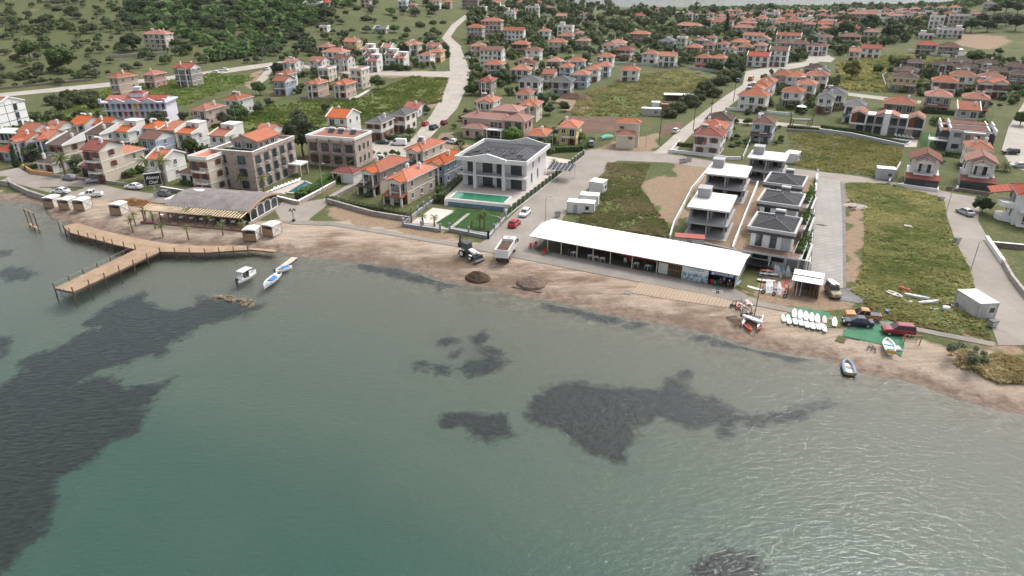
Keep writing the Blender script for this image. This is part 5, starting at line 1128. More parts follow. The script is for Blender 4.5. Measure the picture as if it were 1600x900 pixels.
for f in range(3):
 z = 0.3+f*3.1
 for x in (2.6, 8.2):
  add_window(h, x, -0.02, z+0.1, 'f', 1.1, 1.9, 't')
  if f: balc(h, x, -0.02, z, 'f')
 for i in range(5):
  y = 2.0+i*3.5
  if i == 4 and f == 0: continue
  add_window(h, w+0.02, y, z+0.1, 'r', 1.0, 1.9, 't')
  if f: balc(h, w+0.02, y, z, 'r', 1.7)
MB().box(w, w+3.6, d-4.2, d-0.2, 2.9, 3.3).build('entrance_roof', TRIM, h)
for y in (d-4, d-0.5): MB().box(w+3.0, w+3.5, y-0.25, y+0.25, -1, 2.9).build('column', ST, h)
for i, (x, y) in enumerate(((2, d-2), (5, d-1.6))): water_heater(h, x, y, H+0.05)
# --- second stone block with red roof deck
o, w, rz = fr((484,257), (558,262.5)); rz = R(-17); w = 15.0; d = 10.0; H = 7.8
h = thing('stone_guesthouse', 'square stone guesthouse with red roof deck and three white tanks', 'guesthouse', o, rz); block(loc2w(o, rz, 7, 5), 9)
MB().box(0, w, 0, d, -1.5, H).build('wall', ST, h)
mb = MB()
for a in ((-0.2, w+0.2, -0.2, 0.2), (-0.2, w+0.2, d-0.2, d+0.2), (-0.2, 0.2, 0.2, d-0.2), (w-0.2, w+0.2, 0.2, d-0.2)): mb.box(*a, H, H+0.7)
mb.build('parapet', TRIM, h); MB().box(0.2, w-0.2, 0.2, d-0.2, H+0.01, H+0.06).build('roof_deck', roofmat('orange'), h)
for f in range(2):
 for i in range(4):
  x = 1.9+i*3.75; add_window(h, x, -0.02, 1.0+f*3.3, 'f', 2.1, 2.0, 'd'); 
  MB().box(x-1.5, x+1.5, -0.9, -0.02, 3.9 if f == 0 else 7.0, 4.2 if f == 0 else 7.75).build('balcony_band', ST, h)
 for y in (2.5, 5, 7.5): add_window(h, w+0.02, y, 1.2+f*3.3, 'r', 0.7, 1.5, 'd')
for x in (4, 7, 11): water_heater(h, x, 7, H+0.06)
mb = MB()
for i in range(9): mb.beam((0.5+i*1.75, -3.2, 2.6), (0.5+i*1.75, -0.1, 2.6), 0.1, 0.14)
mb.beam((0.2, -3, 2.45), (w, -3, 2.45), 0.12, 0.14)
for i in range(5): mb.bar((0.5+i*3.5, -3, -0.5), (0.5+i*3.5, -3, 2.4), 0.08)
mb.build('pergola', DKWOOD, h)
# --- gatehouse
c, w = place(541, 270, 32, 2.7, -17, 5.0); g = thing('gatehouse', 'small gatehouse with dark red hipped roof by the hotel lane', 'gatehouse', c, R(-17)); block(c, 4)
mb, _ = hip_roof(6.2, 5, 2.7, 0.4, 0.35); mb.build('roof', [roofmat('maroon'), TRIM, roofmat('maroon')], g)
MB().box(0, 3.1, -2.5, 2.5, -0.5, 2.5).build('wall', TRIM, g)
for x, y in ((-2.9, -2.3), (-2.9, 2.3), (-0.4, -2.3)): MB().box(x-0.15, x+0.15, y-0.15, y+0.15, -0.5, 2.5).build('post', TRIM, g)
# --- hotel pool with loungers and terrace wall
a0, w0, rz0 = fr((446,301), (486,287)); 
pp = [spot(*p) for p in ((447,302),(466,304),(489,289),(476,284))]; z0 = pp[0].z+0.15
pl = thing('swimming_pool', 'teal swimming pool beside the stone hotel', 'pool', pp[0]); q = [(p.x-pp[0].x, p.y-pp[0].y) for p in pp]
MB().prism(q, -0.3, 0.22).build('water', TPOOL, pl); mb = MB()
for i in range(4): mb.beam(Vector((*q[i], 0.2)), Vector((*q[(i+1) % 4], 0.2)), 0.6, 0.2)
mb.build('coping', TILE, pl)
sheet('pool_deck', [(414,300),(464,281),(480,283),(448,303),(425,306)], TILE, 3)
LNG = None
for i in range(8):
 t_ = i/7; p = spot(427+(466-427)*t_, 298.5+(284-298.5)*t_); rzz = R(62)
 l = thing('sun_lounger', f'white sun lounger, {ORD[i]} from the shore beside the hotel pool', 'lounger', p+Vector((0,0,0.06)), R(-18), 'loungers at the hotel pool')
 MB().box(-0.34, 0.34, -1.0, 0.35, 0.26, 0.36).build('mattress', WHITE, l); MB().extrude([(0.35, 0.26), (1.0, 0.7), (1.0, 0.8), (0.35, 0.36)], -0.34, 0.34, 0, 'x').build('backrest', WHITE, l)
 for sx in (-0.3, 0.3):
  for sy in (-0.9, 0.7): MB().bar((sx, sy, 0), (sx, sy, 0.27), 0.035).build('leg', WHITE, l)
wall_line([(405,305),(466,320),(500,302),(524,288)], 'stone garden wall round the hotel pool', 0.9, ST, 0.5)
# --- restaurant hall with vaulted roof and slatted pergola
o, w, rz = fr((238,340), (389,352.5)); A2 = spot(441,328.5); d = 13.0; rz = rz
r_ = thing('beach_restaurant', 'long beach restaurant with curved grey-brown roof and slatted pergola', 'restaurant', o, rz)
for k in range(5): block(loc2w(o, rz, w*(k+0.5)/5, 6), 7)
ROOFM = surf('corrugated_roof', (0.16, 0.145, 0.145), (0.25, 0.225, 0.22), 0.5, 0.9, 2.2, -64, (0.12, 0.09, 0.08), 0.4)
x0 = w*0.16; prof = [( -0.2+ (d+0.8)*k/10, 3.3+2.1*math.sin(math.pi*(0.12+0.76*k/10))-2.1*math.sin(math.pi*0.12)) for k in range(11)]
prof2 = prof+[(p[0], p[1]-0.18) for p in prof[::-1]]
MB().extrude(prof2, x0, w+0.4, 0, 'x').build('roof', ROOFM, r_)
mb = MB().extrude([(p[0]-0.02, p[1]+0.06) for p in prof]+[(p[0]-0.02, p[1]-0.3) for p in prof[::-1]], w+0.4, w+0.75, 0, 'x'); mb.build('roof_edge', WOOD, r_)
MB().box(x0, w-0.3, d-0.5, d-0.2, -0.5, 3.3).build('back_wall', wallmat('brown'), r_)
end = [(0.3, -0.5), (d-0.6, -0.5), (d-0.6, 3.2)]+[(p[0], p[1]-0.25) for p in prof[::-1] if 0.3 < p[0] < d-0.7]+[(0.3, 3.0)]
MB().extrude([(p[0], p[1] if p[1] > 0 else p[1]) for p in ((0.3, -0.5), (d-0.6, -0.5), (d-0.6, 0.7), (0.3, 0.7))], w-0.3, w, 0, 'x').build('end_wall', wallmat('stone'), r_)
for i in range(4):
 y0_ = 1.2+i*2.75; hh = 2.9+0.7*math.sin(math.pi*(i+0.5)/4)
 mb = MB().box(-0.05, 0.05, 0, 2.45, 0.7, hh, 1)
 arc = [(2.45/2-1.2*math.cos(math.pi*k/8), hh-0.8+0.8*math.sin(math.pi*k/8)) for k in range(9)]
 for k in range(8): mb.beam((0.09, arc[k][0], arc[k][1]), (0.09, arc[k+1][0], arc[k+1][1]), 0.12, 0.16, 0)
 mb.box(-0.02, 0.14, -0.14, 0.03, 0.7, hh, 0).box(-0.02, 0.14, 2.42, 2.59, 0.7, hh, 0).box(-0.02, 0.16, 0, 2.45, 0.66, 0.82, 0)
 mb.build('arched_window', [WHITE, GLASS], r_, (w-0.1, y0_, 0))
nst = 34
for i in range(nst): MB().extrude([(-2.9, 2.75), (0.0, 3.2), (0.0, 3.28), (-2.9, 2.83)], -0.16, 0.16, 0, 'x').build('pergola_slat', plain('pale_slat', (0.58, 0.46, 0.30), 0.8, 0.25, 2.0), r_, (i*(w+0.2)/(nst-1), 0, 0))
MB().beam((-0.2, -2.7, 2.66), (w+0.3, -2.7, 2.66), 0.14, 0.2).beam((-0.2, -0.15, 3.08), (w+0.3, -0.15, 3.08), 0.14, 0.2).build('pergola_beam', WOOD, r_)
for i in range(12): MB().box(-0.1, 0.1, -0.1, 0.1, -0.6, 2.6).build('pergola_post', DKWOOD, r_, (0.2+i*w/11.2, -2.7, 0))
MB().box(-0.5, w+0.3, -3.2, d-0.6, -0.5, 0.12).build('floor', plain('brown_deck', (0.16, 0.10, 0.075), 0.8, 0.25, 1.5), r_)
sm = MB().quad((x0-2.5, 3, 3.4), (x0+4.5, 6, 4.0), (x0+5, 8, 4.9), (x0+0, 8.5, 4.4)).quad((x0-2.5, 3, 3.35), (x0, 8.5, 4.35), (x0+5, 8, 4.85), (x0+4.5, 6, 3.95)); sm.build('canopy_sheet', WHITE, r_)
for i in range(9):
 for j in range(2):
  p = Vector((*loc2w(o, rz, 2.5+i*w/9.4, 0.9*(1 if j else -1)+1+j*2), o.z+0.13)); tb = thing('dining_table', f'white-clothed dining table, {ORD[i]} along the {"front" if j == 0 else "inner"} pergola row', 'table', p, rz, 'restaurant tables')
  MB().box(-0.5, 0.5, -0.4, 0.4, 0.70, 0.75).box(-0.5, 0.5, -0.41, -0.405, 0.45, 0.72).build('table_top', WHITE, tb); MB().bar((0, 0, 0), (0, 0, 0.7), 0.05).build('leg', CHAR, tb)
# --- hotel sign
p = spot(245, 309); s = thing('hotel_sign', 'black roadside sign on a grey post reading Aksoy Otel', 'sign', p, R(30))
MB().box(-0.22, 0.22, -0.15, 0.15, -0.5, 3.3).build('post', METAL, s)
MB().box(-1.75, 1.75, -0.35, 0.35, 3.3, 6.1).build('board', plain('sign_black', (0.012, 0.016, 0.02), 0.35, 0.1, 1.0), s)
mb = MB()
for a in ((-1.85, 1.85, 3.2, 3.32), (-1.85, 1.85, 6.08, 6.2), (-1.85, -1.73, 3.32, 6.08), (1.73, 1.85, 3.32, 6.08)): mb.box(a[0], a[1], -0.4, 0.4, a[2], a[3])
mb.build('frame', METAL, s)
for tx, z, sz in (('Aksoy', 5.15, 1.15), ('Otel', 4.0, 1.05)):
 t = put('lettering', text_mesh(tx, sz, WHITE), s, (0.05, -0.37, z)); t.rotation_euler = (math.pi/2, 0, 0)
# --- white marquee of the surf centre
o, w, rz = fr((836,389), (1148,450.5)); A2 = spot(1166,421); d = min(11, max(8, (A2-spot(1148,450.5)).length)); EV = 2.9
mq = thing('marquee', 'long white marquee of the surf centre behind the promenade', 'marquee', o, rz)
for k in range(7): block(loc2w(o, rz, w*(k+0.5)/7, d/2), 7)
PVC = plain('white_pvc', (0.84, 0.84, 0.84), 0.5, 0.04, 0.4)
MB().extrude([(-0.8, EV), (d*0.5, EV+0.9), (d+0.5, EV+0.15), (d+0.5, EV+0.05), (d*0.5, EV+0.8), (-0.8, EV-0.1)], -0.9, w*0.5-0.01, 0, 'x').extrude([(-0.8, EV+0.02), (d*0.5, EV+0.95), (d+0.5, EV+0.17), (d+0.5, EV+0.05), (d*0.5, EV+0.8), (-0.8, EV-0.1)], w*0.5, w+0.5, 0, 'x').build('roof', PVC, mq)
mb = MB()
for i in range(1, 12): x = w*i/12; mb.beam((x, -0.8, EV+0.035), (x, d*0.5, EV+0.955), 0.07, 0.03); mb.beam((x, d*0.5, EV+0.955), (x, d+0.5, EV+0.175), 0.07, 0.03)
mb.build('roof_seam', plain('pvc_seam', (0.62, 0.62, 0.61), 0.6, 0.1, 1.0), mq)
MB().beam((-0.6, -0.6, EV-0.18), (w+0.3, -0.6, EV-0.18), 0.1, 0.18).build('eave_beam', WOOD, mq)
PO = [0.075, 0.15, 0.235, 0.32, 0.41, 0.52, 0.64, 0.76, 1.0]
for f in PO: MB().box(-0.08, 0.08, -0.08, 0.08, -0.6, EV-0.1).build('post', plain('tan_post', (0.50, 0.43, 0.33), 0.7, 0.2, 2.0), mq, (w*f, -0.35, 0))
MB().box(w*0.02, w-0.2, d-0.25, d, -0.5, EV).build('back_wall', plain('dark_green_panel', (0.02, 0.035, 0.03), 0.7, 0.3, 1.0), mq)
MB().box(w-0.15, w-0.05, 0.2, d-0.25, -0.5, EV).build('end_wall', plain('end_panel', (0.45, 0.44, 0.42), 0.7, 0.15, 1.0), mq)
MB().box(0, w-0.2, -0.5, d-0.3, -0.4, 0.07).build('floor', plain('floor_turf', (0.05, 0.058, 0.03), 0.9, 0.3, 1.2), mq)
MB().box(w*0.42, w*0.64, d*0.45, d*0.45+0.1, 0.07, 1.6).build('partition', plain('red_panel', (0.28, 0.035, 0.03), 0.7, 0.25, 1.0), mq)
MB().box(w*0.645, w*0.69, 0.0, 0.12, 0.07, 2.2).build('board_screen', plain('pale_board', (0.55, 0.53, 0.49), 0.8, 0.15, 1.0), mq)
mb = MB()
for k in range(9): mb.box(w*0.692+k*w*0.0078, w*0.692+k*w*0.0078+0.07, 0.0, 0.08, 0.07, 2.3)
mb.box(w*0.69, w*0.757, 0.0, 0.08, 1.1, 1.2).box(w*0.69, w*0.757, 0.0, 0.08, 2.2, 2.3).build('wooden_gate', WOOD, mq)
m, N, L, b = nodes('banner_print'); O = coords(N, L, 'Object', (1, 1, 1)); sx = N.new('ShaderNodeSeparateXYZ'); L.new(O, sx.inputs[0])
oc = mixc(N, L, ramp(N, L, noise(N, L, coords(N, L, 'Object', (0.9, 1, 2.4)), 1.6, 4, 0.7), 0.44, 0.56), (0.02, 0.12, 0.20), (0.55, 0.62, 0.64))
oc = mixc(N, L, ramp(N, L, noise(N, L, O, 3.3, 3), 0.62, 0.68), oc, (0.35, 0.10, 0.08))
L.new(mixc(N, L, ramp(N, L, sx.outputs[2], 1.35, 1.75), oc, (0.60, 0.64, 0.64)), b.inputs['Base Color']); b.inputs['Roughness'].default_value = 0.6
bw = w*0.118; bn_ = MB().box(0, bw, -0.02, 0.03, 0.1, 2.7).build('banner', m, mq, (w*0.762, -0.5, 0))
t = put('lettering', text_mesh('CUNDA', 0.75, plain('banner_ink', (0.08, 0.10, 0.14), 0.6, 0.1, 1.0), 0.005), bn_, (bw*0.55, -0.03, 2.32)); t.rotation_euler = (math.pi/2, 0, 0)
sw = w*0.112; sg = MB().box(0, sw, -0.03, 0.03, 2.0, 2.75).build('shop_sign', plain('sign_blue', (0.012, 0.05, 0.20), 0.5, 0.1, 1.0), mq, (w*0.885, -0.55, 0))
t = put('lettering', text_mesh('WINDSURF', 0.66, WHITE, 0.005), sg, (sw*0.57, -0.04, 2.37)); t.rotation_euler = (math.pi/2, 0, 0)
em = MB(); em.quad((0, 0, 0), (0.42, 0, 0), (0.26, 0, 0.5)); em.quad((0.3, 0, 0.05), (0.55, 0, 0.05), (0.28, 0, 0.42)); em.quad((0, 0, -0.06), (0.55, 0, -0.06), (0.5, 0, -0.12), (0.05, 0, -0.12)); em.build('emblem', WHITE, sg, (0.3, -0.035, 2.2))
# --- concrete shells of three villas
def shell(label, pa, pb, d, head, lev=(3.1, 6.3), wide=None, hut=True, rot=None):
 o, w, rz = fr(pa, pb, 0, rot); w = wide or w
 h = thing('concrete_shell', label, 'building shell', o, rz, 'unfinished villas'); block(loc2w(o, rz, w/2, d/2), max(w, d)*0.55)
 for i, z in enumerate(lev): MB().box(-0.5, w+0.5, -0.8, d+0.3, z-0.35, z).build('floor_slab' if i == 0 else 'roof_slab', CONCR if i == 0 else PALECON, h)
 MB().box(-0.6, w+0.6, -1.4, d, -0.6, 0.12).build('base_slab', CONCR, h)
 zb = [0.12]+[z for z in lev]
 for i in range(len(lev)):
  for x in (0, w/2-0.15, w-0.35):
   for y in (0, d-0.4): MB().box(x, x+0.35, y, y+0.4, zb[i], lev[i]-0.35).build('column', CONCR, h)
  MB().box(0.4, w-0.4, d-2.0, d-1.75, zb[i], lev[i]-0.35).build('inner_wall', CONCR, h)
  MB().box(w*0.52, w*0.55, 2.5, d-2.0, zb[i], lev[i]-0.35).build('inner_wall', CONCR, h)
  MB().box(-0.0, 0.22, 2.5, d-0.4, zb[i], lev[i]-0.35).build('side_wall', CONCR, h); MB().box(w-0.22, w, 4.5, d-0.4, zb[i], lev[i]-0.35).build('side_wall', CONCR, h)
  for k, x in enumerate((w*0.27, w*0.72)): MB().box(x-0.5, x+0.5, d-2.08, d-1.99, zb[i]+0.02, zb[i]+2.1).build('door_opening', plain('void', (0.03, 0.03, 0.03), 0.9, 0.1, 1.0), h)  # near-black slab on the wall, painted for the shade inside an open doorway
 if hut: MB().box(0.3, 2.9, d-4.6, d-1.6, lev[-1], lev[-1]+1.9).box(0.2, 3.0, d-4.7, d-1.5, lev[-1]+1.9, lev[-1]+2.05).build('stair_head', CONCR, h)
 return h
shell('unfinished concrete villa with white roof slab, the one facing the marquee', (1073,366), (1131,373), 11, 0, rot=-24)
shell('unfinished concrete villa with white roof slab, the middle of three', (1100,309), (1157,318), 10, 0, rot=-24)
s = shell('unfinished white villa with wide overhanging roof slab by the cross road', (1166,281), (1219,287), 8, 0, (3.0, 6.2), None, True, -26)
# --- three charcoal-roofed villas in a row
def charcoal_villa(label, pe, rot, first=False):
 he = 7.4 if first else 6.9; w, d = 6.9, 8.2; E = spot(pe[0], pe[1], he); rz = R(rot); o = Vector((E.x-math.cos(rz)*w/2, E.y-math.sin(rz)*w/2, 0)); o.z = gz(o.x, o.y)
 h = thing('villa', label, 'villa', o, rz, 'charcoal-roofed villas'); block(loc2w(o, rz, w/2+1, d/2), 8); zf1 = he-3.6
 MB().box(0, w, 0, d, -1, he-0.9).build('wall', TRIM, h)
 MB().box(-0.7, w+0.7, -0.7, d+0.7, he-0.95, he-0.35).build('eave_band', CHAR, h); MB().box(-0.8, w+0.8, -0.8, d+0.8, he-0.35, he-0.12).build('eave_slab', GREYTRIM, h)
 mb = MB()
 for a in ((-0.8, w+0.8, -0.8, -0.5), (-0.8, w+0.8, d+0.5, d+0.8), (-0.8, -0.4, -0.5, d+0.5), (w+0.4, w+0.8, -0.5, d+0.5)): mb.box(*a, he-0.12, he+0.25)
 mb.build('parapet', GREYTRIM, h)
 rm, _ = hip_roof(w-0.2, d-0.2, he-0.05, 0.4, 0.3); rm.build('roof', [roofmat('slate'), CHAR, CHAR], h, (w/2, d/2, 0))
 water_heater(h, w*0.55, d*0.75, he+0.5)
 for x in (1.5, 4.0): MB().box(-0.6, 0.6, -0.06, 0, 0, 2.3, 0).box(-0.7, 0.7, -0.04, 0, 2.3, 2.42, 1).build('window', [GLASS, CHAR], h, (x, -0.012, zf1+0.1))
 MB().box(5.4, w+0.1, -0.05, 2.0, zf1, he-0.96).build('cladding', GREYTRIM, h)
 MB().box(-0.8, w+2.6, -2.8, -0.02, zf1-0.45, zf1-0.1).build('balcony_slab', GREYTRIM, h); MB().box(-0.6, w+2.2, -2.6, -0.1, zf1-0.1, zf1-0.05).build('balcony_deck', plain('terracotta_deck', (0.22, 0.13, 0.09), 0.8, 0.3, 2.0), h)
 railing(MB(), [(-0.6, -2.7), (w+2.4, -2.7)], zf1-0.1, 1.0, 0, 1.6).build('railing', CHAR, h)
 MB().box(0.8, 3.6, -0.06, 0, 1.5, 3.0, 0).build('window', [GLASS], h, (0, -0.012, 0)); MB().box(4.2, 6.4, -0.06, 0, 1.4, 2.9, 0).build('window', [GLASS], h, (0, -0.012, 0))
 MB().box(-0.6, 4.4, -2.9, -0.02, 1.0, 1.3).build('lower_slab', CHAR, h); MB().box(0.8, 3.8, -0.06, 0, -0.3, 0.9).build('window', [GLASS], h, (0, -0.011, 0))
 for x in (-0.4, 4.2, w+2.2): MB().box(x-0.13, x+0.13, -2.6, -2.35, -1, zf1-0.45).build('post', GREYTRIM, h)
 # side terraces with planters
 MB().box(w+0.9, w+2.6, -0.0, d*0.8, zf1-0.45, zf1-0.1).build('side_terrace', GREYTRIM, h); MB().box(w+3.2, w+3.6, -2.8, d*0.8, -1, zf1-0.2).build('frame_wall', GREYTRIM, h)
 for y in (0.5, 3.0, 5.5):
  p = MB().box(-0.7, 0.7, -0.5, 0.5, 0, 0.5).build('planter', CHAR, h, (w+1.8, y, zf1-0.1)); put('plant', CROWN['bright'][1], p, (0, 0, 0.1), 0, 0.8)
 return h
charcoal_villa('white villa with charcoal hipped roof, the one overlooking the surf centre', (1206,359), -28, True)
charcoal_villa('white villa with charcoal hipped roof, middle of the row of three', (1216.5,318), -28)
charcoal_villa('white villa with charcoal hipped roof, the row end by the cross road', (1224,288), -28)
wall_line([(1164,407),(1262,427)], 'tall grey rendered wall behind the board racks', 2.3, GREYTRIM, 0.3, True)
stone_fence([(1262,427),(1267,370),(1272,310),(1276,277)], 'grey wall with dark posts along the concrete slab road', 1.2, 2.0, 9.0, GREYTRIM, False)
wall_line([(1143,397),(1147,385),(1183,292)], 'white boundary wall between concrete shells and charcoal villas', 1.6, TRIM, 0.3, False)
wall_line([(1046,376),(1052,355),(1080,300),(1111,262)], 'white post-and-wall boundary beside the bare earth track', 1.2, TRIM, 0.25, False)
wall_line([(1092,388),(1150,402)], 'grey block wall in front of the concrete shells', 1.5, CONCR, 0.3, False)
c = spot(1076,386); k = thing('container', 'red-topped white site container behind the marquee', 'container', c, R(-13))
MB().box(-2.8, 2.8, -1.2, 1.2, 0, 2.2).build('body', TRIM, k); MB().box(-2.9, 2.9, -1.3, 1.3, 2.2, 2.4).build('roof', plain('dull_red', (0.30, 0.07, 0.05), 0.7, 0.2, 1.0), k); MB().box(-0.5, 0.4, -1.25, -1.2, 0.1, 2.0).build('door', GREYTRIM, k)
# --- row of white gable-framed villas
o, w, rz = fr((1324,205), (1436,216)); rz = R(-30); w = 22.0; d = 8; 
h = thing('terraced_villa', 'row of white gable-framed villas with rust-red panels above a hedge', 'villa row', o, rz)
for k in range(4): block(loc2w(o, rz, w*(k+0.5)/4, 4), 6)
RUST = plain('rust_panel', (0.26, 0.06, 0.03), 0.6, 0.25, 1.5)
def gable_bay(x0, x1):
 c = (x0+x1)/2; pr = [(x0, 2.8), (x1, 2.8), (x1, 6.2), (c, 7.5), (x0, 6.2)]; t = 0.35
 MB().extrude(pr, 0.6, d-1, 0, 'y').build('wall', TRIM, h)
 mb = MB(); inn = [(x0+t, 2.8+t), (x1-t, 2.8+t), (x1-t, 6.1), (c, 7.3-t*0.5), (x0+t, 6.1)]
 for k in range(5): a, e = pr[k], pr[(k+1) % 5]; a2, e2 = inn[k], inn[(k+1) % 5]; mb.quad((a[0], -1.2, a[1]), (e[0], -1.2, e[1]), (e2[0], -1.2, e2[1]), (a2[0], -1.2, a2[1])); mb.quad((a[0], -1.2, a[1]), (e[0], -1.2, e[1]), (e[0], 0.6, e[1]), (a[0], 0.6, a[1])); mb.quad((a2[0], -1.2, a2[1]), (e2[0], -1.2, e2[1]), (e2[0], 0.6, e2[1]), (a2[0], 0.6, a2[1]))
 mb.build('gable_frame', WHITE, h); MB().extrude([(p[0], p[1]) for p in inn], 0.45, 0.58, 0, 'y').build('rust_panel', RUST, h)
 MB().box(c-0.4, x1-t-0.1, 0.38, 0.44, 3.2, 5.9).build('window', GLASS, h)
 for s_ in (0, 1):
  e = x0 if s_ == 0 else x1; MB().quad((e, -1.3, 6.25), (c, -1.3, 7.58), (c, d-1, 7.58), (e, d-1, 6.25)).quad((e, -1.3, 6.35), (c, -1.3, 7.68), (c, d-1, 7.68), (e, d-1, 6.35)).build('roof', roofmat('pink'), h)
 MB().box(x0+0.2, x1-0.2, 1.2, d-1, -1, 2.8).build('ground_floor_wall', wallmat('pink'), h); MB().box(c-0.2, x1-0.5, 1.12, 1.19, 0.1, 2.4).build('window', GLASS, h)
gable_bay(0, 5.0); gable_bay(w-5.0, w)
MB().box(5.0, w-5.0, 0.9, d-1, -1, 5.9).build('wall', wallmat('grey'), h); MB().box(w/2-0.9, w/2+0.9, -0.4, d-1.2, -1, 7.0).build('party_wall', TRIM, h)
for x0_, x1_, dz in ((7.4, w/2-0.9, 1.2), (w/2+0.9, 14.6, -1.2)):
 MB().extrude([(x0_, 6.0 if dz > 0 else 7.1), (x1_, 7.1 if dz > 0 else 6.0), (x1_, 5.7), (x0_, 5.7)], -0.2, d-1.2, 0, 'y').build('dormer', wallmat('grey'), h)
 MB().extrude([(x0_, 6.02 if dz > 0 else 7.12), (x1_, 7.12 if dz > 0 else 6.02), (x1_, 7.28 if dz > 0 else 6.18), (x0_, 6.18 if dz > 0 else 7.28)], -0.4, d-1, 0, 'y').build('roof', roofmat('pink'), h)
for x in (6.2, 8.8, 13.2, 15.8):
 for z in (0.1, 3.2): MB().box(x-1.0, x+1.0, 0.82, 0.89, z, z+2.3).build('window', GLASS, h)
for x in (6.2, 15.8): MB().box(x-1.15, x+1.15, 1.0, d-1.2, 5.9, 6.05).build('roof_terrace', WHITE, h)
wall_line([(1279,207),(1330,214),(1412,232)], 'long low grey wall below the gable-framed villas', 1.3, GREYTRIM, 0.3, True)
sheet('pool_deck', [(1336,209),(1380,215),(1434,219),(1432,230),(1414,230),(1340,213)], TILE, 2); sheet('lawn', [(1440,206),(1468,208),(1462,238),(1436,236)], LAWN, 1)
pp = [spot(*p) for p in ((1384,220),(1418,226),(1424,222),(1390,217))]; pl = thing('swimming_pool', 'small blue pool on the deck of the gable-framed villas', 'pool', pp[0]); q = [(p.x-pp[0].x, p.y-pp[0].y) for p in pp]
MB().prism(q, -0.3, 0.22).build('water', TPOOL, pl); mb = MB()
for i in range(4): mb.beam(Vector((*q[i], 0.2)), Vector((*q[(i+1) % 4], 0.2)), 0.4, 0.2)
mb.build('coping', TRIM, pl)
for i in range(5):
 p = spot(1400+i*6.2, 213.5+i*0.9); l = thing('sun_lounger', f'white sun lounger, {ORD[i]} in the row on the gabled villas deck', 'lounger', p+Vector((0,0,0.06)), R(-5), 'loungers at the gabled villas')
 MB().box(-0.34, 0.34, -1.0, 0.35, 0.26, 0.36).build('mattress', WHITE, l); MB().extrude([(0.35, 0.26), (1.0, 0.7), (1.0, 0.8), (0.35, 0.36)], -0.34, 0.34, 0, 'x').build('backrest', WHITE, l)
# --- stepped modern villa
o, w, rz = fr((1478,236), (1531,241)); rz = R(-26); w = 9.6; d = 14
h = thing('villa', 'stepped pale grey modern villa with red flat roofs and charcoal corners', 'villa', o, rz); block(loc2w(o, rz, 6, 5), 8); block(loc2w(o, rz, 6, 12), 8)
LG = plain('lavender_grey', (0.46, 0.46, 0.49), 0.8, 0.1, 0.8)
for k, (y0_, hh) in enumerate(((0, 6.6), (7.0, 7.0))):
 MB().box(0, w, y0_, y0_+6.8, -1, hh).build('wall', LG, h); MB().box(-0.1, w+0.1, y0_+0.5, y0_+6.6, hh, hh+0.18).build('roof', roofmat('brown'), h)
 MB().box(-2.6, -0.02, y0_+2.2, y0_+6.2, -1, hh-0.9).build('side_wing', CHAR, h); MB().box(w+0.02, w+2.2, y0_+2.2, y0_+6.5, -1, hh-0.8).build('side_wing', CHAR, h)
 for x in (-0.35, w-0.05, -2.7, w+1.8): MB().box(x, x+0.35, y0_+0.2, y0_+6.6, hh-0.9, hh+0.5).build('fin_wall', TRIM, h)
 MB().box(-2.3, -0.4, y0_+2.3, y0_+6.1, hh-0.89, hh-0.7).build('wing_roof', roofmat('pink'), h)
MB().box(3.4, 8.6, -0.5, -0.02, -1, 6.0).build('clad_panel', wallmat('pink'), h); MB().box(3.2, 8.8, -1.0, 0, 6.0, 6.3).build('canopy', TRIM, h)
for x, z, ww, hh in ((1.9, 4.4, 1.9, 1.4), (1.9, 1.0, 1.9, 1.4)): MB().box(x-ww/2, x+ww/2, -0.07, 0, z, z+hh).build('window', GLASS, h, (0, -0.012, 0))
for x in (4.6, 7.0): MB().box(x-0.6, x+0.6, -0.58, -0.51, 3.2, 5.4).build('window', GLASS, h)
MB().box(-5.2, -0.05, 0.6, 4.5, 2.7, 3.0).build('balcony_slab', TRIM, h); railing(MB(), [(-5.1, 4.3), (-5.1, 0.7), (-0.2, 0.7)], 3.0, 0.9, 0, 0.8).build('railing', WHITE, h); MB().box(-5.1, -4.8, 0.7, 1.0, -1, 2.7).build('post', TRIM, h)
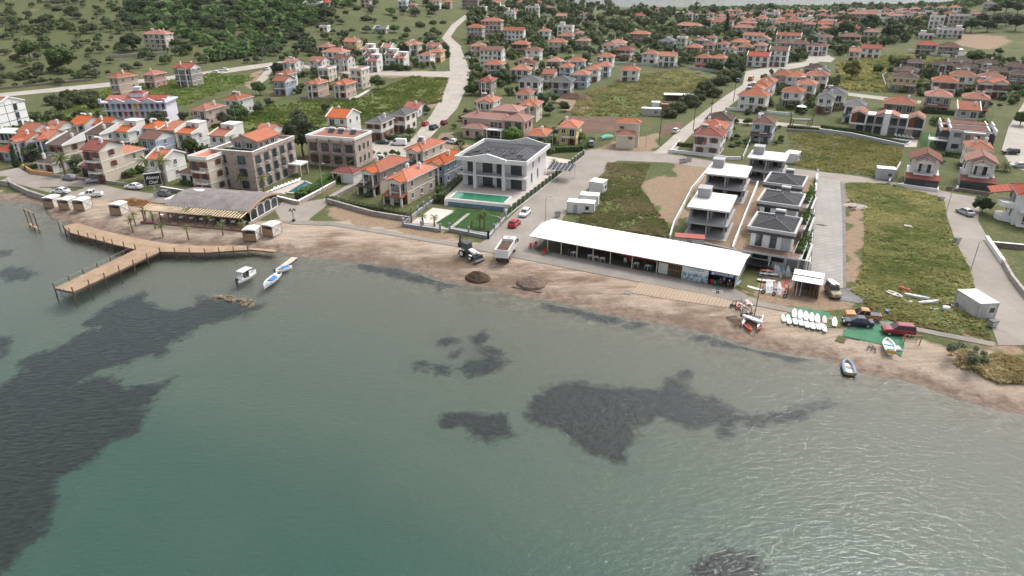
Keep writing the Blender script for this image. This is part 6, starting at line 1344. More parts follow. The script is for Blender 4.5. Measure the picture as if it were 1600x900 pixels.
# --- two gabled villas with dark verandas
def veranda_villa(label, pa, pb, roofc, wallc, rot):
 o, w, rz = fr(pa, pb); rz = R(rot); w = 6.6; d = 8
 h = thing('villa', label, 'villa', o, rz, 'gabled villas with verandas'); block(loc2w(o, rz, w/2, d/2), 7)
 MB().box(-0.3, w+0.3, 0, d, -1, 2.9).build('ground_floor_wall', wallmat(wallc), h); MB().box(0.2, w-0.2, 0.6, d, 2.9, 6.3).build('wall', TRIM, h)
 gm, _ = gable_roof(w-0.4, d-0.6, 6.35, 0.6, 0.5, 'y'); gm.build('roof', [roofmat(roofc), TRIM, roofmat(roofc)], h, (w/2, d/2+0.3, 0))
 gm, _ = gable_roof(3.6, 3.0, 6.3, 0.4, 0.5, 'y'); gm.build('front_gable', [roofmat(roofc), TRIM, roofmat(roofc)], h, (w/2, 0.3, 0)); MB().disc((w/2, -1.25, 6.75), 0.16, 'y', 0.1).build('oculus', CHAR, h)
 for s_ in (0, 1): x = w/2-1.6+s_*3.2; MB().box(x-0.2, x+0.2, -1.0, -0.6, 2.9, 5.9).build('column', TRIM, h)
 MB().box(w/2-2.0, w/2+2.0, -1.2, 0.6, 5.75, 6.2).build('entablature', TRIM, h)
 MB().box(w/2-2.2, w/2+2.2, -1.2, 0.6, 2.75, 3.1).build('balcony_slab', TRIM, h); railing(MB(), [(w/2-2.1, -1.1), (w/2+2.1, -1.1)], 3.1, 0.9, 0, 0.4).build('railing', CHAR, h)
 for x in (w/2-1.2, w/2+1.2): MB().box(x-0.55, x+0.55, 0.5, 0.58, 3.15, 5.5).build('window', GLASS, h)
 MB().extrude([(-3.4, 2.3), (-0.05, 2.95), (-0.05, 2.75), (-3.4, 2.1)], -0.6, w+0.6, 0, 'x').build('veranda_roof', roofmat('maroon'), h)
 for x in (-0.4, w*0.33, w*0.66, w+0.3): MB().box(x-0.09, x+0.09, -3.3, -3.1, -1, 2.15).build('veranda_post', CHAR, h)
 MB().box(-0.4, w+0.4, -3.22, -3.18, 0, 2.1).build('glazing', GLASS, h); MB().box(-0.9, w+0.9, -3.6, 0, -1, 0.05).build('veranda_floor', TRIM, h)
 for y in (3, 7): add_window(h, w-0.18, y, 4.0, 'r', 1.0, 1.4, 'd'); add_window(h, 0.18, y, 4.0, 'l', 1.0, 1.4, 'd')
 return h
veranda_villa('white gabled villa with black glazed veranda beside the white hut', (1415,286), (1458,291), 'brown', 'white', -28)
veranda_villa('grey gabled villa with tiled gable and black veranda near the corner', (1500,290), (1546,297), 'pink', 'grey', -28)
# --- house cut by the picture edge
o, w, rz = fr((1580,351), (1630,362)); rz = R(-24); w = 9; d = 8
h = thing('house', 'white house with red roof and curved balconies at the picture edge', 'house', o, rz); block(loc2w(o, rz, w/2, d/2), 8)
MB().box(0, w, 0, d, -1, 6.6).build('wall', TRIM, h); mb, _ = hip_roof(w, d, 6.8, 0.6, 0.36); rf = mb.build('roof', [roofmat('red'), TRIM, roofmat('red')], h, (w/2, d/2, 0)); chimney(rf, 1.5, -2, 8, 1.1, roofmat('brown'))
for z in (0.4, 3.5):
 MB().prism([(-2.6, 5.5), (-2.8, 3.6), (-2.2, 2.0), (0, 1.2), (0, 6.2), (-1.8, 6.2)], z-0.3, z+0.75).build('curved_balcony', TRIM, h); MB().box(0.6, w+1, -1.7, -0.02, z-0.25, z).build('balcony_slab', TRIM, h); railing(MB(), [(0.7, -1.6), (w, -1.6)], z, 0.9, 0, 0.5).build('railing', TRIM, h)
 for x in (3.2, 6.5): add_window(h, x, -0.02, z+0.05, 'f', 1.5, 2.1, 's')
 for y in (3.5, 7.5): add_window(h, -0.02, y, z+0.7, 'l', 1.0, 1.4, 'g')
MB().extrude([(-4.5, 5.6), (-0.3, 6.6), (-0.3, 6.4), (-4.5, 5.4)], 4, 9.5, 0, 'y').build('lean_to_roof', roofmat('red'), h)
# --- transformer house
o, w, rz = fr((962,232), (989,234.5)); rz = R(-12)
h = thing('transformer_house', 'narrow cream transformer building with two stepped orange roofs', 'utility building', o, rz); block(loc2w(o, rz, 3, 4), 6)
MB().box(0, 5.4, 0, 3.6, -0.8, 4.2).build('front_wall', wallmat('cream'), h); MB().box(-0.1, 6.6, 3.6, 7.4, -0.8, 7.2).build('wall', wallmat('cream'), h)
mb, _ = hip_roof(5.4, 3.7, 4.3, 0.35, 0.5); mb.build('roof', [roofmat('orange'), TRIM, roofmat('orange')], h, (2.7, 1.75, 0)); mb, _ = hip_roof(6.7, 3.8, 7.3, 0.45, 0.5); mb.build('roof', [roofmat('orange'), TRIM, roofmat('orange')], h, (3.25, 5.5, 0))
MB().box(3.6, 4.9, -0.05, 0, 3.0, 3.8).build('vent', SHUT, h, (0, -0.01, 0)); MB().box(0.6, 2.0, -0.05, 0, 5.4, 6.2).build('vent', SHUT, h, (0, 3.59, 0))
# --- lilac hotel with coloured doors
o, w, rz = fr((160,190), (262,181)); rz = R(4); w = 21.0; d = 9; H = 7.6
c = spot(209,161,H); o = Vector((c.x-w/2, c.y, gz(c.x, c.y))); h = thing('hotel', 'lilac-white hotel with brightly coloured doors and small roof turret', 'hotel', o, R(3)); rz = R(3)
for k in range(3): block(loc2w(o, rz, w*(k+0.5)/3, 5), 8)
LW = wallmat('lilac'); MB().box(0, w, 0, d, -2, H).build('wall', LW, h)
for z in (2.5, 5.1): MB().box(-0.6, w+0.6, -1.6, -0.02, z-0.2, z).build('gallery_slab', LW, h); railing(MB(), [(-0.5, -1.5), (w+0.5, -1.5)], z, 0.9, 0, 0.8).build('railing', WHITE, h)
CL = [plain('door_%d' % i, c_, 0.6, 0.15, 1.5) for i, c_ in enumerate(((0.50, 0.05, 0.05), (0.60, 0.38, 0.03), (0.08, 0.25, 0.12), (0.12, 0.08, 0.30), (0.55, 0.20, 0.05), (0.06, 0.25, 0.40)))]
for f in range(3):
 for i in range(11): MB().box(-0.5, 0.5, -0.08, -0.01, 0, 2.0).build('door', CL[(i*5+f*3) % 6] if i % 2 else GLASS, h, (1.0+i*1.9, 0, 0.1+f*2.6))
mb = MB().box(-0.8, w+0.8, -1.8, d+0.4, H, H+0.5)
for xc in (5.0, 10.5, 16): mb.extrude([(xc-3, H+0.5), (xc+3, H+0.5), (xc, H+1.8)], -1.8, -1.3, 0, 'y')
for x in (-0.8, 3.0, w-0.2): mb.box(x, x+0.8, -1.8, -1.0, H+0.5, H+1.6)
mb.build('parapet', LW, h)
for x0_, x1_ in ((0.6, 6.4), (7.4, 13.6), (14.6, 20.4)):
 gm, _ = gable_roof(x1_-x0_, d-1, H+0.9, 0.3, 0.25, 'x'); gm.build('roof', [roofmat('red'), LW, roofmat('red')], h, ((x0_+x1_)/2, d/2, 0))
MB().box(8.3, 12.8, 2.5, 6.5, H+0.5, H+2.6).build('turret_wall', LW, h); mb, _ = hip_roof(4.5, 4, H+2.7, 0.3, 0.5); mb.build('turret_roof', [roofmat('red'), LW, roofmat('red')], h, (10.55, 4.5, 0)); MB().box(9.6, 11.5, 3.6, 5.4, H+3.2, H+4.6).box(9.4, 11.7, 3.4, 5.6, H+4.6, H+4.75).build('lantern', LW, h)
# --- white apartment block at the left edge
A = spot(3,206); B = spot(48,193); dv = B-A; d = math.hypot(dv.x, dv.y); rz = math.atan2(dv.y, dv.x)-math.pi/2; w = 15
h = thing('apartment_block', 'tall white gabled block with thin black lines at the picture edge', 'apartment block', A, rz); block(loc2w(A, rz, -7, d/2), 9)
MB().box(-w, 0, 0, d, -2, 8.2).build('wall', WHITE, h); gm, _ = gable_roof(w, d, 8.3, 0.2, 0.34, 'x', True); gm.build('roof', [roofmat('orange'), WHITE, roofmat('orange')], h, (-w/2, d/2, 0))
mb = MB()
for z in (2.7, 5.4, 8.0): mb.box(0.01, 0.06, 0, d, z-0.06, z+0.06)
for y in (d*0.33, d*0.6): mb.box(0.012, 0.07, y-0.06, y+0.06, -1, 9.0)
mb.build('joint_strip', CHAR, h)
for z in (0.3, 3.1, 5.9): MB().box(0.08, 0.25, d*0.6, d*0.6+1.3, z, z+2.0).build('stair_window', GLASS, h)
c, w = place(20, 208, 46, 3.2, -8, 6); h = thing('veranda_hall', 'white flat-roofed glazed hall below the white block', 'hall', c, R(-8)); block(c, 6)
MB().box(-6, 6, -3, 3, -1, 0.8).build('wall', TRIM, h); MB().box(-6.5, 6.5, -3.5, 3.5, 3.0, 3.35).build('roof', WHITE, h)
for k in range(8): MB().box(-0.6, 0.6, -0.03, 0.03, 0.8, 2.9).build('window', GLASS, h, (-5.25+1.5*k, -2.9, 0)); MB().box(-0.1, 0.1, -0.1, 0.1, 0.8, 3.0).build('post', TRIM, h, (-6+1.5*k, -2.9, 0))
# --- pink villa
o, w, rz = fr((716,212), (766,219)); rz = R(-22)
h = thing('villa', 'large salmon-pink villa with long brown roofs and round entrance tower', 'villa', o, rz); PK = wallmat('pink')
for q_ in ((4, 5), (12, 6), (19, 8)): block(loc2w(o, rz, *q_), 7)
def wing(x0_, x1_, y0_, y1_, hh, rc='pink'):
 MB().box(x0_, x1_, y0_, y1_, -1.5, hh).build('wall', PK, h); mb, _ = hip_roof(x1_-x0_, y1_-y0_, hh+0.15, 0.5, 0.36); mb.build('roof', [roofmat(rc), TRIM, roofmat(rc)], h, ((x0_+x1_)/2, (y0_+y1_)/2, 0))
wing(0, 17, 3.5, 10, 5.6); wing(2.5, 9.5, -1.5, 3.4, 3.2); wing(15.5, 22.5, 2.0, 10.5, 6.0); wing(8.5, 17.5, 8.5, 16, 7.6)
for x in (1.2, 10.8, 12.2, 13.6): add_window(h, x, 3.48, 2.9, 'f', 0.9, 1.7, 'd'); add_window(h, x, 3.48, 0.3, 'f', 0.9, 1.7, 'd')
for x in (4.2, 7.6): add_window(h, x, -1.52, 0.7, 'f', 0.9, 1.5, 'd')
for x in (17, 20.5): add_window(h, x, 1.98, 3.2, 'f', 2.0, 2.2, 'd'); add_window(h, x, 1.98, 0.2, 'f', 2.0, 2.2, 'd')
for y in (4, 7.5): add_window(h, 22.52, y, 3.4, 'r', 1.2, 1.5, 'd'); add_window(h, -0.02, y, 3.0, 'l', 0.9, 1.4, 'd')
MB().box(10, 15.6, -0.2, 3.4, 2.7, 2.95).build('porch_roof', TRIM, h)
for x in (10.3, 15.3): MB().bar((x, 0.1, -1), (x, 0.1, 2.7), 0.2, 0, 8).build('column', TRIM, h)
chimney(h, 4.5, 6, 7, 1.3, PK); sheet('terrace', [(760,214),(790,218),(785,226),(755,222)], TILE, 1)
# --- site huts and containers
def hut(label, px, w, d, hgt, rot, body=TRIM, roofm=WHITE, name='container', door=True, slope=0.0, ribs=False):
 c = spot(*px); k = thing(name, label, 'container' if name == 'container' else 'shed', c, R(rot)); block(c, max(w, d)/2)
 MB().box(-w/2, w/2, -d/2, d/2, 0, hgt).build('body', body, k); MB().extrude([(-d/2-0.12, hgt), (d/2+0.12, hgt), (d/2+0.12, hgt+0.12+slope), (-d/2-0.12, hgt+0.12)], -w/2-0.12, w/2+0.12, 0, 'x').build('roof', roofm, k)
 mb = MB()
 for x in (-w/2, w/2):
  for y in (-d/2, d/2): mb.box(x-0.07, x+0.07, y-0.07, y+0.07, 0, hgt-0.01)
 n = max(1, int(w/2.0))
 for i in range(1, n): mb.box(-w/2+w*i/n-0.04, -w/2+w*i/n+0.04, -d/2-0.03, -d/2+0.02, 0, hgt-0.01)
 mb.build('corner_post', METAL, k)
 if door: MB().box(-0.45, 0.45, -0.04, 0, 0.05, 2.0).build('door', GREYTRIM, k, (-w*0.2, -d/2-0.01, 0)); MB().box(-0.4, 0.4, -0.04, 0, 1.0, 1.8).build('window', GLASS, k, (w*0.25, -d/2-0.01, 0))
 if ribs:
  for s_ in (-1, 1):
   mb = MB()
   for i in range(int(d/0.3)): mb.box(s_*(w/2+0.01)-0.03, s_*(w/2+0.01)+0.03, -d/2+0.1+i*0.3, -d/2+0.22+i*0.3, 0.1, hgt-0.1)
   mb.build('rib', body, k)
 return k
hut('white site container by the paver road, the long one closest to the marquee', (908,331), 6.0, 2.5, 2.5, -14)
hut('white site container standing behind the long one', (921,320), 4.2, 2.6, 2.6, -14, door=False)
hut('white site container farthest up the paver road', (934,300), 3.4, 3.4, 2.9, 62)
hut('grey-sided white hut beside the long grey wall', (1381,279), 4.2, 2.6, 2.9, -20, plain('hut_grey', (0.45, 0.46, 0.47), 0.7, 0.1, 1.0), WHITE, 'container')
hut('white hut on the weedy plot beside the wide roof slab', (1237,253), 4.0, 3.2, 2.8, 55)
hut('rusty-edged white shipping container beside the shore lane', (1521,486), 3.1, 5.2, 2.6, 6, plain('old_white_paint', (0.55, 0.53, 0.50), 0.7, 0.25, 1.5), plain('grey_top', (0.46, 0.46, 0.46), 0.6, 0.2, 0.8), ribs=True)
hut('grey metal container on the weedy field', (1017,180), 7.0, 2.6, 2.6, -14, METAL); hut('small white hut behind the grey metal container', (1024,170), 3.0, 2.6, 2.6, -14, WHITE, door=False); hut('small rust-brown hut beside the grey metal container', (1038,172), 2.6, 2.6, 2.3, -14, plain('rust_hut', (0.26, 0.12, 0.08), 0.8, 0.2, 1.0), plain('rust_hut', (0.26, 0.12, 0.08)), 'shed', False)
k = thing('animal_shelter', 'long open shelter with flat white roof on the weedy field', 'shelter', spot(1060,158), R(-10)); MB().box(-6, 6, -2.2, 2.2, 2.6, 2.8).build('roof', WHITE, k)
for x in (-5.5, 0, 5.5):
 for y in (-2, 2): MB().bar((x, y, -0.5), (x, y, 2.6), 0.08).build('post', METAL, k)
MB().box(-5.8, 5.8, 1.9, 2.0, 0, 2.5).build('back_wall', plain('shelter_back', (0.10, 0.10, 0.11), 0.9, 0.3, 1.0), k)
# --- garden and boundary walls
wall_line([(14,284),(18,291),(45,304),(73,313)], 'grey stone sea wall beside the shore road', 1.2, wallmat('rubble'), 0.6, False, 'sea_wall'); wall_line([(-30,286),(14,290)], 'short stone sea wall at the picture edge', 1.2, wallmat('rubble'), 0.6, False, 'sea_wall')
wall_line([(37,263),(52,272),(85,276)], 'bright orange rendered garden wall', 1.1, plain('orange_render', (0.55, 0.30, 0.13), 0.8, 0.15, 1.0), 0.3, False)
wall_line([(85,277),(150,284),(195,290)], 'low stone garden wall behind the parked silver cars', 0.8, wallmat('rubble'), 0.4, False); wall_line([(252,297),(310,306)], 'low pale garden wall behind the hotel sign', 0.9, wallmat('rubble'), 0.4)
wall_line([(512,317),(540,325),(583,337),(640,346)], 'rubble retaining wall below the pedimented villas', 1.1, wallmat('rubble'), 0.6, False); wall_line([(511,316),(560,290),(600,268)], 'overgrown garden wall along the hotel lane', 0.8, wallmat('rubble'), 0.5, False)
wall_line([(1044,238),(1090,243),(1138,250),(1157,250)], 'white garden wall of the maroon-roofed corner house', 0.9, TRIM, 0.3, True); wall_line([(1047,239),(1062,222)], 'white garden wall beside the slanting road', 0.8, TRIM, 0.25, False); wall_line([(1160,250),(1172,222),(1176,214)], 'grey side wall of the corner house plot', 1.2, GREYTRIM, 0.25, False)
wall_line([(1133,171),(1190,176),(1240,181)], 'low white wall below the slanting road houses', 0.9, TRIM, 0.3, True); wall_line([(1228,205),(1280,208)], 'low wall below the brown-roofed hedged house', 0.9, wallmat('rubble'), 0.3, False)
wall_line([(1418,81),(1480,89),(1512,86)], 'long white wall in front of the grey stone blocks', 1.6, TRIM, 0.4, False); wall_line([(940,100),(1050,104),(1060,107)], 'grey wall along the back lane', 1.2, GREYTRIM, 0.3, False); wall_line([(1075,108),(1118,113)], 'grey wall below the pink double houses', 1.5, GREYTRIM, 0.3, False)
wall_line([(170,91),(245,86),(262,84)], 'dry-stone field wall on the hillside', 1.6, wallmat('rubble'), 0.8, False); wall_line([(0,140),(70,133),(145,126)], 'dark retaining wall along the inland road', 1.0, wallmat('brown'), 0.5, False)
wall_line([(545,157),(560,152),(584,138)], 'pale wall at the corner of the meadow terrace', 0.8, TRIM, 0.3, False); wall_line([(470,154),(545,157)], 'stone wall below the meadow terrace houses', 0.9, wallmat('rubble'), 0.3, False)
wall_line([(1540,375),(1566,413)], 'white-capped wall beside the shore lane', 0.9, TRIM, 0.5, True); wall_line([(1566,413),(1580,438),(1605,470)], 'rubble garden wall along the shore lane', 1.0, wallmat('rubble'), 0.5, False); wall_line([(1546,385),(1600,390)], 'brown retaining wall behind the white-capped one', 1.0, wallmat('brown'), 0.4, True)
wall_line([(1402,291),(1465,300)], 'low white wall in front of the black glazed veranda', 0.8, TRIM, 0.3, False); wall_line([(1478,296),(1545,306)], 'low dark wall in front of the grey gabled villa', 0.9, wallmat('brown'), 0.3, False); wall_line([(1388,288),(1406,258)], 'side wall beside the white hut', 1.0, GREYTRIM, 0.3, False)
wall_line([(1383,135),(1378,120),(1392,112)], 'curved stone wall round the yellow dark-roofed house', 1.1, wallmat('rubble'), 0.4, False)

# ------------------------------------------------------------------ pier, beach huts, palms, vehicles, boats and small things
DECK = surf('deck_boards', (0.27, 0.19, 0.125), (0.37, 0.27, 0.185), 0.5, 1.2, None, 0, (0.24, 0.17, 0.11), 0.15)
ROPE = plain('rope', (0.35, 0.30, 0.22), 0.9, 0.2, 2.0); TYRE = plain('tyre', (0.018, 0.018, 0.02), 0.85, 0.2, 3.0); RIM = plain('rim', (0.45, 0.46, 0.47), 0.35, 0.1, 2.0, metal=0.6)
DZ = 1.35
def planked(par, px, dirv, name='decking'):
 """boards with open joints over an outline, laid across dirv"""
 P = [flat(x, y, DZ) for x, y in px]; bm = bmesh.new(); vs = [bm.verts.new((p[0], p[1], 0)) for p in P]
 for t in tessellate_polygon([[Vector((p[0], p[1], 0)) for p in P]]):
  try: bm.faces.new([vs[i] for i in t])
  except ValueError: pass
 bmesh.ops.dissolve_limit(bm, angle_limit=0.01, verts=bm.verts, edges=bm.edges)
 n = Vector((*dirv, 0)).normalized(); ds = [n.dot(Vector((p[0], p[1], 0))) for p in P]; s = 0.28; k = min(ds)
 while k < max(ds):
  for q in (k, k+0.035): bmesh.ops.bisect_plane(bm, geom=bm.verts[:]+bm.edges[:]+bm.faces[:], plane_co=n*q, plane_no=n)
  k += s
 k0 = min(ds); kill = [f for f in bm.faces if ((n.dot(f.calc_center_median())-k0) % s) < 0.035]
 bmesh.ops.delete(bm, geom=kill, context='FACES')
 ex = bmesh.ops.extrude_face_region(bm, geom=bm.faces[:]); bmesh.ops.translate(bm, vec=(0, 0, -0.08), verts=[v for v in ex['geom'] if isinstance(v, bmesh.types.BMVert)])
 bmesh.ops.recalc_face_normals(bm, faces=bm.faces); me = bpy.data.meshes.new(name); bm.to_mesh(me); bm.free(); me.materials.append(DECK)
 put(name, me, par, (0, 0, DZ)); c = [Vector((*p, 0)) for p in P]
 mb = MB()
 for i in range(len(c)): a, e = c[i]+Vector((0,0,DZ-0.22)), c[(i+1) % len(c)]+Vector((0,0,DZ-0.22)); mb.beam(a, e, 0.12, 0.26)
 mb.build('edge_beam', DKWOOD, par); return P
def posts(par, pxs, gap, hh=1.0, inset=0.1, rope=True):
 P = [Vector((*flat(x, y, DZ), DZ)) for x, y in pxs]; mb = MB()
 for i in range(len(P)-1):
  n = max(1, round((P[i+1]-P[i]).length/gap))
  for k in range(n+(i == len(P)-2)):
   p = P[i]+(P[i+1]-P[i])*k/n; MB().box(-0.07, 0.07, -0.07, 0.07, -0.1, hh).build('rail_post', DKWOOD, par, p); MB().bar((0, 0, -3.2), (0, 0, -0.1), 0.11, 0, 7).build('pile', DKWOOD, par, p)
  if rope: mb.bar(P[i]+Vector((0,0,hh*0.85)), P[i+1]+Vector((0,0,hh*0.85)), 0.025, 0, 5)
 if rope: mb.build('rail_rope', ROPE, par)
pr = thing('pier', 'L-shaped timber bathing pier with posts and ropes beside the restaurant beach', 'pier', (0, 0, 0))
planked(pr, [(98,353),(120,348),(160,360),(240,377),(268,381),(252,392.5),(250,393),(215,390),(176,381),(138,371),(109,363)], (1, -0.28))
planked(pr, [(212,389.5),(250,393),(114,456),(85,450)], (0.75, 0.6)); planked(pr, [(250.5,393),(268,381),(320,384.5),(385,383.5),(387,390),(320,394.5)], (1, -0.1))
posts(pr, [(92,352),(109,363),(138,371),(176,381),(212,389)], 3.0); posts(pr, [(212,390),(85,450)], 3.2); posts(pr, [(250,393.5),(114,456)], 3.2, 0.9, 0.1, False); posts(pr, [(250,393.5),(320,394.5),(387,390)], 3.0, 0.9, 0.1, False)
a = Vector((*flat(100,455,DZ), 0)); mb = MB()
for s in (-0.3, 0.3): mb.bar(a+Vector((s, -0.3, -1.5)), a+Vector((s, -0.3, 2.1)), 0.04)
for k in range(5): mb.bar(a+Vector((-0.3, -0.3, -0.8+0.4*k)), a+Vector((0.3, -0.3, -0.8+0.4*k)), 0.03)
mb.build('ladder', plain('blue_steel', (0.05, 0.12, 0.25), 0.5, 0.2, 2.0), pr)
pp = [Vector((*flat(x, y, 0.9), 0.9)) for x, y in ((388,389),(430,393))]; gp = thing('gangway', 'low timber gangway continuing the pier along the sand', 'gangway', pp[0]); MB().beam((0, 0, 0), pp[1]-pp[0], 1.4, 0.12).build('decking', DECK, gp); MB().beam((0, -0.7, 0.15), pp[1]-pp[0]+Vector((0, -0.7, 0.15)), 0.1, 0.15).build('kerb_beam', DKWOOD, gp)
fm = thing('mooring_frame', 'three-legged timber mooring frame standing in the water', 'frame', Vector((*flat(50,360), 0))); P3 = [Vector((*flat(x, y), 0))-Vector((*flat(50,360), 0)) for x, y in ((47,353),(54,357),(62,361))]
for p in P3: MB().bar(p+Vector((0,0,-2)), p+Vector((-0.4,0.2,4.0)), 0.12, 0, 7).build('post', DKWOOD, fm)
MB().beam(P3[0]+Vector((-0.4,0.2,4.0)), P3[2]+Vector((-0.4,0.2,4.0)), 0.18, 0.18).beam(P3[0]+Vector((0,0,0.5)), P3[2]+Vector((0,0,0.5)), 0.5, 0.12).build('beam', WOOD, fm)
# beach cabanas
FAB = plain('canvas', (0.66, 0.64, 0.60), 0.8, 0.12, 1.2)
def cabana(label, px, rot):
 c = spot(*px); k = thing('cabana', label, 'cabana', c, R(rot), 'beach cabanas'); s = 1.35; h = 2.3
 for x in (-s, s):
  for y in (-s, s): MB().box(x-0.06, x+0.06, y-0.06, y+0.06, -0.3, h).build('post', WOOD, k)
 MB().extrude([(-s-0.1, h), (s+0.1, h), (s+0.1, h+0.12), (0, h+0.35), (-s-0.1, h+0.12)], -s-0.1, s+0.1).build('roof', FAB, k)
 for ax, v in (('x', s), ('x', -s), ('y', s)):
  (MB().box(v-0.02, v+0.02, -s+0.07, s-0.07, 0.1, h) if ax == 'x' else MB().box(-s+0.07, s-0.07, v-0.02, v+0.02, 0.1, h)).build('curtain', FAB, k)
 mb = MB()
 for v in (-s-0.05, s+0.05): mb.beam((v, -s, 0.2), (v, s, h-0.1), 0.04, 0.07); mb.beam((v, s, 0.2), (v, -s, h-0.1), 0.04, 0.07)
 mb.build('brace', WOOD, k); MB().box(-s+0.1, s-0.1, -s+0.1, s-0.1, 0, 0.35).build('daybed', plain('cushion', (0.35, 0.26, 0.17), 0.9, 0.2, 1.0), k); MB().box(-s, s, -s-0.03, -s+0.02, 0.1, 1.6).build('screen', WOOD, k)
for l, p, r in (('white canvas cabana at the sea wall, first of three', (84,322), -10), ('white canvas cabana, middle of the three by the sea wall', (108,325), -10), ('white canvas cabana next to the white pickup', (131,326), -10), ('white canvas cabana alone beside the brushwood heap', (188,333), -10), ('white canvas cabana with crossed braces near the pier end', (395,373), -4), ('white canvas cabana closest to the black lamp post', (426,366), -24)): cabana(l, p, r)
# brushwood heap
hp = thing('brushwood_pile', 'orange-brown heap of reed and brushwood beside the pergola', 'brushwood pile', spot(210,318), R(-15)); mb = MB(); r = random.Random(4)
for i in range(420): x = r.gauss(0, 2.2); y = r.gauss(0, 0.9); z = max(0, 1.5*(1-abs(x)/5.2)*(1-abs(y)/2.4))*r.random(); a = r.uniform(-0.5, 0.5); l = r.uniform(0.6, 1.5); mb.bar((x-l*math.cos(a), y-l*math.sin(a), z), (x+l*math.cos(a), y+l*math.sin(a), z+r.uniform(-.1, .35)), 0.045, 0, 4)
mb.build('stick', plain('reed', (0.45, 0.25, 0.11), 0.9, 0.4, 3.0), hp)['kind'] = 'stuff'
# palms
def frond_mesh(n, ln, seed, fan=False):
 r = random.Random(seed); V = []; T = []
 for i in range(n):
  a = 2*math.pi*i/n*2.4+r.uniform(-.2, .2); el = r.uniform(-0.5, 1.1); L_ = ln*r.uniform(0.8, 1.1); p = Vector((0, 0, 0)); d = Vector((math.cos(a)*math.cos(el), math.sin(a)*math.cos(el), math.sin(el))); st = L_/6; tn = r.random() if el > -0.1 else 0.9
  for k in range(6):
   q = p+d*st; sd = d.cross(Vector((0, 0, 1))).normalized(); wd = (0.16 if fan else 0.11)*L_*math.sin(math.pi*(k+0.9)/7.2); dr = Vector((0, 0, -wd*0.55))
   for s in (-1, 1):
    for h in (0, 0.5):
     b0 = p+(q-p)*h; b1 = p+(q-p)*(h+0.42); V.append([b0[:], b1[:], (b1+sd*s*wd+dr+d*st*0.4)[:], (b0+sd*s*wd*0.9+dr+d*st*0.4)[:]]); T.append(tn*0.6+r.uniform(0, .35))
   p = q; d = (d+Vector((0, 0, -0.17))).normalized()
 return quads_mesh('crown', np.array(V, dtype=float), np.array(T), LEAF['palm'])
FR = [frond_mesh(26, 1.0, 1), frond_mesh(30, 1.0, 2), frond_mesh(22, 1.0, 3)]
def palm(label, px, h, cr, group=None, tr=0.2):
 c = spot(*px); k = thing('palm_tree', label, 'palm', c, rng.uniform(0, 6), group); mb = MB(); p = Vector((0, 0, -0.3)); dx = rng.uniform(-.12, .12)
 for i in range(8):
  q = Vector((dx*(i+1)/8*h*0.3, 0, -0.3+(h+0.3)*(i+1)/8)); mb.bar(p, q, tr*(1.15-0.04*i), 0, 8, tr*(0.95-0.04*i)); p = q
 mb.build('trunk', PALMBARK, k); put('crown', FR[int(h*10) % 3], k, p, 0, cr)
for i, (px, h, cr) in enumerate((((103,275),5.2,2.8),((157,276),5.0,2.7),((232,279),5.0,2.7),((258,289),6.2,3.1))): palm(['tall shaggy palm nearest the orange wall on the shore road', 'tall shaggy palm in front of the tall beige house', 'tall shaggy palm beside the white stepped house, inner of a pair', 'tallest shaggy palm by the hotel sign'][i], px, h, cr, 'palms on the shore road', 0.3)
for i, px in enumerate(((212,352),(208,363),(229,347),(243,358),(255,370),(271,345),(295,375),(296,348),(329,356),(349,368),(381,371),(380,354))): palm(f'young fan palm on the restaurant sand, {ORD[i]} towards the cabanas', px, rng.uniform(2.4, 3.2), rng.uniform(1.1, 1.5), 'palms on the restaurant sand', 0.15)
for lab, px, h, cr in (('young palm inside the granite fence corner of the white court', (643,348), 2.6, 1.2), ('young palm in the middle of the white court fence', (661,352), 2.2, 1.1), ('young palm at the lawn end of the white court fence', (679,354), 2.2, 1.1), ('taller lawn palm of the villa, one of a pair', (757,357), 3.4, 1.4), ('shorter lawn palm of the villa, one of a pair', (750,356), 2.8, 1.3), ('tiny palm on the villa lawn by the black panel', (737,354), 1.2, 0.9), ('young palm behind the solar carport', (866,266), 2.4, 1.3), ('stout palm between orange roof and solar villa', (720,243), 2.2, 2.8), ('palm beside the big stone hotel short wall', (380,300), 4.0, 1.7), ('palm at the corner of the big stone hotel', (413,303), 4.2, 1.8), ('palm at the far corner of the big stone hotel', (345,296), 3.6, 1.6), ('stout palm beside the parked dark car at the wide road', (1569,268), 1.6, 2.4), ('palm in front of the slate villas by the pavilion', (1234,196), 4.2, 1.4), ('palm beside the dark glass pavilion', (1268,196), 4.0, 1.4)): palm(lab, px, h, cr)
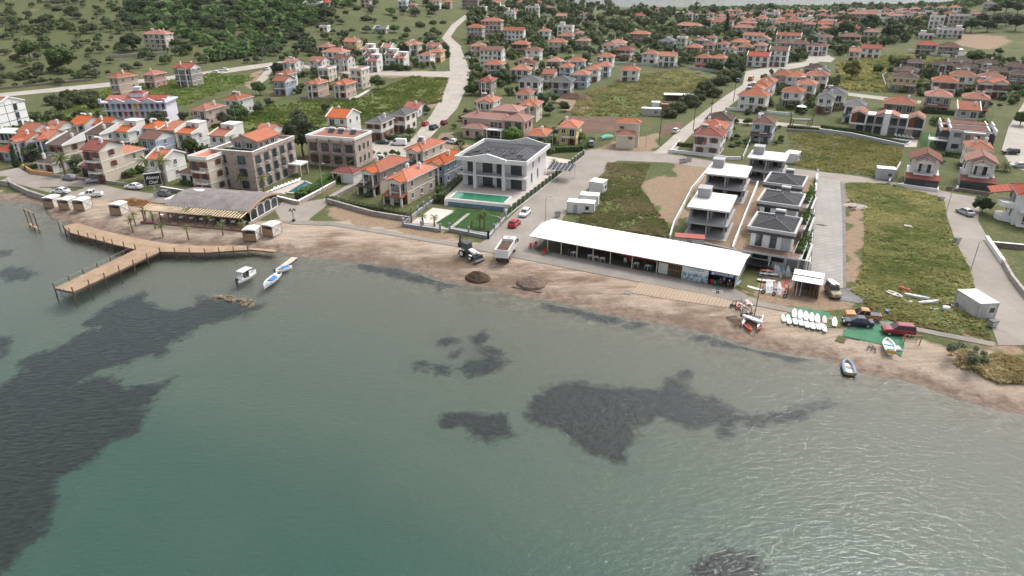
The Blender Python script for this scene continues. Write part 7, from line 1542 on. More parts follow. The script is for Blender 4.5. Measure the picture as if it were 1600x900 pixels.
# hedges
def hedge(label, pxs, w, h, kind='dark'):
 P = [spot(*p) for p in pxs]; k = thing('hedge', label, 'hedge', P[0]); V = []; T = []; r = np.random.default_rng(int(pxs[0][0]))
 for i in range(len(P)-1):
  a, c = P[i]-P[0], P[i+1]-P[0]; L_ = (c-a).length; d = (c-a)/L_; s = Vector((-d.y, d.x, 0)); MB().beam(a+Vector((0,0,h*0.42)), c+Vector((0,0,h*0.42)), w*0.8, h*0.85).build('core', LEAFBOX, k); n = int(L_*26)
  t = r.uniform(0, L_, n); u = r.uniform(-0.5, 0.5, n)*w; z = r.uniform(0.1, 1.0, n)*h; m_ = r.random(n) < 0.5; u = np.where(m_, np.sign(u)*w*0.45, u); z = np.where(m_, z, h*0.92); ce = np.array(a)[None]+t[:, None]*np.array(d)[None]+u[:, None]*np.array(s)[None]; ce[:, 2] += z
  x = r.normal(size=(n, 3)); x /= np.linalg.norm(x, axis=1)[:, None]; y = np.cross(x, r.normal(size=(n, 3))); y /= np.linalg.norm(y, axis=1)[:, None]; V.append(np.stack([ce-x*.2, ce-y*.16, ce+x*.2, ce+y*.16], 1)); T.append(r.random(n))
 put('foliage', quads_mesh('foliage', np.concatenate(V), np.concatenate(T), LEAF[kind]), k)
for lab, px, w, h, kd in (('clipped hedge above the long grey wall', [(1282,201),(1330,208),(1412,228)], 1.2, 1.4, 'round'), ('dark hedge behind the gable-framed villas', [(1440,176),(1490,180)], 1.6, 1.8, 'dark'), ('hedge in front of the slate villas terrace', [(1230,201),(1300,207)], 1.2, 1.2, 'round'), ('tall hedge beside the solar villa terrace', [(690,318),(722,286),(735,268)], 2.2, 2.6, 'olive'), ('clipped hedge in front of the low white house', [(820,226),(850,230),(865,222)], 2.2, 2.0, 'bright'), ('dark clipped hedge below the yellow house', [(855,238),(905,236),(925,222)], 2.4, 1.8, 'round'), ('hedge along the hotel lane wall', [(485,306),(530,284),(560,270)], 0.9, 1.5, 'round'), ('hedge round the hotel pool terrace', [(466,311),(497,294),(522,276)], 2.2, 1.7, 'bright'), ('yellow-green hedge of the corner house', [(1058,228),(1082,229)], 1.6, 1.2, 'yellow'), ('hedge beside the car park villas', [(573,218),(605,218),(640,222)], 1.5, 1.5, 'dark'), ('hedge in front of the white rows', [(575,109),(640,109)], 2.4, 2.2, 'dark'), ('hedge in front of the pale grey stepped villa', [(1476,243),(1500,246)], 1.8, 1.6, 'round'), ('overgrown hedge along the pedimented villa garden', [(512,314),(545,322),(600,332),(638,342)], 1.5, 1.3, 'shrub'), ('hedge bordering the white apartment meadow', [(40,266),(60,262)], 1.2, 1.2, 'dark'), ('hedge beside the cream house on the shore road', [(285,287),(330,296)], 1.4, 1.2, 'bright'), ('planting of the charcoal villas along the slab road', [(1258,405),(1263,360),(1268,300)], 1.4, 2.0, 'round')): hedge(lab, px, w, h, kd)
# poles and lamps
def pole(label, px, h, wood=True, arm=True):
 c = spot(*px); k = thing('utility_pole' if wood else 'lamp_post', label, 'pole' if wood else 'lamp post', c, rng.uniform(-0.4, 0.4)); MB().bar((0, 0, -0.5), (0, 0, h), 0.14 if wood else 0.09, 0, 8, 0.1 if wood else 0.06).build('post', DKWOOD if wood else METAL, k)
 if wood:
  MB().beam((-0.8, 0, h-0.5), (0.8, 0, h-0.5), 0.1, 0.12).build('crossarm', DKWOOD, k)
  for x in (-0.7, 0, 0.7): MB().bar((x, 0, h-0.44), (x, 0, h-0.2), 0.05).build('insulator', WHITE, k)
 else: MB().bar((0, 0, h-0.05), (0.9, 0, h+0.25), 0.04).build('arm', METAL, k); MB().box(0.7, 1.3, -0.12, 0.12, h+0.2, h+0.32).build('lamp_head', GREYTRIM, k)
for lab, px, h, wd in (('wooden pole at the mouth of the slanting road', (1030,222), 9, 1), ('wooden pole beside the maroon-roofed corner house', (1083,204), 8, 1), ('wooden pole midway up the slanting road', (1111,178), 7.5, 1), ('wooden pole near the top of the slanting road', (1146,159), 7.5, 1), ('grey lamp post beside the transformer house', (1009,230), 5.5, 0), ('grey lamp post behind the solar villa', (863,236), 6.5, 0), ('grey lamp post on the paver road beside the white car', (852,350), 6.0, 0), ('lamp post leaning over the shore lane', (1516,425), 6, 0), ('lamp post at the top of the shore lane', (1475,344), 7, 0), ('lamp post on the weedy plot by the cross road', (1296,263), 6.5, 0), ('lamp post at the wide gravel road', (1564,236), 8, 0), ('lamp post behind the stepped villa', (1546,196), 6, 0), ('lamp post on the meadow corner', (347,148), 6, 0), ('lamp post beside the inland road', (348,103), 7, 0), ('lamp post at the inland road junction', (412,100), 8, 0), ('lamp post before the pink stone house', (369,193), 6, 0), ('lamp post in the hotel garden', (505,303), 7.5, 0), ('lamp post at the car park hedge', (600,226), 4.5, 0), ('lamp post beside the gravel hill road', (661,190), 6, 0), ('lamp post below the gravel hill road', (652,222), 6, 0)): pole(lab, px, h, bool(wd))
k = thing('ornate_lamp', 'black many-armed street lamp in a planter by the cabanas', 'lamp post', spot(459,346)); MB().bar((0, 0, 0), (0, 0, 2.7), 0.07).build('post', CHAR, k); MB().bar((0, 0, 0), (0, 0, 0.5), 0.35, 0, 10, 0.42).build('planter', CHAR, k)
for i in range(5): a = 6.28*i/5; MB().bar((0, 0, 2.3), (0.6*math.cos(a), 0.6*math.sin(a), 2.6), 0.03).bar((0.6*math.cos(a), 0.6*math.sin(a), 2.5), (0.6*math.cos(a), 0.6*math.sin(a), 2.85), 0.14, 0, 8).build('lamp_arm', CHAR, k)
# vehicles
WM = MB(); WM.disc((0, 0, 0), 0.33, 'y', 0.22, 0, 14); WT = WM.mesh('tyre', TYRE); WR = MB().disc((0, 0, 0), 0.2, 'y', 0.235, 0, 10).mesh('rim', RIM)
LAMP = plain('headlight_glass', (0.7, 0.7, 0.68), 0.2, 0.1, 1.0); TAIL = plain('tail_light', (0.35, 0.02, 0.02), 0.3, 0.1, 1.0)
def paint(nm, c): return plain('paint_'+nm, c, 0.28, 0.05, 0.5)
PAINT = {'white': (0.74, 0.74, 0.74), 'red': (0.42, 0.015, 0.025), 'darkred': (0.22, 0.012, 0.025), 'silver': (0.36, 0.37, 0.38), 'grey': (0.16, 0.17, 0.18), 'black': (0.018, 0.02, 0.026), 'navy': (0.02, 0.027, 0.045), 'orange': (0.42, 0.17, 0.05), 'green': (0.02, 0.05, 0.045), 'yellow': (0.45, 0.28, 0.06), 'cover': (0.22, 0.22, 0.24)}
KIND = {'hatch': (4.1, 1.75, [(-2.05, .74, .30, .72), (-1.95, .83, .22, .92), (-1.2, .87, .2, .97), (0.7, .87, .2, .95), (1.55, .85, .2, .84), (1.95, .78, .25, .72), (2.05, .66, .35, .6)], (-1.85, 1.05, -1.45, 0.25, 1.46), (1.28, -1.25)),
 'sedan': (4.5, 1.78, [(-2.25, .74, .34, .78), (-2.15, .84, .25, .95), (-1.3, .88, .2, .98), (0.8, .88, .2, .95), (1.75, .85, .2, .84), (2.15, .78, .25, .72), (2.25, .64, .35, .6)], (-1.65, 1.15, -1.0, 0.3, 1.43), (1.4, -1.35)),
 'suv': (4.6, 1.85, [(-2.3, .8, .42, .9), (-2.22, .89, .32, 1.05), (-1.3, .92, .3, 1.1), (0.8, .92, .3, 1.08), (1.8, .9, .3, .98), (2.2, .84, .35, .85), (2.3, .72, .45, .72)], (-2.2, 1.05, -2.0, 0.3, 1.72), (1.42, -1.4)),
 'van': (5.1, 1.95, [(-2.55, .88, .4, 1.0), (-2.5, .95, .3, 1.15), (-1.3, .97, .28, 1.2), (1.2, .97, .28, 1.15), (2.0, .93, .28, 1.02), (2.45, .86, .32, .85), (2.55, .75, .42, .72)], (-2.5, 1.75, -2.45, 0.95, 2.05), (1.65, -1.6)),
 'pickup': (5.3, 1.88, [(-2.65, .86, .5, .98), (-2.6, .92, .42, 1.08), (-1.3, .94, .4, 1.1), (0.8, .94, .4, 1.1), (1.95, .92, .4, 1.05), (2.5, .86, .42, .95), (2.65, .74, .5, .8)], (-0.85, 1.25, -0.7, 0.45, 1.78), (1.65, -1.65))}
CARM = {}
def car(label, px, hd, colr, kind='hatch', name='car', extra=None):
 L_, W_, st, gh, ax = KIND[kind]; c = spot(*px); k = thing(name, label, {'van': 'van', 'pickup': 'pickup'}.get(kind, 'car'), c+Vector((0,0,0.06)), R(hd), 'parked vehicles')
 if kind not in CARM:
  rings = [[(x, -h_, zb+.12), (x, -h_+.1, zb), (x, h_-.1, zb), (x, h_, zb+.12), (x, h_, zt-.14), (x, h_-.12, zt), (x, -h_+.12, zt), (x, -h_, zt-.14)] for x, h_, zb, zt in st]
  body = MB().loft(rings); x0, x1, x2, x3, zr = gh; hw = W_/2-0.1; zb = 0.93*st[2][3]; tw = hw-0.17
  bt = [(x0, -hw, zb), (x1, -hw, zb), (x1, hw, zb), (x0, hw, zb)]; tp_ = [(x2, -tw, zr), (x3, -tw, zr), (x3, tw, zr), (x2, tw, zr)]; g = MB().loft([bt, tp_])
  rf_ = MB().loft([[(x2-.04, -tw-.03, zr-.02), (x3+.04, -tw-.03, zr-.02), (x3+.04, tw+.03, zr-.02), (x2-.04, tw+.03, zr-.02)], [(x2+.12, -tw+.1, zr+.06), (x3-.15, -tw+.1, zr+.06), (x3-.15, tw-.1, zr+.06), (x2+.12, tw-.1, zr+.06)]])
  for i in range(4): rf_.beam(Vector(bt[i]), Vector(tp_[i]), 0.09, 0.09)
  mx_ = (Vector(bt[0])+Vector(bt[1]))/2; tx_ = (Vector(tp_[0])+Vector(tp_[1]))/2; rf_.beam(mx_, tx_, 0.1, 0.08); mx_.y *= -1; tx_.y *= -1; rf_.beam(mx_, tx_, 0.1, 0.08)
  if kind == 'van': rf_.loft([[(x, -(hw+tw)/2-s, z) for x, s, z in ((x0-.02, .1, zb), (0.6, .1, zb), (0.6, -.06, zr), (x2-.02, -.06, zr))], [(x, (hw+tw)/2+s, z) for x, s, z in ((x0-.02, .1, zb), (0.6, .1, zb), (0.6, -.06, zr), (x2-.02, -.06, zr))]])
  CARM[kind] = (body, g, rf_)
 pm = paint(colr, PAINT[colr]); key = (kind, colr)
 if key not in CARM: CARM[key] = (CARM[kind][0].mesh('body', pm), CARM[kind][1].mesh('windows', pm if colr == 'cover' else GLASS), CARM[kind][2].mesh('roof', pm))
 b_, g_, r_2 = CARM[key]; put('body', b_, k); put('windows', g_, k); put('roof', r_2, k)
 for x in ax:
  for y in (-W_/2+0.1, W_/2-0.1): t = put('wheel', WT, k, (x, y, 0.33)); put('rim', WR, t)
 for y in (-W_/2+0.3, W_/2-0.3): MB().box(-0.05, 0.05, -0.18, 0.18, -0.08, 0.08).build('headlight', LAMP, k, (L_/2-0.12, y, 0.66)); MB().box(-0.05, 0.05, -0.14, 0.14, -0.1, 0.1).build('tail_light', TAIL, k, (-L_/2+0.05, y, 0.8))
 if kind == 'pickup': MB().box(-2.5, -0.95, -0.78, 0.78, 1.08, 1.12).box(-2.6, -0.9, -0.9, -0.8, 1.05, 1.2).box(-2.6, -0.9, 0.8, 0.9, 1.05, 1.2).build('bed_cover', CHAR if colr == 'orange' else GREYTRIM, k)
 return k
for a in (('white hatchback coming down the paver road', (820,336.5), 250, 'white'), ('bright red hatchback on the paver road by the granite fence', (804,353), 68, 'red'), ('white saloon parked at the sea wall cabanas', (96,302), 172, 'white', 'sedan'), ('white pickup with open bed behind the cabanas', (143,308), 190, 'white', 'pickup'), ('car under a grey cover beside the garden wall', (109,281), 160, 'cover'), ('silver hatchback with blue windscreen on the shore road', (150,285), 205, 'silver', 'suv'), ('white saloon driving past the hotel sign', (210,295), 168, 'white', 'sedan'), ('dark car behind the hotel sign post', (255,306), 165, 'grey'), ('dark green saloon in the car park', (598,225), 168, 'green', 'sedan'), ('white delivery van in the car park', (623,227), 172, 'white', 'van'), ('dark car behind the orange villa roofs', (697,221), 150, 'black'), ('white car behind the orange villa roofs', (707,224), 150, 'white', 'sedan'),
 ('red car parked on the verge of the hill road', (665,196), 75, 'red'), ('dark car parked below the red one on the hill road', (678,202), 70, 'navy', 'suv'), ('red car on the far lane of the hill road', (694,194), 75, 'darkred'), ('white car high up the hill road', (729,92), 160, 'white'), ('grey car parked beside the clipped hedge', (924,228), 80, 'grey', 'suv'), ('white car on the inland road, front one of two', (336,115), 175, 'white'), ('white car on the inland road, rear one of two', (350,111), 175, 'white', 'sedan'), ('white car at the inland road junction', (418,109), 95, 'white'), ('white car at the mouth of the slanting road', (1056,207), 60, 'white'), ('orange-yellow lorry cab parked at the road bend', (1173,126), 60, 'orange', 'van'), ('dark car under the thicket end', (1153,128), 70, 'grey', 'suv'), ('silver saloon parked on the shore lane', (1507,335), 100, 'silver', 'sedan'), ('dark car on the wide gravel road', (1578,241), 175, 'black', 'suv'), ('silver car beside the stout palm at the wide road', (1591,262), 165, 'silver', 'sedan'),
 ('orange pickup with black bed cover on the green mats', (1347,499), 166, 'orange', 'pickup'), ('dark blue saloon beside the orange pickup', (1339,508), 166, 'navy', 'sedan'), ('dark red estate car on the green mats', (1402,522), 168, 'darkred', 'suv')): car(*a)
# dump truck
A = spot(783,415); B = spot(799,388); hd = math.atan2(B.y-A.y, B.x-A.x); c = (A+B)/2; k = thing('dump_truck', 'white dump truck loaded with dark soil on the beach', 'truck', Vector((c.x, c.y, gz(c.x, c.y)+0.05)), hd); TW = plain('truck_white', (0.70, 0.69, 0.67), 0.4, 0.1, 0.8)
MB().box(-3.9, 3.6, -0.5, 0.5, 0.75, 1.1).build('chassis', CHAR, k)
mb = MB(); z0, z1 = 1.15, 2.75
for s in (-1, 1): mb.loft([[(-3.9, s*1.25, z0), (1.5, s*1.25, z0), (1.5, s*1.25, z1), (-3.9, s*1.25, z1)], [(-3.9, s*1.15, z0), (1.5, s*1.15, z0), (1.5, s*1.15, z1), (-3.9, s*1.15, z1)]])
mb.box(-3.95, -3.85, -1.25, 1.25, z0, z1).box(1.4, 1.5, -1.15, 1.15, z0, z1+0.3).box(-3.85, 1.4, -1.15, 1.15, z0, z0+0.1)
for i in range(5): mb.box(-3.4+i*1.1, -3.25+i*1.1, -1.31, -1.25, z0, z1).box(-3.4+i*1.1, -3.25+i*1.1, 1.25, 1.31, z0, z1)
mb.box(-3.95, 1.5, -1.32, -1.2, z1, z1+0.1).box(-3.95, 1.5, 1.2, 1.32, z1, z1+0.1); mb.build('tipper_body', TW, k)
nx_, ny_ = 13, 7; r = random.Random(3); g = [[(-3.8+5.15*i/(nx_-1), -1.1+2.2*j/(ny_-1), 2.45+0.35*math.sin(math.pi*i/(nx_-1))*math.sin(math.pi*j/(ny_-1))+r.uniform(-.09, .09)) for j in range(ny_)] for i in range(nx_)]
MB().loft(g, closed=False, caps=False).build('soil_load', plain('dug_soil', (0.085, 0.05, 0.032), 0.95, 0.5, 3.0), k)
mb = MB().extrude([(1.7, 0.7), (3.75, 0.7), (3.8, 1.5), (3.6, 2.75), (1.7, 2.85)], -1.2, 1.2, 0, 'y'); mb.build('cab', TW, k); MB().box(3.6, 3.82, -1.05, 1.05, 1.65, 2.55).build('windscreen', GLASS, k)
for s in (-1, 1): MB().box(2.3, 3.4, s*1.21-0.02, s*1.21+0.02, 1.65, 2.5).build('side_window', GLASS, k); MB().box(3.5, 3.6, s*1.3, s*1.6, 1.7, 2.4).build('mirror', CHAR, k); MB().box(-3.98, -3.93, s*0.9-0.15, s*0.9+0.15, 0.9, 1.05).build('tail_light', TAIL, k)
MB().box(2.3, 3.0, -0.4, 0.4, 2.85, 2.95).build('roof_hatch', GREYTRIM, k)
for x in (2.7, -1.6, -2.8):
 for y in (-1.0, 1.0): t = put('wheel', WT, k, (x, y, 0.52), 0, (1.55, 1.7, 1.55)); put('rim', WR, t)
# backhoe loader
A = spot(722,398); B = spot(745,406); hd = math.atan2(B.y-A.y, B.x-A.x)-0.12; c = (A+B)/2; k = thing('backhoe_loader', 'black and white backhoe loader with raised arm on the beach', 'digger', Vector((c.x, c.y, gz(c.x, c.y)+0.03)), hd)
MB().box(-1.8, 1.9, -0.55, 0.55, 0.55, 1.15).box(-1.5, 0.4, -0.8, 0.8, 0.9, 1.4).build('chassis', CHAR, k); MB().extrude([(0.3, 1.15), (2.0, 1.1), (2.05, 1.55), (0.3, 1.85)], -0.48, 0.48, 0, 'y').build('bonnet', TW, k)
MB().loft([[(-1.5, -.75, 1.4), (0.25, -.75, 1.4), (0.25, .75, 1.4), (-1.5, .75, 1.4)], [(-1.35, -.62, 2.75), (0.05, -.62, 2.75), (0.05, .62, 2.75), (-1.35, .62, 2.75)]]).build('cab', GLASS, k); MB().box(-1.5, 0.2, -.75, .75, 2.75, 2.9).build('cab_roof', CHAR, k)
for x, rr in ((-1.05, 0.75), (1.45, 0.5)):
 for y in (-0.95, 0.95): t = put('wheel', WT, k, (x, y, rr), 0, (rr/0.33, 1.9, rr/0.33)); put('rim', MB().disc((0, 0, 0), 0.2, 'y', 0.24, 0, 10).mesh('rim', TW), t); MB().box(x-rr*0.9, x+rr*0.9, y-0.2, y+0.2, rr*2.02, rr*2.02+0.06).build('mudguard', TW, k)
for y in (-0.6, 0.6): MB().beam((0.2, y, 1.5), (2.6, y, 0.75), 0.14, 0.22).build('loader_arm', CHAR, k)
MB().extrude([(2.5, 0.15), (3.3, 0.1), (3.35, 0.2), (2.75, 0.35), (2.6, 1.0), (2.45, 1.0)], -1.15, 1.15, 0, 'y').build('loader_bucket', CHAR, k)
MB().beam((-1.9, 0, 0.9), (-2.7, 0, 3.0), 0.28, 0.34).build('boom', CHAR, k); MB().beam((-2.7, 0, 3.0), (-2.45, 0, 4.0), 0.22, 0.28).beam((-2.45, 0, 4.0), (-2.9, 0, 2.2), 0.18, 0.24).build('dipper_arm', CHAR, k); MB().extrude([(-2.9, 2.3), (-2.4, 1.9), (-2.5, 1.3), (-3.0, 1.4), (-3.1, 2.0)], -0.35, 0.35, 0, 'y').build('digging_bucket', CHAR, k)
for y in (-0.8, 0.8): MB().beam((-1.9, y, 1.2), (-2.2, y*1.4, 0.1), 0.14, 0.14).build('stabiliser', CHAR, k)
# heaps of sand and weed
def heap(label, px, rx, ry, h, mat, seed):
 c = spot(*px); r = np.random.default_rng(seed); n = 30; X, Y = np.meshgrid(np.linspace(-1, 1, n), np.linspace(-1, 1, n)); rr = np.sqrt(X**2+Y**2); Z = h*np.clip(1-rr**1.3, 0, 1)*(0.8+0.5*vnoise(X*4+seed, Y*4, 0.8, seed))+r.uniform(-.05, .05, X.shape)*(rr < 0.9); Z = np.where(rr > 0.97, -0.25, Z)
 rings = [[(X[j, i]*rx, Y[j, i]*ry, Z[j, i]) for i in range(n)] for j in range(n)]; tag(MB().loft(rings, closed=False, caps=False).build('earth_heap', mat, None, c+Vector((0,0,0.0)), R(-25)), label, 'heap')
WEEDY = surf('weed_heap', (0.050, 0.034, 0.022), (0.09, 0.062, 0.038), 1.2, 3.0, None, 0, (0.06, 0.04, 0.025), 1.0); SHELLY = surf('shingle_heap', (0.12, 0.085, 0.068), (0.19, 0.14, 0.112), 1.5, 4.0, None, 0, (0.12, 0.085, 0.07), 1.0)
heap('dark brown heap of dug seaweed and sand at the waterline', (747,434), 2.6, 2.0, 1.3, WEEDY, 5); heap('reddish-brown shingle heap on the beach', (831,442), 2.9, 2.5, 1.1, SHELLY, 9); heap('brown earth heap beside the unfinished grey house', (897,153), 9, 4, 2.2, SOIL, 12); heap('small sand spill on the concrete slab road', (1283,352), 1.6, 0.8, 0.12, SHELLY, 14); heap('pale rubble heap at the edge of the weedy plot', (1339,323), 3.2, 2.0, 0.7, surf('rubble_heap', (0.36, 0.32, 0.28), (0.5, 0.46, 0.42), 1.5, 4, None, 0, (0.2, 0.15, 0.12), 1.0), 15)
# boats
def hull(L_, W_, H, bow=0.5, flat_=0.8, tr=0.75):
 rings = []; inn = []
 for i in range(13):
  t = i/12; x = -L_/2+L_*t; hw = W_/2*(tr+(1-tr)*math.sin(min(1, t/0.45)*math.pi/2)) if t < 0.45 else W_/2*max(0.03, (1-((t-0.45)/0.55)**2.2)); sh = H*(1+bow*max(0, t-0.4)**1.5); kz = -0.12+0.25*max(0, t-0.7)*3*H
  rings.append([(x, -hw, sh), (x, -hw*flat_, sh*0.35+kz*.5), (x, 0, kz-0.1), (x, hw*flat_, sh*0.35+kz*.5), (x, hw, sh), (x, max(0.01, hw-0.12), sh), (x, max(0.005, (hw-0.16)*.95), sh*0.45), (x, -max(0.005, (hw-0.16)*.95), sh*0.45), (x, -max(0.01, hw-0.12), sh)])
 return MB().loft(rings)
GEL = plain('white_gelcoat', (0.76, 0.76, 0.75), 0.3, 0.06, 0.8); BLUE = plain('blue_tarp', (0.02, 0.17, 0.48), 0.6, 0.2, 1.5)
def aim(p0, p1, z=0.0):
 a = Vector((*flat(*p0, z), z)) if z <= 0.01 else spot(*p0); c = Vector((*flat(*p1, z), z)) if z <= 0.01 else spot(*p1); d = c-a; return (a+c)/2, math.atan2(d.y, d.x), math.hypot(d.x, d.y)
c, hd, L_ = aim((372,443), (400,428)); L_ = max(4.8, min(L_, 6)); k = thing('motorboat', 'white motorboat with grey sunshade and black outboard at anchor', 'boat', c, hd)
hull(L_, 2.0, 0.75).build('hull', GEL, k); MB().box(-0.5, 0.3, -0.35, 0.35, 0.35, 1.15).box(0.3, 0.4, -0.3, 0.3, 1.1, 1.5).build('console', CHAR, k); MB().box(-1.6, -1.1, -0.8, 0.8, 0.35, 0.65).build('seat', GEL, k); MB().box(-1.6, 0.9, -0.85, 0.85, 1.95, 2.02).build('sunshade', plain('shade_cloth', (0.55, 0.55, 0.54), 0.8, 0.1, 1.0), k)
for x in (-1.4, 0.7):
 for y in (-0.8, 0.8): MB().bar((x*0.6, y, 0.7), (x, y*0.95, 1.95), 0.025).build('shade_pole', METAL, k)
MB().box(-L_/2-0.35, -L_/2+0.1, -0.2, 0.2, 0.5, 1.15).box(-L_/2-0.25, -L_/2-0.05, -0.08, 0.08, -0.4, 0.5).build('outboard', CHAR, k)
c, hd, L_ = aim((437,431), (413,452)); k = thing('rowing_boat', 'white and blue wooden boat with crumpled blue tarp inside', 'boat', c, hd); L_ = max(4.8, min(L_, 6)); hull(L_, 1.8, 0.7, 0.6, 0.75, 0.6).build('hull', GEL, k); 
for x in (-1.2, 0.2, 1.3): MB().box(x-0.14, x+0.14, -0.75, 0.75, 0.45, 0.5).build('thwart', BLUE, k)
put('tarp', MB().loft([[(-1.6+.5*i, -0.5+.2*j, 0.55+0.25*random.Random(i*7+j).random()) for j in range(6)] for i in range(5)], closed=False, caps=False).mesh('tarp', BLUE), k); MB().beam((1.4, 0.6, 0.75), (2.0, 1.0, 1.0), 0.05, 0.05).build('oar', WOOD, k)
c, hd, L_ = aim((461,404), (434,424)); k = thing('floating_jetty', 'narrow floating jetty of pale boards reaching from the beach', 'jetty', c, hd); MB().box(-3.2, 3.2, -0.6, 0.6, 0.12, 0.3).build('decking', plain('pale_boards', (0.48, 0.42, 0.34), 0.8, 0.25, 2.0), k)
for x in (-2.6, 0, 2.6): MB().bar((x, -0.7, 0.05), (x, 0.7, 0.05), 0.22, 0, 8).build('float', CHAR, k)
c, hd, L_ = aim((431,424), (452,418)); k = thing('small_boat', 'small boat with bright blue cover tied to the floating jetty', 'boat', c+Vector((0.4, -0.6, 0)), hd); hull(3.4, 1.5, 0.55).build('hull', GEL, k); put('tarp', MB().loft([[(-0.6+.4*i, -0.55+.22*j, 0.6+0.3*math.sin(j/5*3.14)+0.1*random.Random(i*5+j).random()) for j in range(6)] for i in range(5)], closed=False, caps=False).mesh('tarp', BLUE), k); MB().box(-1.9, -1.6, -.15, .15, .3, .9).build('outboard', CHAR, k)
c, hd, L_ = aim((1328,589), (1321,566)); k = thing('inflatable_boat', 'grey-blue inflatable boat beached at the waterline', 'boat', c+Vector((0,0,0.1)), hd); TB = plain('rubber_tube', (0.16, 0.22, 0.27), 0.5, 0.25, 2.0)
for s in (-1, 1):
 pts = [(-1.9, s*0.62, .35), (-0.6, s*0.68, .35), (0.8, s*0.62, .38), (1.5, s*0.36, .45), (1.8, 0, .5)]; mb = MB()
 for i in range(4): mb.bar(pts[i], pts[i+1], 0.25 if i < 3 else 0.23, 0, 9, 0.25 if i < 2 else 0.22)
 mb.build('tube', TB, k)
MB().box(-1.7, 1.2, -0.5, 0.5, 0.1, 0.25).build('floor_board', GEL, k); MB().box(-0.3, 0.0, -0.55, 0.55, 0.4, 0.46).build('thwart', WOOD, k); MB().box(-1.95, -1.75, -0.5, 0.5, 0.1, 0.5).build('transom', WOOD, k)
c, hd, L_ = aim((1389,557), (1385,533), 1); k = thing('dinghy', 'white dinghy with yellow-orange waterline pulled up on the sand', 'boat', Vector((c.x, c.y, gz(c.x, c.y)+0.12)), hd); hull(3.9, 1.7, 0.65).build('hull', GEL, k); MB().box(-1.98, -1.9, -0.75, 0.75, 0.1, 0.6).build('transom', plain('yellow_stripe', (0.5, 0.30, 0.04), 0.5, 0.1, 1.0), k)
for x in (-1.0, 0.3): MB().box(x-0.2, x+0.2, -0.7, 0.7, 0.4, 0.46).build('thwart', plain('aqua_seat', (0.2, 0.45, 0.5), 0.5, 0.1, 1.0), k)
# boards
def board_mesh(L_, W_, mats):
 rings = []
 for i in range(11):
  t = i/10; x = -L_/2+L_*t; hw = W_/2*math.sqrt(max(0.01, 1-(abs(t-0.45)/0.56)**2.4)); z = 0.16*max(0, t-0.7)**2*4
  rings.append([(x, -hw, z+.05), (x, -hw*.6, z), (x, hw*.6, z), (x, hw, z+.05), (x, hw*.7, z+.12), (x, -hw*.7, z+.12)])
 return MB().loft(rings).mesh('board', mats)
BW = board_mesh(3.1, 0.78, GEL); COLB = {n: board_mesh(2.5, 0.75, plain('board_'+n, c_, 0.4, 0.15, 1.5)) for n, c_ in (('red', (0.45, 0.05, 0.04)), ('orange', (0.55, 0.13, 0.05)), ('aqua', (0.2, 0.5, 0.55)), ('grey', (0.4, 0.4, 0.42)), ('pink', (0.6, 0.36, 0.33)))}; COLB['white'] = BW
def board(label, px, hd, c_='white', z=0.1, tilt=0.0, s=1.0, roll=0.0, group='windsurf boards'):
 p = spot(*px); o_ = put('windsurf_board', COLB[c_], None, p+Vector((0,0,z))); o_.rotation_euler = (roll, tilt, R(hd)); o_.scale = (s,)*3
 MB().box(-0.02, 0.02, -0.015, 0.015, -0.18, 0.02).build('fin', CHAR, o_, (-1.05, 0, 0)); MB().box(-0.3, 0.35, -0.2, 0.2, 0.118, 0.128).build('deck_pad', plain('deck_pad', (0.5, 0.5, 0.5), 0.8, 0.1, 2.0), o_); return tag(o_, label, 'board', group, 'thing')
for i, px in enumerate(((1224,498),(1232,500),(1242,501),(1251,503),(1260,506),(1269,508),(1278,509),(1287,512))): board(f'white windsurf board on the green mat, {ORD[i]} of the front row', px, 74, 'white', 0.1, 0, 1.0 if i else 0.8)
for i, px in enumerate(((1241,491),(1250,493),(1259,495),(1268,497),(1277,499),(1288,501))): board(f'white windsurf board on the green mat, {ORD[i]} of the back row', px, 68, 'white' if i < 5 else 'pink', 0.16)
board('single white windsurf board lying apart on the olive mat', (1304,504), 66)
for i, (px, c_, hd, z, t) in enumerate((((1199,430),'orange',-12,0.9,0),((1201,432),'white',-12,0.5,0),((1197,441),'white',-14,0.35,0),((1213,428),'white',100,0.3,-0.9),((1218,428),'white',110,0.3,-0.9),((1224,428),'aqua',105,0.3,-0.9),((1231,430),'white',80,0.3,-0.9),((1199,455),'white',80,0.5,-0.7),((1205,455),'white',85,0.5,-0.7),((1211,456),'pink',85,0.5,-0.7),((1217,457),'white',80,0.5,-0.7),((1223,457),'orange',75,0.5,-0.6),((1228,452),'red',80,0.5,-0.6),((1181,452),'white',-40,0.1,0))): board(['orange board on the upper rack by the tall grey wall', 'white board on the upper rack below the orange one', 'long white board on the low rack', 'white board leaning on the back rack, first', 'white board leaning on the back rack, second', 'pale blue board leaning on the back rack', 'white board leaning on the back rack next to the tent', 'white board on the wheeled rack, first', 'white board on the wheeled rack, second', 'pink board on the wheeled rack', 'white board on the wheeled rack, fourth', 'orange board on the wheeled rack end', 'red board beside the white tent', 'short white board lying alone by the promenade'][i], px, hd, c_, z, t)
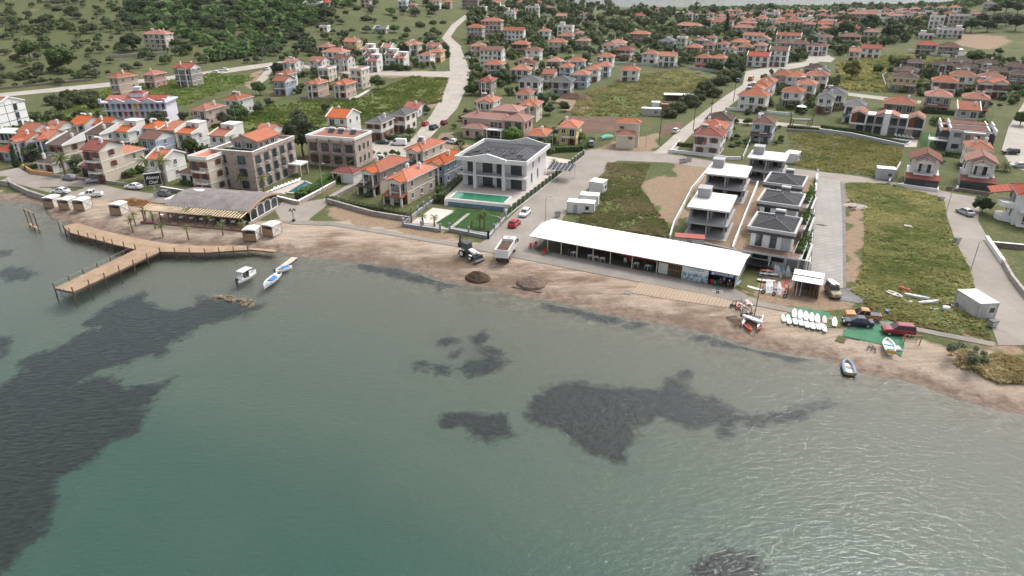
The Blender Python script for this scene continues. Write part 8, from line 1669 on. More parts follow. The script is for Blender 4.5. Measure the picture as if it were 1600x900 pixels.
def rack(label, px, w, d, h, rot, wheels=False, mat=METAL, name='board_rack', bars=4):
 c = spot(*px); k = thing(name, label, 'rack', c, R(rot))
 for x in (-w/2, w/2):
  for y in (-d/2, d/2): MB().bar((x, y, 0), (x, y, h), 0.05, 0, 6).build('post', mat, k)
 mb = MB()
 for z in (h*0.4, h): 
  for y in (-d/2, d/2): mb.bar((-w/2, y, z), (w/2, y, z), 0.04)
  for i in range(bars): x = -w/2+w*i/(bars-1); mb.bar((x, -d/2, z), (x, d/2, z), 0.035)
 mb.build('rail', mat, k)
 if wheels:
  for i in range(3):
   for y in (-d/2-0.1, d/2+0.1): t = put('wheel', WT, k, (-w/2+w*i/2, y, 0.33), 0.2*i); put('rim', WR, t)
 return k
rack('metal board rack under the tall grey wall', (1203,434), 3.6, 1.2, 0.9, -28); rack('wheeled board rack beside the promenade', (1210,459), 3.6, 1.4, 0.7, -28, True); rack('back board rack beside the white tent', (1221,432), 3.2, 1.0, 1.0, -28); rack('dark beach cart rack between sails and catamaran', (1158,487), 1.6, 3.2, 1.3, 12, True, CHAR, 'beach_cart'); rack('dark timber slipway frame lying on the sand', (1149,503), 1.5, 3.0, 0.25, 12, False, DKWOOD, 'slipway_frame', 6)
rng2 = random.Random(8)
for i in range(8): px = (1150+rng2.uniform(0, 20), 474+rng2.uniform(0, 9)); board(f'small {["red", "white", "orange", "grey"][i % 4]} rig board piled on the beach cart, {ORD[i]} from the water', px, rng2.uniform(0, 180), ['red', 'white', 'orange', 'grey'][i % 4], 0.2+0.35*rng2.random(), rng2.uniform(-.5, .3), 0.55, rng2.uniform(-.6, .6), 'rig pieces on the beach cart')
# white tent with hanging sails
o, w, rz = fr((1236,461), (1277,466)); rz = R(-26); w = 4.2; k = thing('sail_tent', 'white square tent with masts and sails stored upright', 'tent', o, rz); d = 3.6
for x in (0, w):
 for y in (0, d): MB().bar((x, y, -0.2), (x, y, 2.9), 0.06).build('post', METAL, k)
MB().extrude([(-0.2, 2.8), (d*0.5, 3.0), (d*0.5, 3.08), (-0.2, 2.88)], -0.3, w+0.3, 0, 'x').extrude([(d*0.5, 3.2), (d+0.2, 3.3), (d+0.2, 3.38), (d*0.5, 3.28)], -0.3, w+0.3, 0, 'x').build('roof', PVC, k); MB().box(0.1, w-0.1, d-0.1, d, 0, 2.9).build('back_sheet', CHAR, k); MB().box(w-0.05, w, 0.3, d-0.1, 0, 2.9).build('side_sheet', CHAR, k)
for i in range(22): r = random.Random(i); x = 0.2+i*(w-0.4)/21; cc = [plain('mast_rust', (0.35, 0.10, 0.05), 0.6, 0.2, 2), CHAR, plain('mast_tan', (0.42, 0.33, 0.2), 0.6, 0.2, 2), GEL][r.choice((0, 0, 1, 1, 1, 2, 3))]; MB().bar((x+r.uniform(-.2, .2), 0.1+r.random()*1.2, 0.02), (x, 0.9+r.random(), 2.7), 0.045, 0, 5).build('mast', cc, k)
# catamaran
A = spot(1162,516); B = spot(1172,492); hd = math.atan2(B.y-A.y, B.x-A.x); c = (A+B)/2; k = thing('catamaran', 'white beach catamaran with tall bare mast and dark trampoline', 'catamaran', c+Vector((0.9,0,0.15)), hd)
for y in (-1.15, 1.15): hull(4.8, 0.42, 0.5, 0.3, 0.7, 0.5).build('hull', GEL, k, (0, y, 0))
for x in (-0.9, 1.0): MB().bar((x, -1.15, 0.6), (x, 1.15, 0.6), 0.07, 0, 8).build('crossbeam', CHAR, k)
MB().box(-0.85, 0.95, -1.0, 1.0, 0.6, 0.63).build('trampoline', CHAR, k); MB().bar((0.6, 0, 0.6), (0.75, -0.25, 8.6), 0.07, 0, 8, 0.05).build('mast', CHAR, k)
c2, hd2, _ = aim((1163,501), (1187,512), 1); k = thing('sail_bag', 'long white float laid across the catamaran', 'float', Vector((c2.x, c2.y, gz(c2.x, c2.y)+0.7)), hd2); hull(3.6, 0.85, 0.35, 0.1, 0.8, 0.4).build('hull', GEL, k); MB().box(-1.2, 1.2, -.3, .3, .3, .36).build('deck', GEL, k)
KAY = plain('orange_kayak', (0.55, 0.10, 0.04), 0.4, 0.15, 1.0)
for lab, p0, p1 in (('orange kayak lying under the catamaran bows', (1162,505), (1172,520)), ('orange kayak standing off the catamaran side', (1190,503), (1185,520))):
 c, hd, L_ = aim(p0, p1, 1); k = thing('kayak', lab, 'kayak', Vector((c.x, c.y, gz(c.x, c.y)+0.12)), hd, 'orange kayaks'); hull(3.2, 0.75, 0.35, 0.2, 0.8, 0.3).build('hull', KAY, k); MB().box(-0.4, 0.3, -0.22, 0.22, 0.2, 0.26).build('seat', CHAR, k)
c, hd, _ = aim((1150,518), (1161,501), 1); tag(MB().bar((-1.5, 0, 0), (1.5, 0, 0.5), 0.05).build('boom_pole', WOOD, None, c+Vector((0,0,0.1)), hd), 'pale wooden pole leaning on the catamaran', 'pole')
# old jeep with boards on its roof
KH = plain('khaki_paint', (0.30, 0.25, 0.16), 0.6, 0.2, 1.0); k = thing('old_jeep', 'old khaki off-roader with white boards on its roof', 'car', spot(1300,461)+Vector((0,0,0.05)), R(-95)); MB().loft([[(x, -h_, .45), (x, h_, .45), (x, h_, zt), (x, -h_, zt)] for x, h_, zt in ((-2.0, .78, 1.1), (-1.9, .85, 1.15), (0.7, .85, 1.15), (1.9, .8, 1.08), (2.05, .7, .95))]).build('body', KH, k); MB().loft([[(-1.9, -.8, 1.15), (0.75, -.8, 1.15), (0.75, .8, 1.15), (-1.9, .8, 1.15)], [(-1.8, -.7, 1.85), (0.45, -.7, 1.85), (0.45, .7, 1.85), (-1.8, .7, 1.85)]]).build('windows', GLASS, k); MB().box(-1.9, 0.55, -.76, .76, 1.85, 1.95).build('roof', KH, k); mb = MB()
for y in (-.7, .7): mb.bar((-1.8, y, 2.1), (0.4, y, 2.1), .03)
for x in (-1.8, -.7, .4): mb.bar((x, -.7, 2.1), (x, .7, 2.1), .03)
mb.build('roof_rack', CHAR, k)
for x in (1.35, -1.25):
 for y in (-.75, .75): t = put('wheel', WT, k, (x, y, .38), 0, (1.15, 1.1, 1.15)); put('rim', WR, t)
for y in (-.5, .5): MB().disc((2.06, y, .8), .12, 'x', .06).build('headlight', LAMP, k)
for i, y in enumerate((-.3, .32)): o_ = put('windsurf_board', BW, None, k.location+Vector((y, 0.4, 2.14)), R(-92+i*8), 0.85); tag(o_, ['white board on the off-roader roof, the one towards the tent', 'white board on the off-roader roof, the one towards the weeds'][i], 'board', 'boards on the off-roader', 'thing')
# stored hulls, trailer, drums
k = thing('round_dinghy', 'oval white dinghy with red stripe on the weeds', 'boat', spot(1397,464)+Vector((0,0,0.15)), R(-62)); hull(2.9, 1.3, 0.5, 0.2, 0.8, 0.6).build('hull', GEL, k); MB().box(-0.8, 0.6, -0.12, 0.12, 0.3, 0.36).build('stripe', KAY, k); MB().box(-.2, .1, -.5, .5, .32, .38).build('thwart', GEL, k)
board('white kayak-like board beside the oval dinghy', (1415,470), -40, 'white', 0.1, 0, 0.95)
for lab, p0, p1, z in (('long white catamaran hull on the weeds, upper one', (1412,464), (1452,472), .25), ('long white catamaran hull on the weeds, lower one', (1434,478), (1466,475), .25), ('thin white mast section lying in front of the hulls', (1423,481), (1466,484), .08)):
 c, hd, L_ = aim(p0, p1, 1); k = thing('stored_hull' if z > .1 else 'stored_mast', lab, 'hull' if z > .1 else 'mast', Vector((c.x, c.y, gz(c.x, c.y)+z)), hd, 'stored hulls')
 if z > .1: hull(L_, 0.6, 0.5, 0.3, .7, .5).build('hull', GEL, k); MB().box(-0.6, 0.6, -0.14, 0.14, 0.42, 0.5).build('hatch', GREYTRIM, k)
 else: MB().bar((-L_/2, 0, 0.05), (L_/2, 0, 0.05), 0.09).build('spar', GEL, k); MB().bar((-L_/2, 0, 0.05), (-L_/2-.2, 0, .05), .05).build('mast_foot', CHAR, k)
tag(MB().loft([[(x, r_0*math.cos(a), .42+r_0*math.sin(a)) for a in [6.283*i/10 for i in range(10)]] for x, r_0 in ((-.55, .2), (-.5, .38), (0, .42), (.5, .38), (.55, .2))]).build('white_drum', GEL, None, spot(1477,485), R(-10)), 'white plastic drum beside the boat trailer', 'drum')
k = thing('boat_trailer', 'empty V-shaped galvanised boat trailer by the container', 'trailer', spot(1493,482), R(-80)); MB().beam((1.7, 0, .45), (-1.4, -.7, .45), .08, .1).beam((1.7, 0, .45), (-1.4, .7, .45), .08, .1).beam((-.6, -.6, .45), (-.6, .6, .45), .08, .1).build('frame', METAL, k)
for y in (-.8, .8): t = put('wheel', WT, k, (-.6, y, .33)); put('rim', WR, t)
for lab, px, r_0 in (('larger orange buoy on the weeds', (1407,455), .5), ('smaller orange buoy on the weeds', (1417,457), .42)): bm = MB().loft([[(r_0*math.cos(t)*math.cos(a), r_0*math.cos(t)*math.sin(a), r_0+r_0*math.sin(t)) for a in [6.283*i/12 for i in range(12)]] for t in [-1.45+2.9*i/8 for i in range(9)]]).bar((0, 0, 2*r_0-.05), (0, 0, 2*r_0+.12), .07); tag(bm.build('buoy', plain('buoy_red', (0.42, 0.07, 0.05), .5, .2, 2), None, spot(*px), 0, True), lab, 'buoy')
tag(MB().bar((0, 0, 0), (0, 0, .55), .3, 0, 12, .32).bar((0, 0, .55), (0, 0, .6), .33, 0, 12).build('blue_drum', plain('blue_plastic', (.02, .12, .35), .5, .15, 2), None, spot(1385,490)), 'small blue drum beside the promenade', 'drum')
k = thing('timber_frame', 'pale timber goal-like frame on the sand', 'frame', spot(1424,538), R(-10))
for x in (-1.1, 1.1): MB().box(x-.06, x+.06, -.06, .06, 0, 1.6).beam((x, 0, 1.5), (x, 1.4, 0.05), .08, .1).build('post', WOOD, k)
MB().beam((-1.1, 0, 1.5), (1.1, 0, 1.5), .08, .1).beam((-1.1, .9, .5), (1.1, .9, .5), .08, .1).build('rail', WOOD, k)
tag(MB().box(-.6, .6, -.7, .7, 0, .12).box(-.5, .5, -.6, .6, .12, .25).build('grey_pallet', GREYTRIM, None, spot(1401,545), R(-10)), 'grey pallet beside the white dinghy', 'pallet')
for i, px in enumerate(((1356,545),(1362,546),(1367,549))): tag(MB().bar((-.6, 0, .1), (.6, 0, .35), .07).beam((.4, -.1, .3), (.9, .1, .45), .3, .06).build('paddle', CHAR, None, spot(*px), R(50+i*8)), f'black paddle on the sand, {ORD[i]} from the inflatable boat', 'paddle', 'black paddles')
def bin_(label, px): c = spot(*px); k = thing('waste_bin', label, 'bin', c, 0.3); MB().loft([[(-.45, -.35, .1), (.45, -.35, .1), (.45, .35, .1), (-.45, .35, .1)], [(-.6, -.45, 1.1), (.6, -.45, 1.1), (.6, .45, 1.1), (-.6, .45, 1.1)]]).build('body', METAL, k); MB().box(-.63, .63, -.48, .48, 1.1, 1.2).build('lid', CHAR, k)
for lab, px in (('grey wheeled bin on the shore lane corner', (1550,511)), ('grey wheeled bin at the top of the weedy plot', (1469,315)), ('grey wheeled bin halfway down the weedy plot', (1494,380)), ('grey wheeled bin at the marquee corner', (871,339)), ('grey skip beside the lot entrance, first of three', (1065,255)), ('grey skip beside the lot entrance, second of three', (1071,254)), ('grey skip beside the lot entrance, third of three', (1077,252))): bin_(lab, px)
# rocks of the little reef
def rock_mesh(seed): r = np.random.default_rng(seed); v = ICO_V*(0.75+0.5*r.random((len(ICO_V), 1)))*np.array([1, .8, .55]); mb = MB(); mb.v = [tuple(p) for p in v]; mb.f = [tuple(f) for f in ICO_F]; mb.m = [0]*len(mb.f); return mb.mesh('rock', plain('reef_rock', (0.19, 0.14, 0.10), .95, .5, 2.0))
RK = [rock_mesh(i) for i in range(4)]; r = random.Random(2)
for i in range(60):
 t = r.random(); px = (336+60*t+r.gauss(0, 3), 462+14*t+r.gauss(0, 2.2)); p = Vector((*flat(*px), r.uniform(-.15, .12))); tag(put('rock', RK[i % 4], None, p, r.uniform(0, 6), r.uniform(.18, .5)), 'small brown rock breaking the surface in the reef off the jetty', 'rock', 'rocks of the little reef', 'thing')
mb = MB().loft([[(x, y, .02) for x, y in ell(0, 0, 1, 1, 6)], [(x, y, .03) for x, y in ell(0, 0, .9, .9, 6)]])
# litter of rubble on the plots
r = random.Random(5)
for n_, (x0, x1, y0, y1) in enumerate(((1020,1120,112,165), (885,1000,300,350), (1325,1350,300,330))):
 for i in range(24 if n_ == 0 else 14): p = spot(r.uniform(x0, x1), r.uniform(y0, y1)); s = r.uniform(.25, .8) if n_ else r.uniform(.5, 1.6); tag(put('rubble_stone', RK[i % 4], None, p+Vector((0,0,.1)), r.uniform(0, 6), s), ['rubble block dumped on the weedy field', 'rubble block among the weeds behind the marquee', 'rubble block beside the concrete slab road'][n_], 'rubble', ['rubble on the field', 'rubble behind the marquee', 'rubble by the slab road'][n_], 'thing')
# plastic tables and chairs under the marquee
PLA = {'red': plain('plastic_red', (0.5, 0.02, 0.03), .4, .1, 1), 'green': plain('plastic_green', (0.02, .22, .07), .4, .1, 1), 'white': GEL}
def ptable(label, px, c_, cat='table'):
 p = spot(*px)+Vector((0,0,.08)); k = thing('plastic_'+cat, label, cat, p, rng.uniform(-.6, .6), 'plastic furniture of the surf centre')
 if cat == 'table': MB().box(-.45, .45, -.45, .45, .68, .73).build('table_top', PLA[c_], k); z = .68; s = .38
 else: MB().box(-.24, .24, -.24, .24, .42, .47).build('seat', PLA[c_], k); MB().box(-.24, .24, .2, .25, .47, .9).build('backrest', PLA[c_], k); z = .42; s = .2
 for x in (-s, s):
  for y in (-s, s): MB().bar((x, y, 0), (x, y, z), .03, 0, 5).build('leg', PLA[c_], k)
for i, (px, c_, cat) in enumerate((((832,386),'red','table'),((837,385),'red','chair'),((828,388),'red','chair'),((852,396),'red','chair'),((856,397),'green','chair'),((850,399),'red','chair'),((896,400),'white','table'),((922,405),'white','table'),((931,407),'white','table'),((941,409),'white','table'),((977,411),'white','chair'),((994,417),'white','table'),((1012,421),'white','table'),((1030,424),'white','table'),((1008,416),'green','chair'),((1020,420),'green','chair'),((985,411),'red','chair'),((1112,445),'red','chair'),((1116,447),'green','chair'))): ptable(f'{c_} plastic {cat} of the surf centre, {(ORD+["seventeenth", "eighteenth", "nineteenth"])[i]} along the marquee front', px, c_, cat)
board('blue padded board leaning by the marquee end wall', (1153,444), 40, 'aqua', .2, -.4, .7)
k = thing('covered_boat', 'boat under a bright green tarpaulin beside the bare earth', 'boat', spot(947,217), R(35)); hull(5, 2.0, .7).build('hull', GEL, k); put('tarpaulin', MB().loft([[(-2.5+.62*i, -1.0+.4*j, .75+.75*math.sin(j/5*3.14)*math.sin(.3+i/8*2.6)+.08*random.Random(i*5+j).random()) for j in range(6)] for i in range(9)], closed=False, caps=False).mesh('tarpaulin', plain('green_tarp', (.02, .30, .20), .6, .2, 1.5)), k)
k = thing('glass_pavilion', 'dark glass pool pavilion with flat roof before the slate villas', 'pavilion', spot(1250,197), R(-10)); MB().box(-3, 3, -1.6, 1.6, 2.3, 2.5).build('roof', CHAR, k)
for x in (-2.8, 2.8):
 for y in (-1.4, 1.4): MB().box(x-.1, x+.1, y-.1, y+.1, -.3, 2.3).build('post', CHAR, k)
for px, lab, r_0 in (((1251,176), 'white garden parasol beside the slate villas', 1.9), ((1543,147), 'white parasol between the orange estates', 2.2), ((1456,140), 'white tent roof in front of the orange estate', 1.9), ((1496,83), 'white marquee top beside the grey stone blocks', 3.0)):
 k = thing('parasol', lab, 'parasol', spot(*px)); MB().bar((0, 0, 0), (0, 0, 2.9), .05).build('pole', METAL, k); MB().bar((0, 0, 2.3), (0, 0, 3.0), r_0, 0, 8, .05).build('canopy', WHITE, k)
# wooden ruin on the weedy plot
tag(MB().box(-2.6, .2, -.5, .5, 0, .35).box(.2, 1.6, -.7, .4, 0, .7).beam((1.5, 0, .5), (2.6, -.6, .1), .5, .15).build('wrecked_cart', plain('grey_wood', (.36, .33, .29), .9, .25, 2), None, spot(1410,356), R(-22)), 'collapsed grey timber cart in the tall weeds', 'cart')
# bare sapling
k = thing('dead_sapling', 'bare dead sapling on the promenade verge behind the digger', 'sapling', spot(723,379)); MB().bar((0, 0, -.2), (0, 0, 1.1), .1, 0, 6, .06).build('trunk', BARK, k); MB().bar((0, 0, 1.0), (-.35, 0, 1.6), .05, 0, 5, .02).bar((0, 0, 1.0), (.3, .1, 1.7), .05, 0, 5, .02).bar((0, 0, .7), (.3, -.2, 1.1), .04, 0, 5, .02).build('branch', BARK, k)
# people
SKIN = plain('skin', (.40, .25, .18), .6, .1, 3)
def person(label, px, rot, top, legs, z=.08, hair=(.03, .02, .015), arm=.35):
 c = spot(*px)+Vector((0,0,z)); J = {'pel': (0, 0, .95, .15), 'che': (0, .02, 1.3, .17), 'nec': (0, .02, 1.5, .065), 'hed': (0, 0, 1.64, .1), 'top': (0, .0, 1.74, .075)}
 for s, n in ((-1, 'l'), (1, 'r')): J.update({'sh'+n: (s*.2, .02, 1.43, .075), 'el'+n: (s*.3, -.02, 1.15, .05), 'wr'+n: (s*.28, -arm*.6, 1.0, .035), 'ha'+n: (s*.27, -arm*.6-.06, .93, .04), 'hi'+n: (s*.1, 0, .88, .1), 'kn'+n: (s*.12, -.03*s, .5, .065), 'an'+n: (s*.12, .02*s, .09, .045), 'to'+n: (s*.13, -.15, .04, .04)})
 E_ = [('pel', 'che'), ('che', 'nec'), ('nec', 'hed'), ('hed', 'top')]
 for n in 'lr': E_ += [('che', 'sh'+n), ('sh'+n, 'el'+n), ('el'+n, 'wr'+n), ('wr'+n, 'ha'+n), ('pel', 'hi'+n), ('hi'+n, 'kn'+n), ('kn'+n, 'an'+n), ('an'+n, 'to'+n)]
 ks = list(J); me = bpy.data.meshes.new('body'); me.from_pydata([J[q][:3] for q in ks], [(ks.index(a), ks.index(b_)) for a, b_ in E_], []); o_ = bpy.data.objects.new('body', me); col.objects.link(o_)
 o_.modifiers.new('Skin', 'SKIN'); sv = me.skin_vertices[0].data
 for i, q in enumerate(ks): sv[i].radius = (J[q][3],)*2; sv[i].use_root = (q == 'pel')
 o_.modifiers.new('Sub', 'SUBSURF').levels = 1; dg = bpy.context.evaluated_depsgraph_get(); m2 = bpy.data.meshes.new_from_object(o_.evaluated_get(dg)); bpy.data.objects.remove(o_); m2.materials.clear()
 for x in (SKIN, plain('shirt_%s' % label[:12], top, .9, .1, 2), plain('trousers_%s' % label[:12], legs, .9, .1, 2)): m2.materials.append(x)
 for p_ in m2.polygons: zc = p_.center.z; xc = abs(p_.center.x); p_.material_index = 0 if zc > 1.5 or (xc > .24 and zc < 1.22 and zc > .85) or zc < .08 else 1 if zc > .95 else 2
 m2.polygons.foreach_set('use_smooth', [True]*len(m2.polygons)); k = thing('person', label, 'person', c, R(rot), 'people at the surf centre'); put('body', m2, k)
 hm = MB().loft([[(.115*math.cos(t)*math.cos(a), .02+.125*math.cos(t)*math.sin(a), 1.68+.115*math.sin(t)) for a in [6.283*i/10 for i in range(10)]] for t in (-.1, .3, .7, 1.1, 1.45)]); hm.build('hair', plain('hair_%s' % label[:12], hair, .8, .1, 3), k, None, 0, True)
 for s in (-1, 1): MB().box(s*.04-.012, s*.04+.012, -.112, -.1, 1.645, 1.66).build('eye', CHAR, k)
 MB().box(-.015, .015, -.125, -.1, 1.6, 1.64).build('nose', SKIN, k)
person('person in dark clothes and white cap standing at the shop front', (1138,452), 10, (.02, .02, .03), (.02, .02, .03), .04, (.75, .75, .75)); person('person in navy top at the shop front beside the rails', (1124,449), -30, (.03, .04, .12), (.05, .05, .07)); person('person in light shirt inside the shop front', (1130,446), 30, (.42, .35, .25), (.06, .05, .05)); person('person in black standing by the second marquee post', (889,402), 20, (.02, .02, .02), (.03, .03, .04))
k = thing('board_trolley', 'white and blue trolley on the raked sand below the shop', 'trolley', spot(1121,457), R(-15)); MB().bar((-.9, -.3, .3), (.9, -.3, .3), .04).bar((-.9, .3, .3), (.9, .3, .3), .04).bar((0, -.4, .3), (0, .4, .3), .04).build('frame', GEL, k)
for y in (-.45, .45): t = put('wheel', WT, k, (0, y, .25), 0, .75); put('rim', WR, t)

# ------------------------------------------------------------------ scattered planting (after every building stands)
scatter([(0,2),(330,2),(360,40),(300,100),(150,122),(0,132)], 120, 10, 22, ['olive','olive','shrub','olive'], 'olive tree scattered over the open hillside', 'olives on the open hillside', 1, 0.85, 0.6, name='olive_tree')
scatter([(190,2),(560,2),(500,45),(420,85),(300,40),(200,45)], 85, 15, 27, ['dark','round','dark'], 'dark tree of the wood on the hillside', 'trees of the hillside wood', 2, 0.95, 0.5, name='oak_tree')
scatter([(330,60),(480,60),(500,92),(440,95),(330,106)], 36, 11, 20, ['olive','shrub','olive'], 'bush of the belt above the inland road', 'bushes above the inland road', 3, 0.9, 0.6, name='olive_tree')
scatter([(480,12),(720,6),(720,60),(640,66),(500,64)], 46, 9, 20, ['round','olive','shrub'], 'tree on the upper meadow below the hilltop houses', 'trees on the upper meadow', 4, 0.85, 0.9, name='oak_tree')
scatter([(0,112),(150,118),(130,130),(0,140)], 16, 11, 20, ['olive','shrub'], 'bush lining the inland road near the picture edge', 'bushes lining the inland road', 5, 0.85, 0.8, name='olive_tree')
scatter([(425,62),(650,60),(705,80),(705,108),(560,118),(600,140),(425,150)], 30, 8, 16, ['round','dark','bright'], '', 'garden trees of the white rows', 9, 0.9, 0.75, True)
scatter([(1155,118),(1300,112),(1320,170),(1250,185),(1160,180)], 24, 9, 17, ['round','dark','bright'], '', 'garden trees of the slanting road', 10, 0.8, 0.8, True)
scatter([(1390,110),(1600,112),(1600,165),(1560,170),(1390,150)], 26, 10, 18, ['round','dark','bright'], '', 'garden trees of the estates', 11, 0.85, 0.75, True)
scatter([(0,190),(120,180),(320,180),(330,260),(300,285),(210,285),(60,270),(0,255)], 48, 11, 22, ['round','dark','olive','shrub','bright'], '', 'garden trees of the shore-side houses', 12, 0.85, 0.7, True)
scatter([(700,165),(860,150),(930,215),(860,245),(720,240)], 34, 10, 22, ['round','bright','shrub','dark','olive'], '', 'garden bushes round the pink villa', 13, 0.9, 0.7, True)
scatter([(560,270),(700,250),(705,300),(690,330),(560,310)], 24, 11, 22, ['olive','shrub','bright','round'], '', 'bushes between the pedimented villas', 14, 0.8, 0.7, True)
scatter([(1085,190),(1230,190),(1225,225),(1090,235)], 20, 9, 17, ['round','bright','shrub','dark'], '', 'bushes round the corner house', 15, 0.8, 0.8, True)
scatter([(1455,165),(1565,165),(1562,290),(1460,280)], 24, 9, 17, ['round','bright','shrub','dark'], '', 'bushes between the stepped villas', 16, 0.8, 0.8, True)
scatter([(725,85),(960,85),(930,110),(870,150),(735,150)], 34, 9, 18, ['round','dark','bright','olive'], '', 'garden trees below the guesthouses', 6, 0.95, 0.7, True)
mass([(725,8),(960,4),(960,84),(735,84)], 300, 10, 22, 21); mass([(960,20),(1030,20),(1120,16),(1290,24),(1290,95),(1120,110),(960,100)], 520, 9, 20, 22); mass([(1290,16),(1500,12),(1515,40),(1440,62),(1290,90)], 200, 10, 21, 23); mass([(425,55),(705,60),(705,108),(560,118),(590,140),(425,150)], 130, 9, 17, 24); mass([(1390,95),(1600,95),(1600,165),(1390,150)], 110, 10, 18, 25); mass([(0,185),(320,180),(330,255),(200,280),(40,262)], 110, 12, 22, 26); mass([(735,84),(960,84),(930,112),(870,150),(735,150)], 90, 9, 18, 27); mass([(1155,112),(1310,108),(1320,172),(1160,180)], 60, 9, 17, 28)
def crowns(name, T, label, mat, seed, per=120):
 r = np.random.default_rng(seed); Vs = []; Ts = []
 for x, y, z, R0, q in T:
  m = per; L_ = np.array([(r.uniform(-.5, .5), r.uniform(-.5, .5), r.uniform(.5, 1.1), r.uniform(.4, .6)) for _ in range(4)]); k = r.integers(0, 4, m)
  u = r.normal(size=(m, 3)); u /= np.linalg.norm(u, axis=1)[:, None]; c = np.array([x, y, z])+R0*(L_[k, :3]+u*L_[k, 3:4]*r.uniform(.6, 1, (m, 1)))
  nr = u+r.normal(size=(m, 3))*0.5+np.array([0, 0, .3]); nr /= np.linalg.norm(nr, axis=1)[:, None]; t = np.cross(nr, r.normal(size=(m, 3))); t /= np.linalg.norm(t, axis=1)[:, None]; bt = np.cross(nr, t); s = R0*0.24*r.uniform(.6, 1.3, (m, 1))
  Vs.append(np.stack([c-t*s, c-bt*s, c+t*s, c+bt*s], 1)); Ts.append(np.clip(r.uniform(0, .6, m)+q*0.5-0.1, 0, 1))
 return tag(put(name, quads_mesh(name, np.concatenate(Vs), np.concatenate(Ts), mat)), label, 'trees', None, 'stuff')
crowns('town_greenery', TOWN_T, 'small trees and bushes filling the gaps between the far houses', leafmat('leaves_town', (0.045, 0.075, 0.028), (0.14, 0.175, 0.07)), 77)
# far woods on the headland: one dense mass nobody could count
def forest(poly, n, label, seed, r0=3.0, r1=5.5):
 r = np.random.default_rng(seed); xs = [p[0] for p in poly]; ys = [p[1] for p in poly]; Vs = []; T = []; k = 0
 W = [spot(*p) for p in poly]; wp = [(p.x, p.y) for p in W]; x0, x1 = min(p[0] for p in wp), max(p[0] for p in wp); y0, y1 = min(p[1] for p in wp), max(p[1] for p in wp)
 base = np.array([[math.cos(a), math.sin(a), 0] for a in (0, 1, 2)])
 while k < n:
  x = r.uniform(x0, x1); y = r.uniform(y0, y1)
  if not pip1(x, y, wp): continue
  k += 1; R0 = r.uniform(r0, r1); m = 46; u = r.normal(size=(m, 3)); u /= np.linalg.norm(u, axis=1)[:, None]; u[:, 2] = np.abs(u[:, 2])*0.9
  c = np.array([x, y, gz(x, y)+R0*0.5])+u*R0*r.uniform(0.75, 1.0, (m, 1))
  nr = u+r.normal(size=(m, 3))*0.4; nr /= np.linalg.norm(nr, axis=1)[:, None]; t = np.cross(nr, r.normal(size=(m, 3))); t /= np.linalg.norm(t, axis=1)[:, None]; bt = np.cross(nr, t); s = R0*0.34
  Vs.append(np.stack([c-t*s, c-bt*s, c+t*s, c+bt*s], 1)); T.append(np.clip(r.uniform(0, 0.7, m)+r.uniform(-.2, .3), 0, 1))
 return tag(put('forest', quads_mesh('forest', np.concatenate(Vs), np.concatenate(T), LEAF['round'])), label, 'forest', None, 'stuff')
forest([(170,8),(300,1),(470,1),(560,8),(480,45),(420,85),(335,98),(290,60),(215,42)], 300, 'dense dark wood on the hillside above the inland road', 6, 2.2, 4.2)
forest([(0,3),(200,1),(280,70),(330,100),(160,120),(0,130)], 120, 'low scrub between the hillside olives', 8, 1.5, 3.0)
forest([(1075,17),(1180,13.5),(1300,12),(1440,9),(1600,3),(1600,14),(1450,16),(1290,19),(1150,21)], 1500, 'dark green wood covering the low headland before the far bay', 5, 2.2, 3.8)
# weeds and grass on the open plots
def grass(poly, n, label, cols, seed, h0=0.15, h1=0.48, world=None, dry=0.4):
 r = np.random.default_rng(seed); wp = world or wpoly(poly); A = np.array(wp); x0, y0 = A.min(0); x1, y1 = A.max(0)
 X = r.uniform(x0, x1, n*3); Y = r.uniform(y0, y1, n*3); ok = pip(X, Y, wp); X = X[ok][:n]; Y = Y[ok][:n]
 dens = vnoise(X, Y, 5, seed)*0.6+vnoise(X, Y, 1.8, seed+1)*0.4; k = r.random(n if False else len(X)) < np.clip((dens-0.22)/0.4, 0.12, 1); X = X[k]; Y = Y[k]; dens = dens[k]; n = len(X)
 Zc = np.array([gz(a, c) for a, c in zip(X, Y)]); Q = []; T = []
 for b_ in range(3):
  a = r.uniform(0, math.pi, n); h = r.uniform(h0, h1, n)*(0.6+dens); w = h*r.uniform(0.5, 0.9, n); dx = np.cos(a)*w; dy = np.sin(a)*w; lx = r.normal(size=n)*0.15; ly = r.normal(size=n)*0.15
  p = np.stack([np.stack([X-dx*.4, Y-dy*.4, Zc], -1), np.stack([X+dx*.4, Y+dy*.4, Zc], -1), np.stack([X+dx+lx, Y+dy+ly, Zc+h*0.8], -1), np.stack([X-dx+lx, Y-dy+ly, Zc+h], -1)], 1)
  Q.append(p); T.append(np.clip(vnoise(X, Y, 9, seed+5)*0.7+vnoise(X, Y, 2.2, seed+6)*0.45+r.uniform(-.25, .25, n)-0.1, 0, 1))
 mt = leafmat('weeds_%d' % seed, cols[0], cols[1], 0.5)
 return tag(put('grass', quads_mesh('grass', np.concatenate(Q), np.concatenate(T), mt)), label, 'grass', None, 'stuff')
GREENY = ((0.14, 0.185, 0.055), (0.45, 0.40, 0.19)); YELL = ((0.13, 0.15, 0.05), (0.36, 0.31, 0.13)); DRY = ((0.24, 0.19, 0.09), (0.45, 0.37, 0.22)); MAUVE = ((0.12, 0.16, 0.05), (0.30, 0.24, 0.14))
grass([(1322,288),(1390,288),(1470,310),(1478,345),(1490,375),(1512,420),(1545,520),(1440,508),(1365,480),(1330,455),(1350,420),(1352,330),(1326,310)], 26000, 'tall weeds on the open plot between slab and shore lane', GREENY, 61)
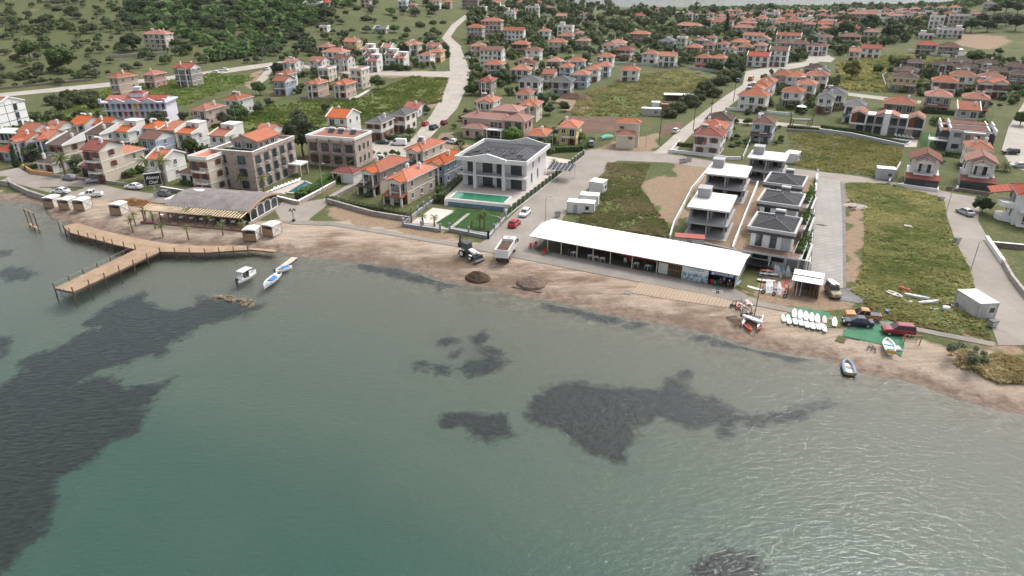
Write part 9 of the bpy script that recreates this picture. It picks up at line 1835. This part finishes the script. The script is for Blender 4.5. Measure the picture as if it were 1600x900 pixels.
grass([(905,345),(950,256),(1015,258),(1000,295),(1040,350),(1050,372),(900,352)], 14000, 'weeds and reddish scrub on the plot behind the marquee', MAUVE, 62)
grass([(1232,208),(1330,212),(1410,232),(1400,280),(1300,270),(1240,258)], 11000, 'yellow-green weeds on the plot below the long grey wall', YELL, 63)
grass([(330,200),(380,172),(480,158),(560,155),(640,120),(700,122),(690,160),(640,175),(560,198),(400,212)], 8000, 'green meadow grass above the stone hotels', ((0.11, 0.19, 0.045), (0.28, 0.31, 0.09)), 64, 0.25, 0.7)
grass([(905,150),(1000,118),(1060,110),(1110,125),(1040,175),(1000,183),(890,180)], 7000, 'rough grass and rubble weeds on the wide field', ((0.15, 0.17, 0.06), (0.38, 0.33, 0.16)), 65, 0.25, 0.7)
grass([(1305,100),(1400,85),(1480,92),(1460,110),(1390,112),(1385,145),(1310,140)], 5000, 'pale grass on the meadow behind the slate roofs', YELL, 66, 0.3, 1.0)
grass([(1350,470),(1440,508),(1545,523),(1548,532),(1460,516),(1375,498)], 2500, 'short trampled grass beside the stored sailing hulls', YELL, 67, 0.1, 0.3)
grass([(1480,545),(1600,560),(1640,600),(1560,600),(1490,570)], 1800, 'dry scrub grass around the feathery shore bush', DRY, 68, 0.15, 0.5)
grass([(90,150),(340,114),(400,122),(330,150),(290,165),(90,180)], 5000, 'green meadow grass behind the lilac hotel', ((0.11, 0.19, 0.045), (0.27, 0.30, 0.09)), 69, 0.25, 0.7)
tree_at(1512,556,58,'feather','feathery grey-green bush alone on the shore sand', name='shrub', cat='shrub', hs=0.8)

# ------------------------------------------------------------------ thin sea air
m = bpy.data.materials.new('haze'); m.use_nodes = True; N = m.node_tree.nodes; L = m.node_tree.links; N.remove(N['Principled BSDF'])
pv = N.new('ShaderNodeVolumePrincipled'); pv.inputs['Color'].default_value = (0.86, 0.90, 0.95, 1); pv.inputs['Density'].default_value = 0.00004; pv.inputs['Anisotropy'].default_value = 0.2; L.new(pv.outputs[0], N['Material Output'].inputs['Volume'])
hz = MB().box(-5200, 5200, -700, 5200, -8, 130).build('haze', m); tag(hz, 'thin pale sea haze over the town and bay', 'haze', None, 'stuff')
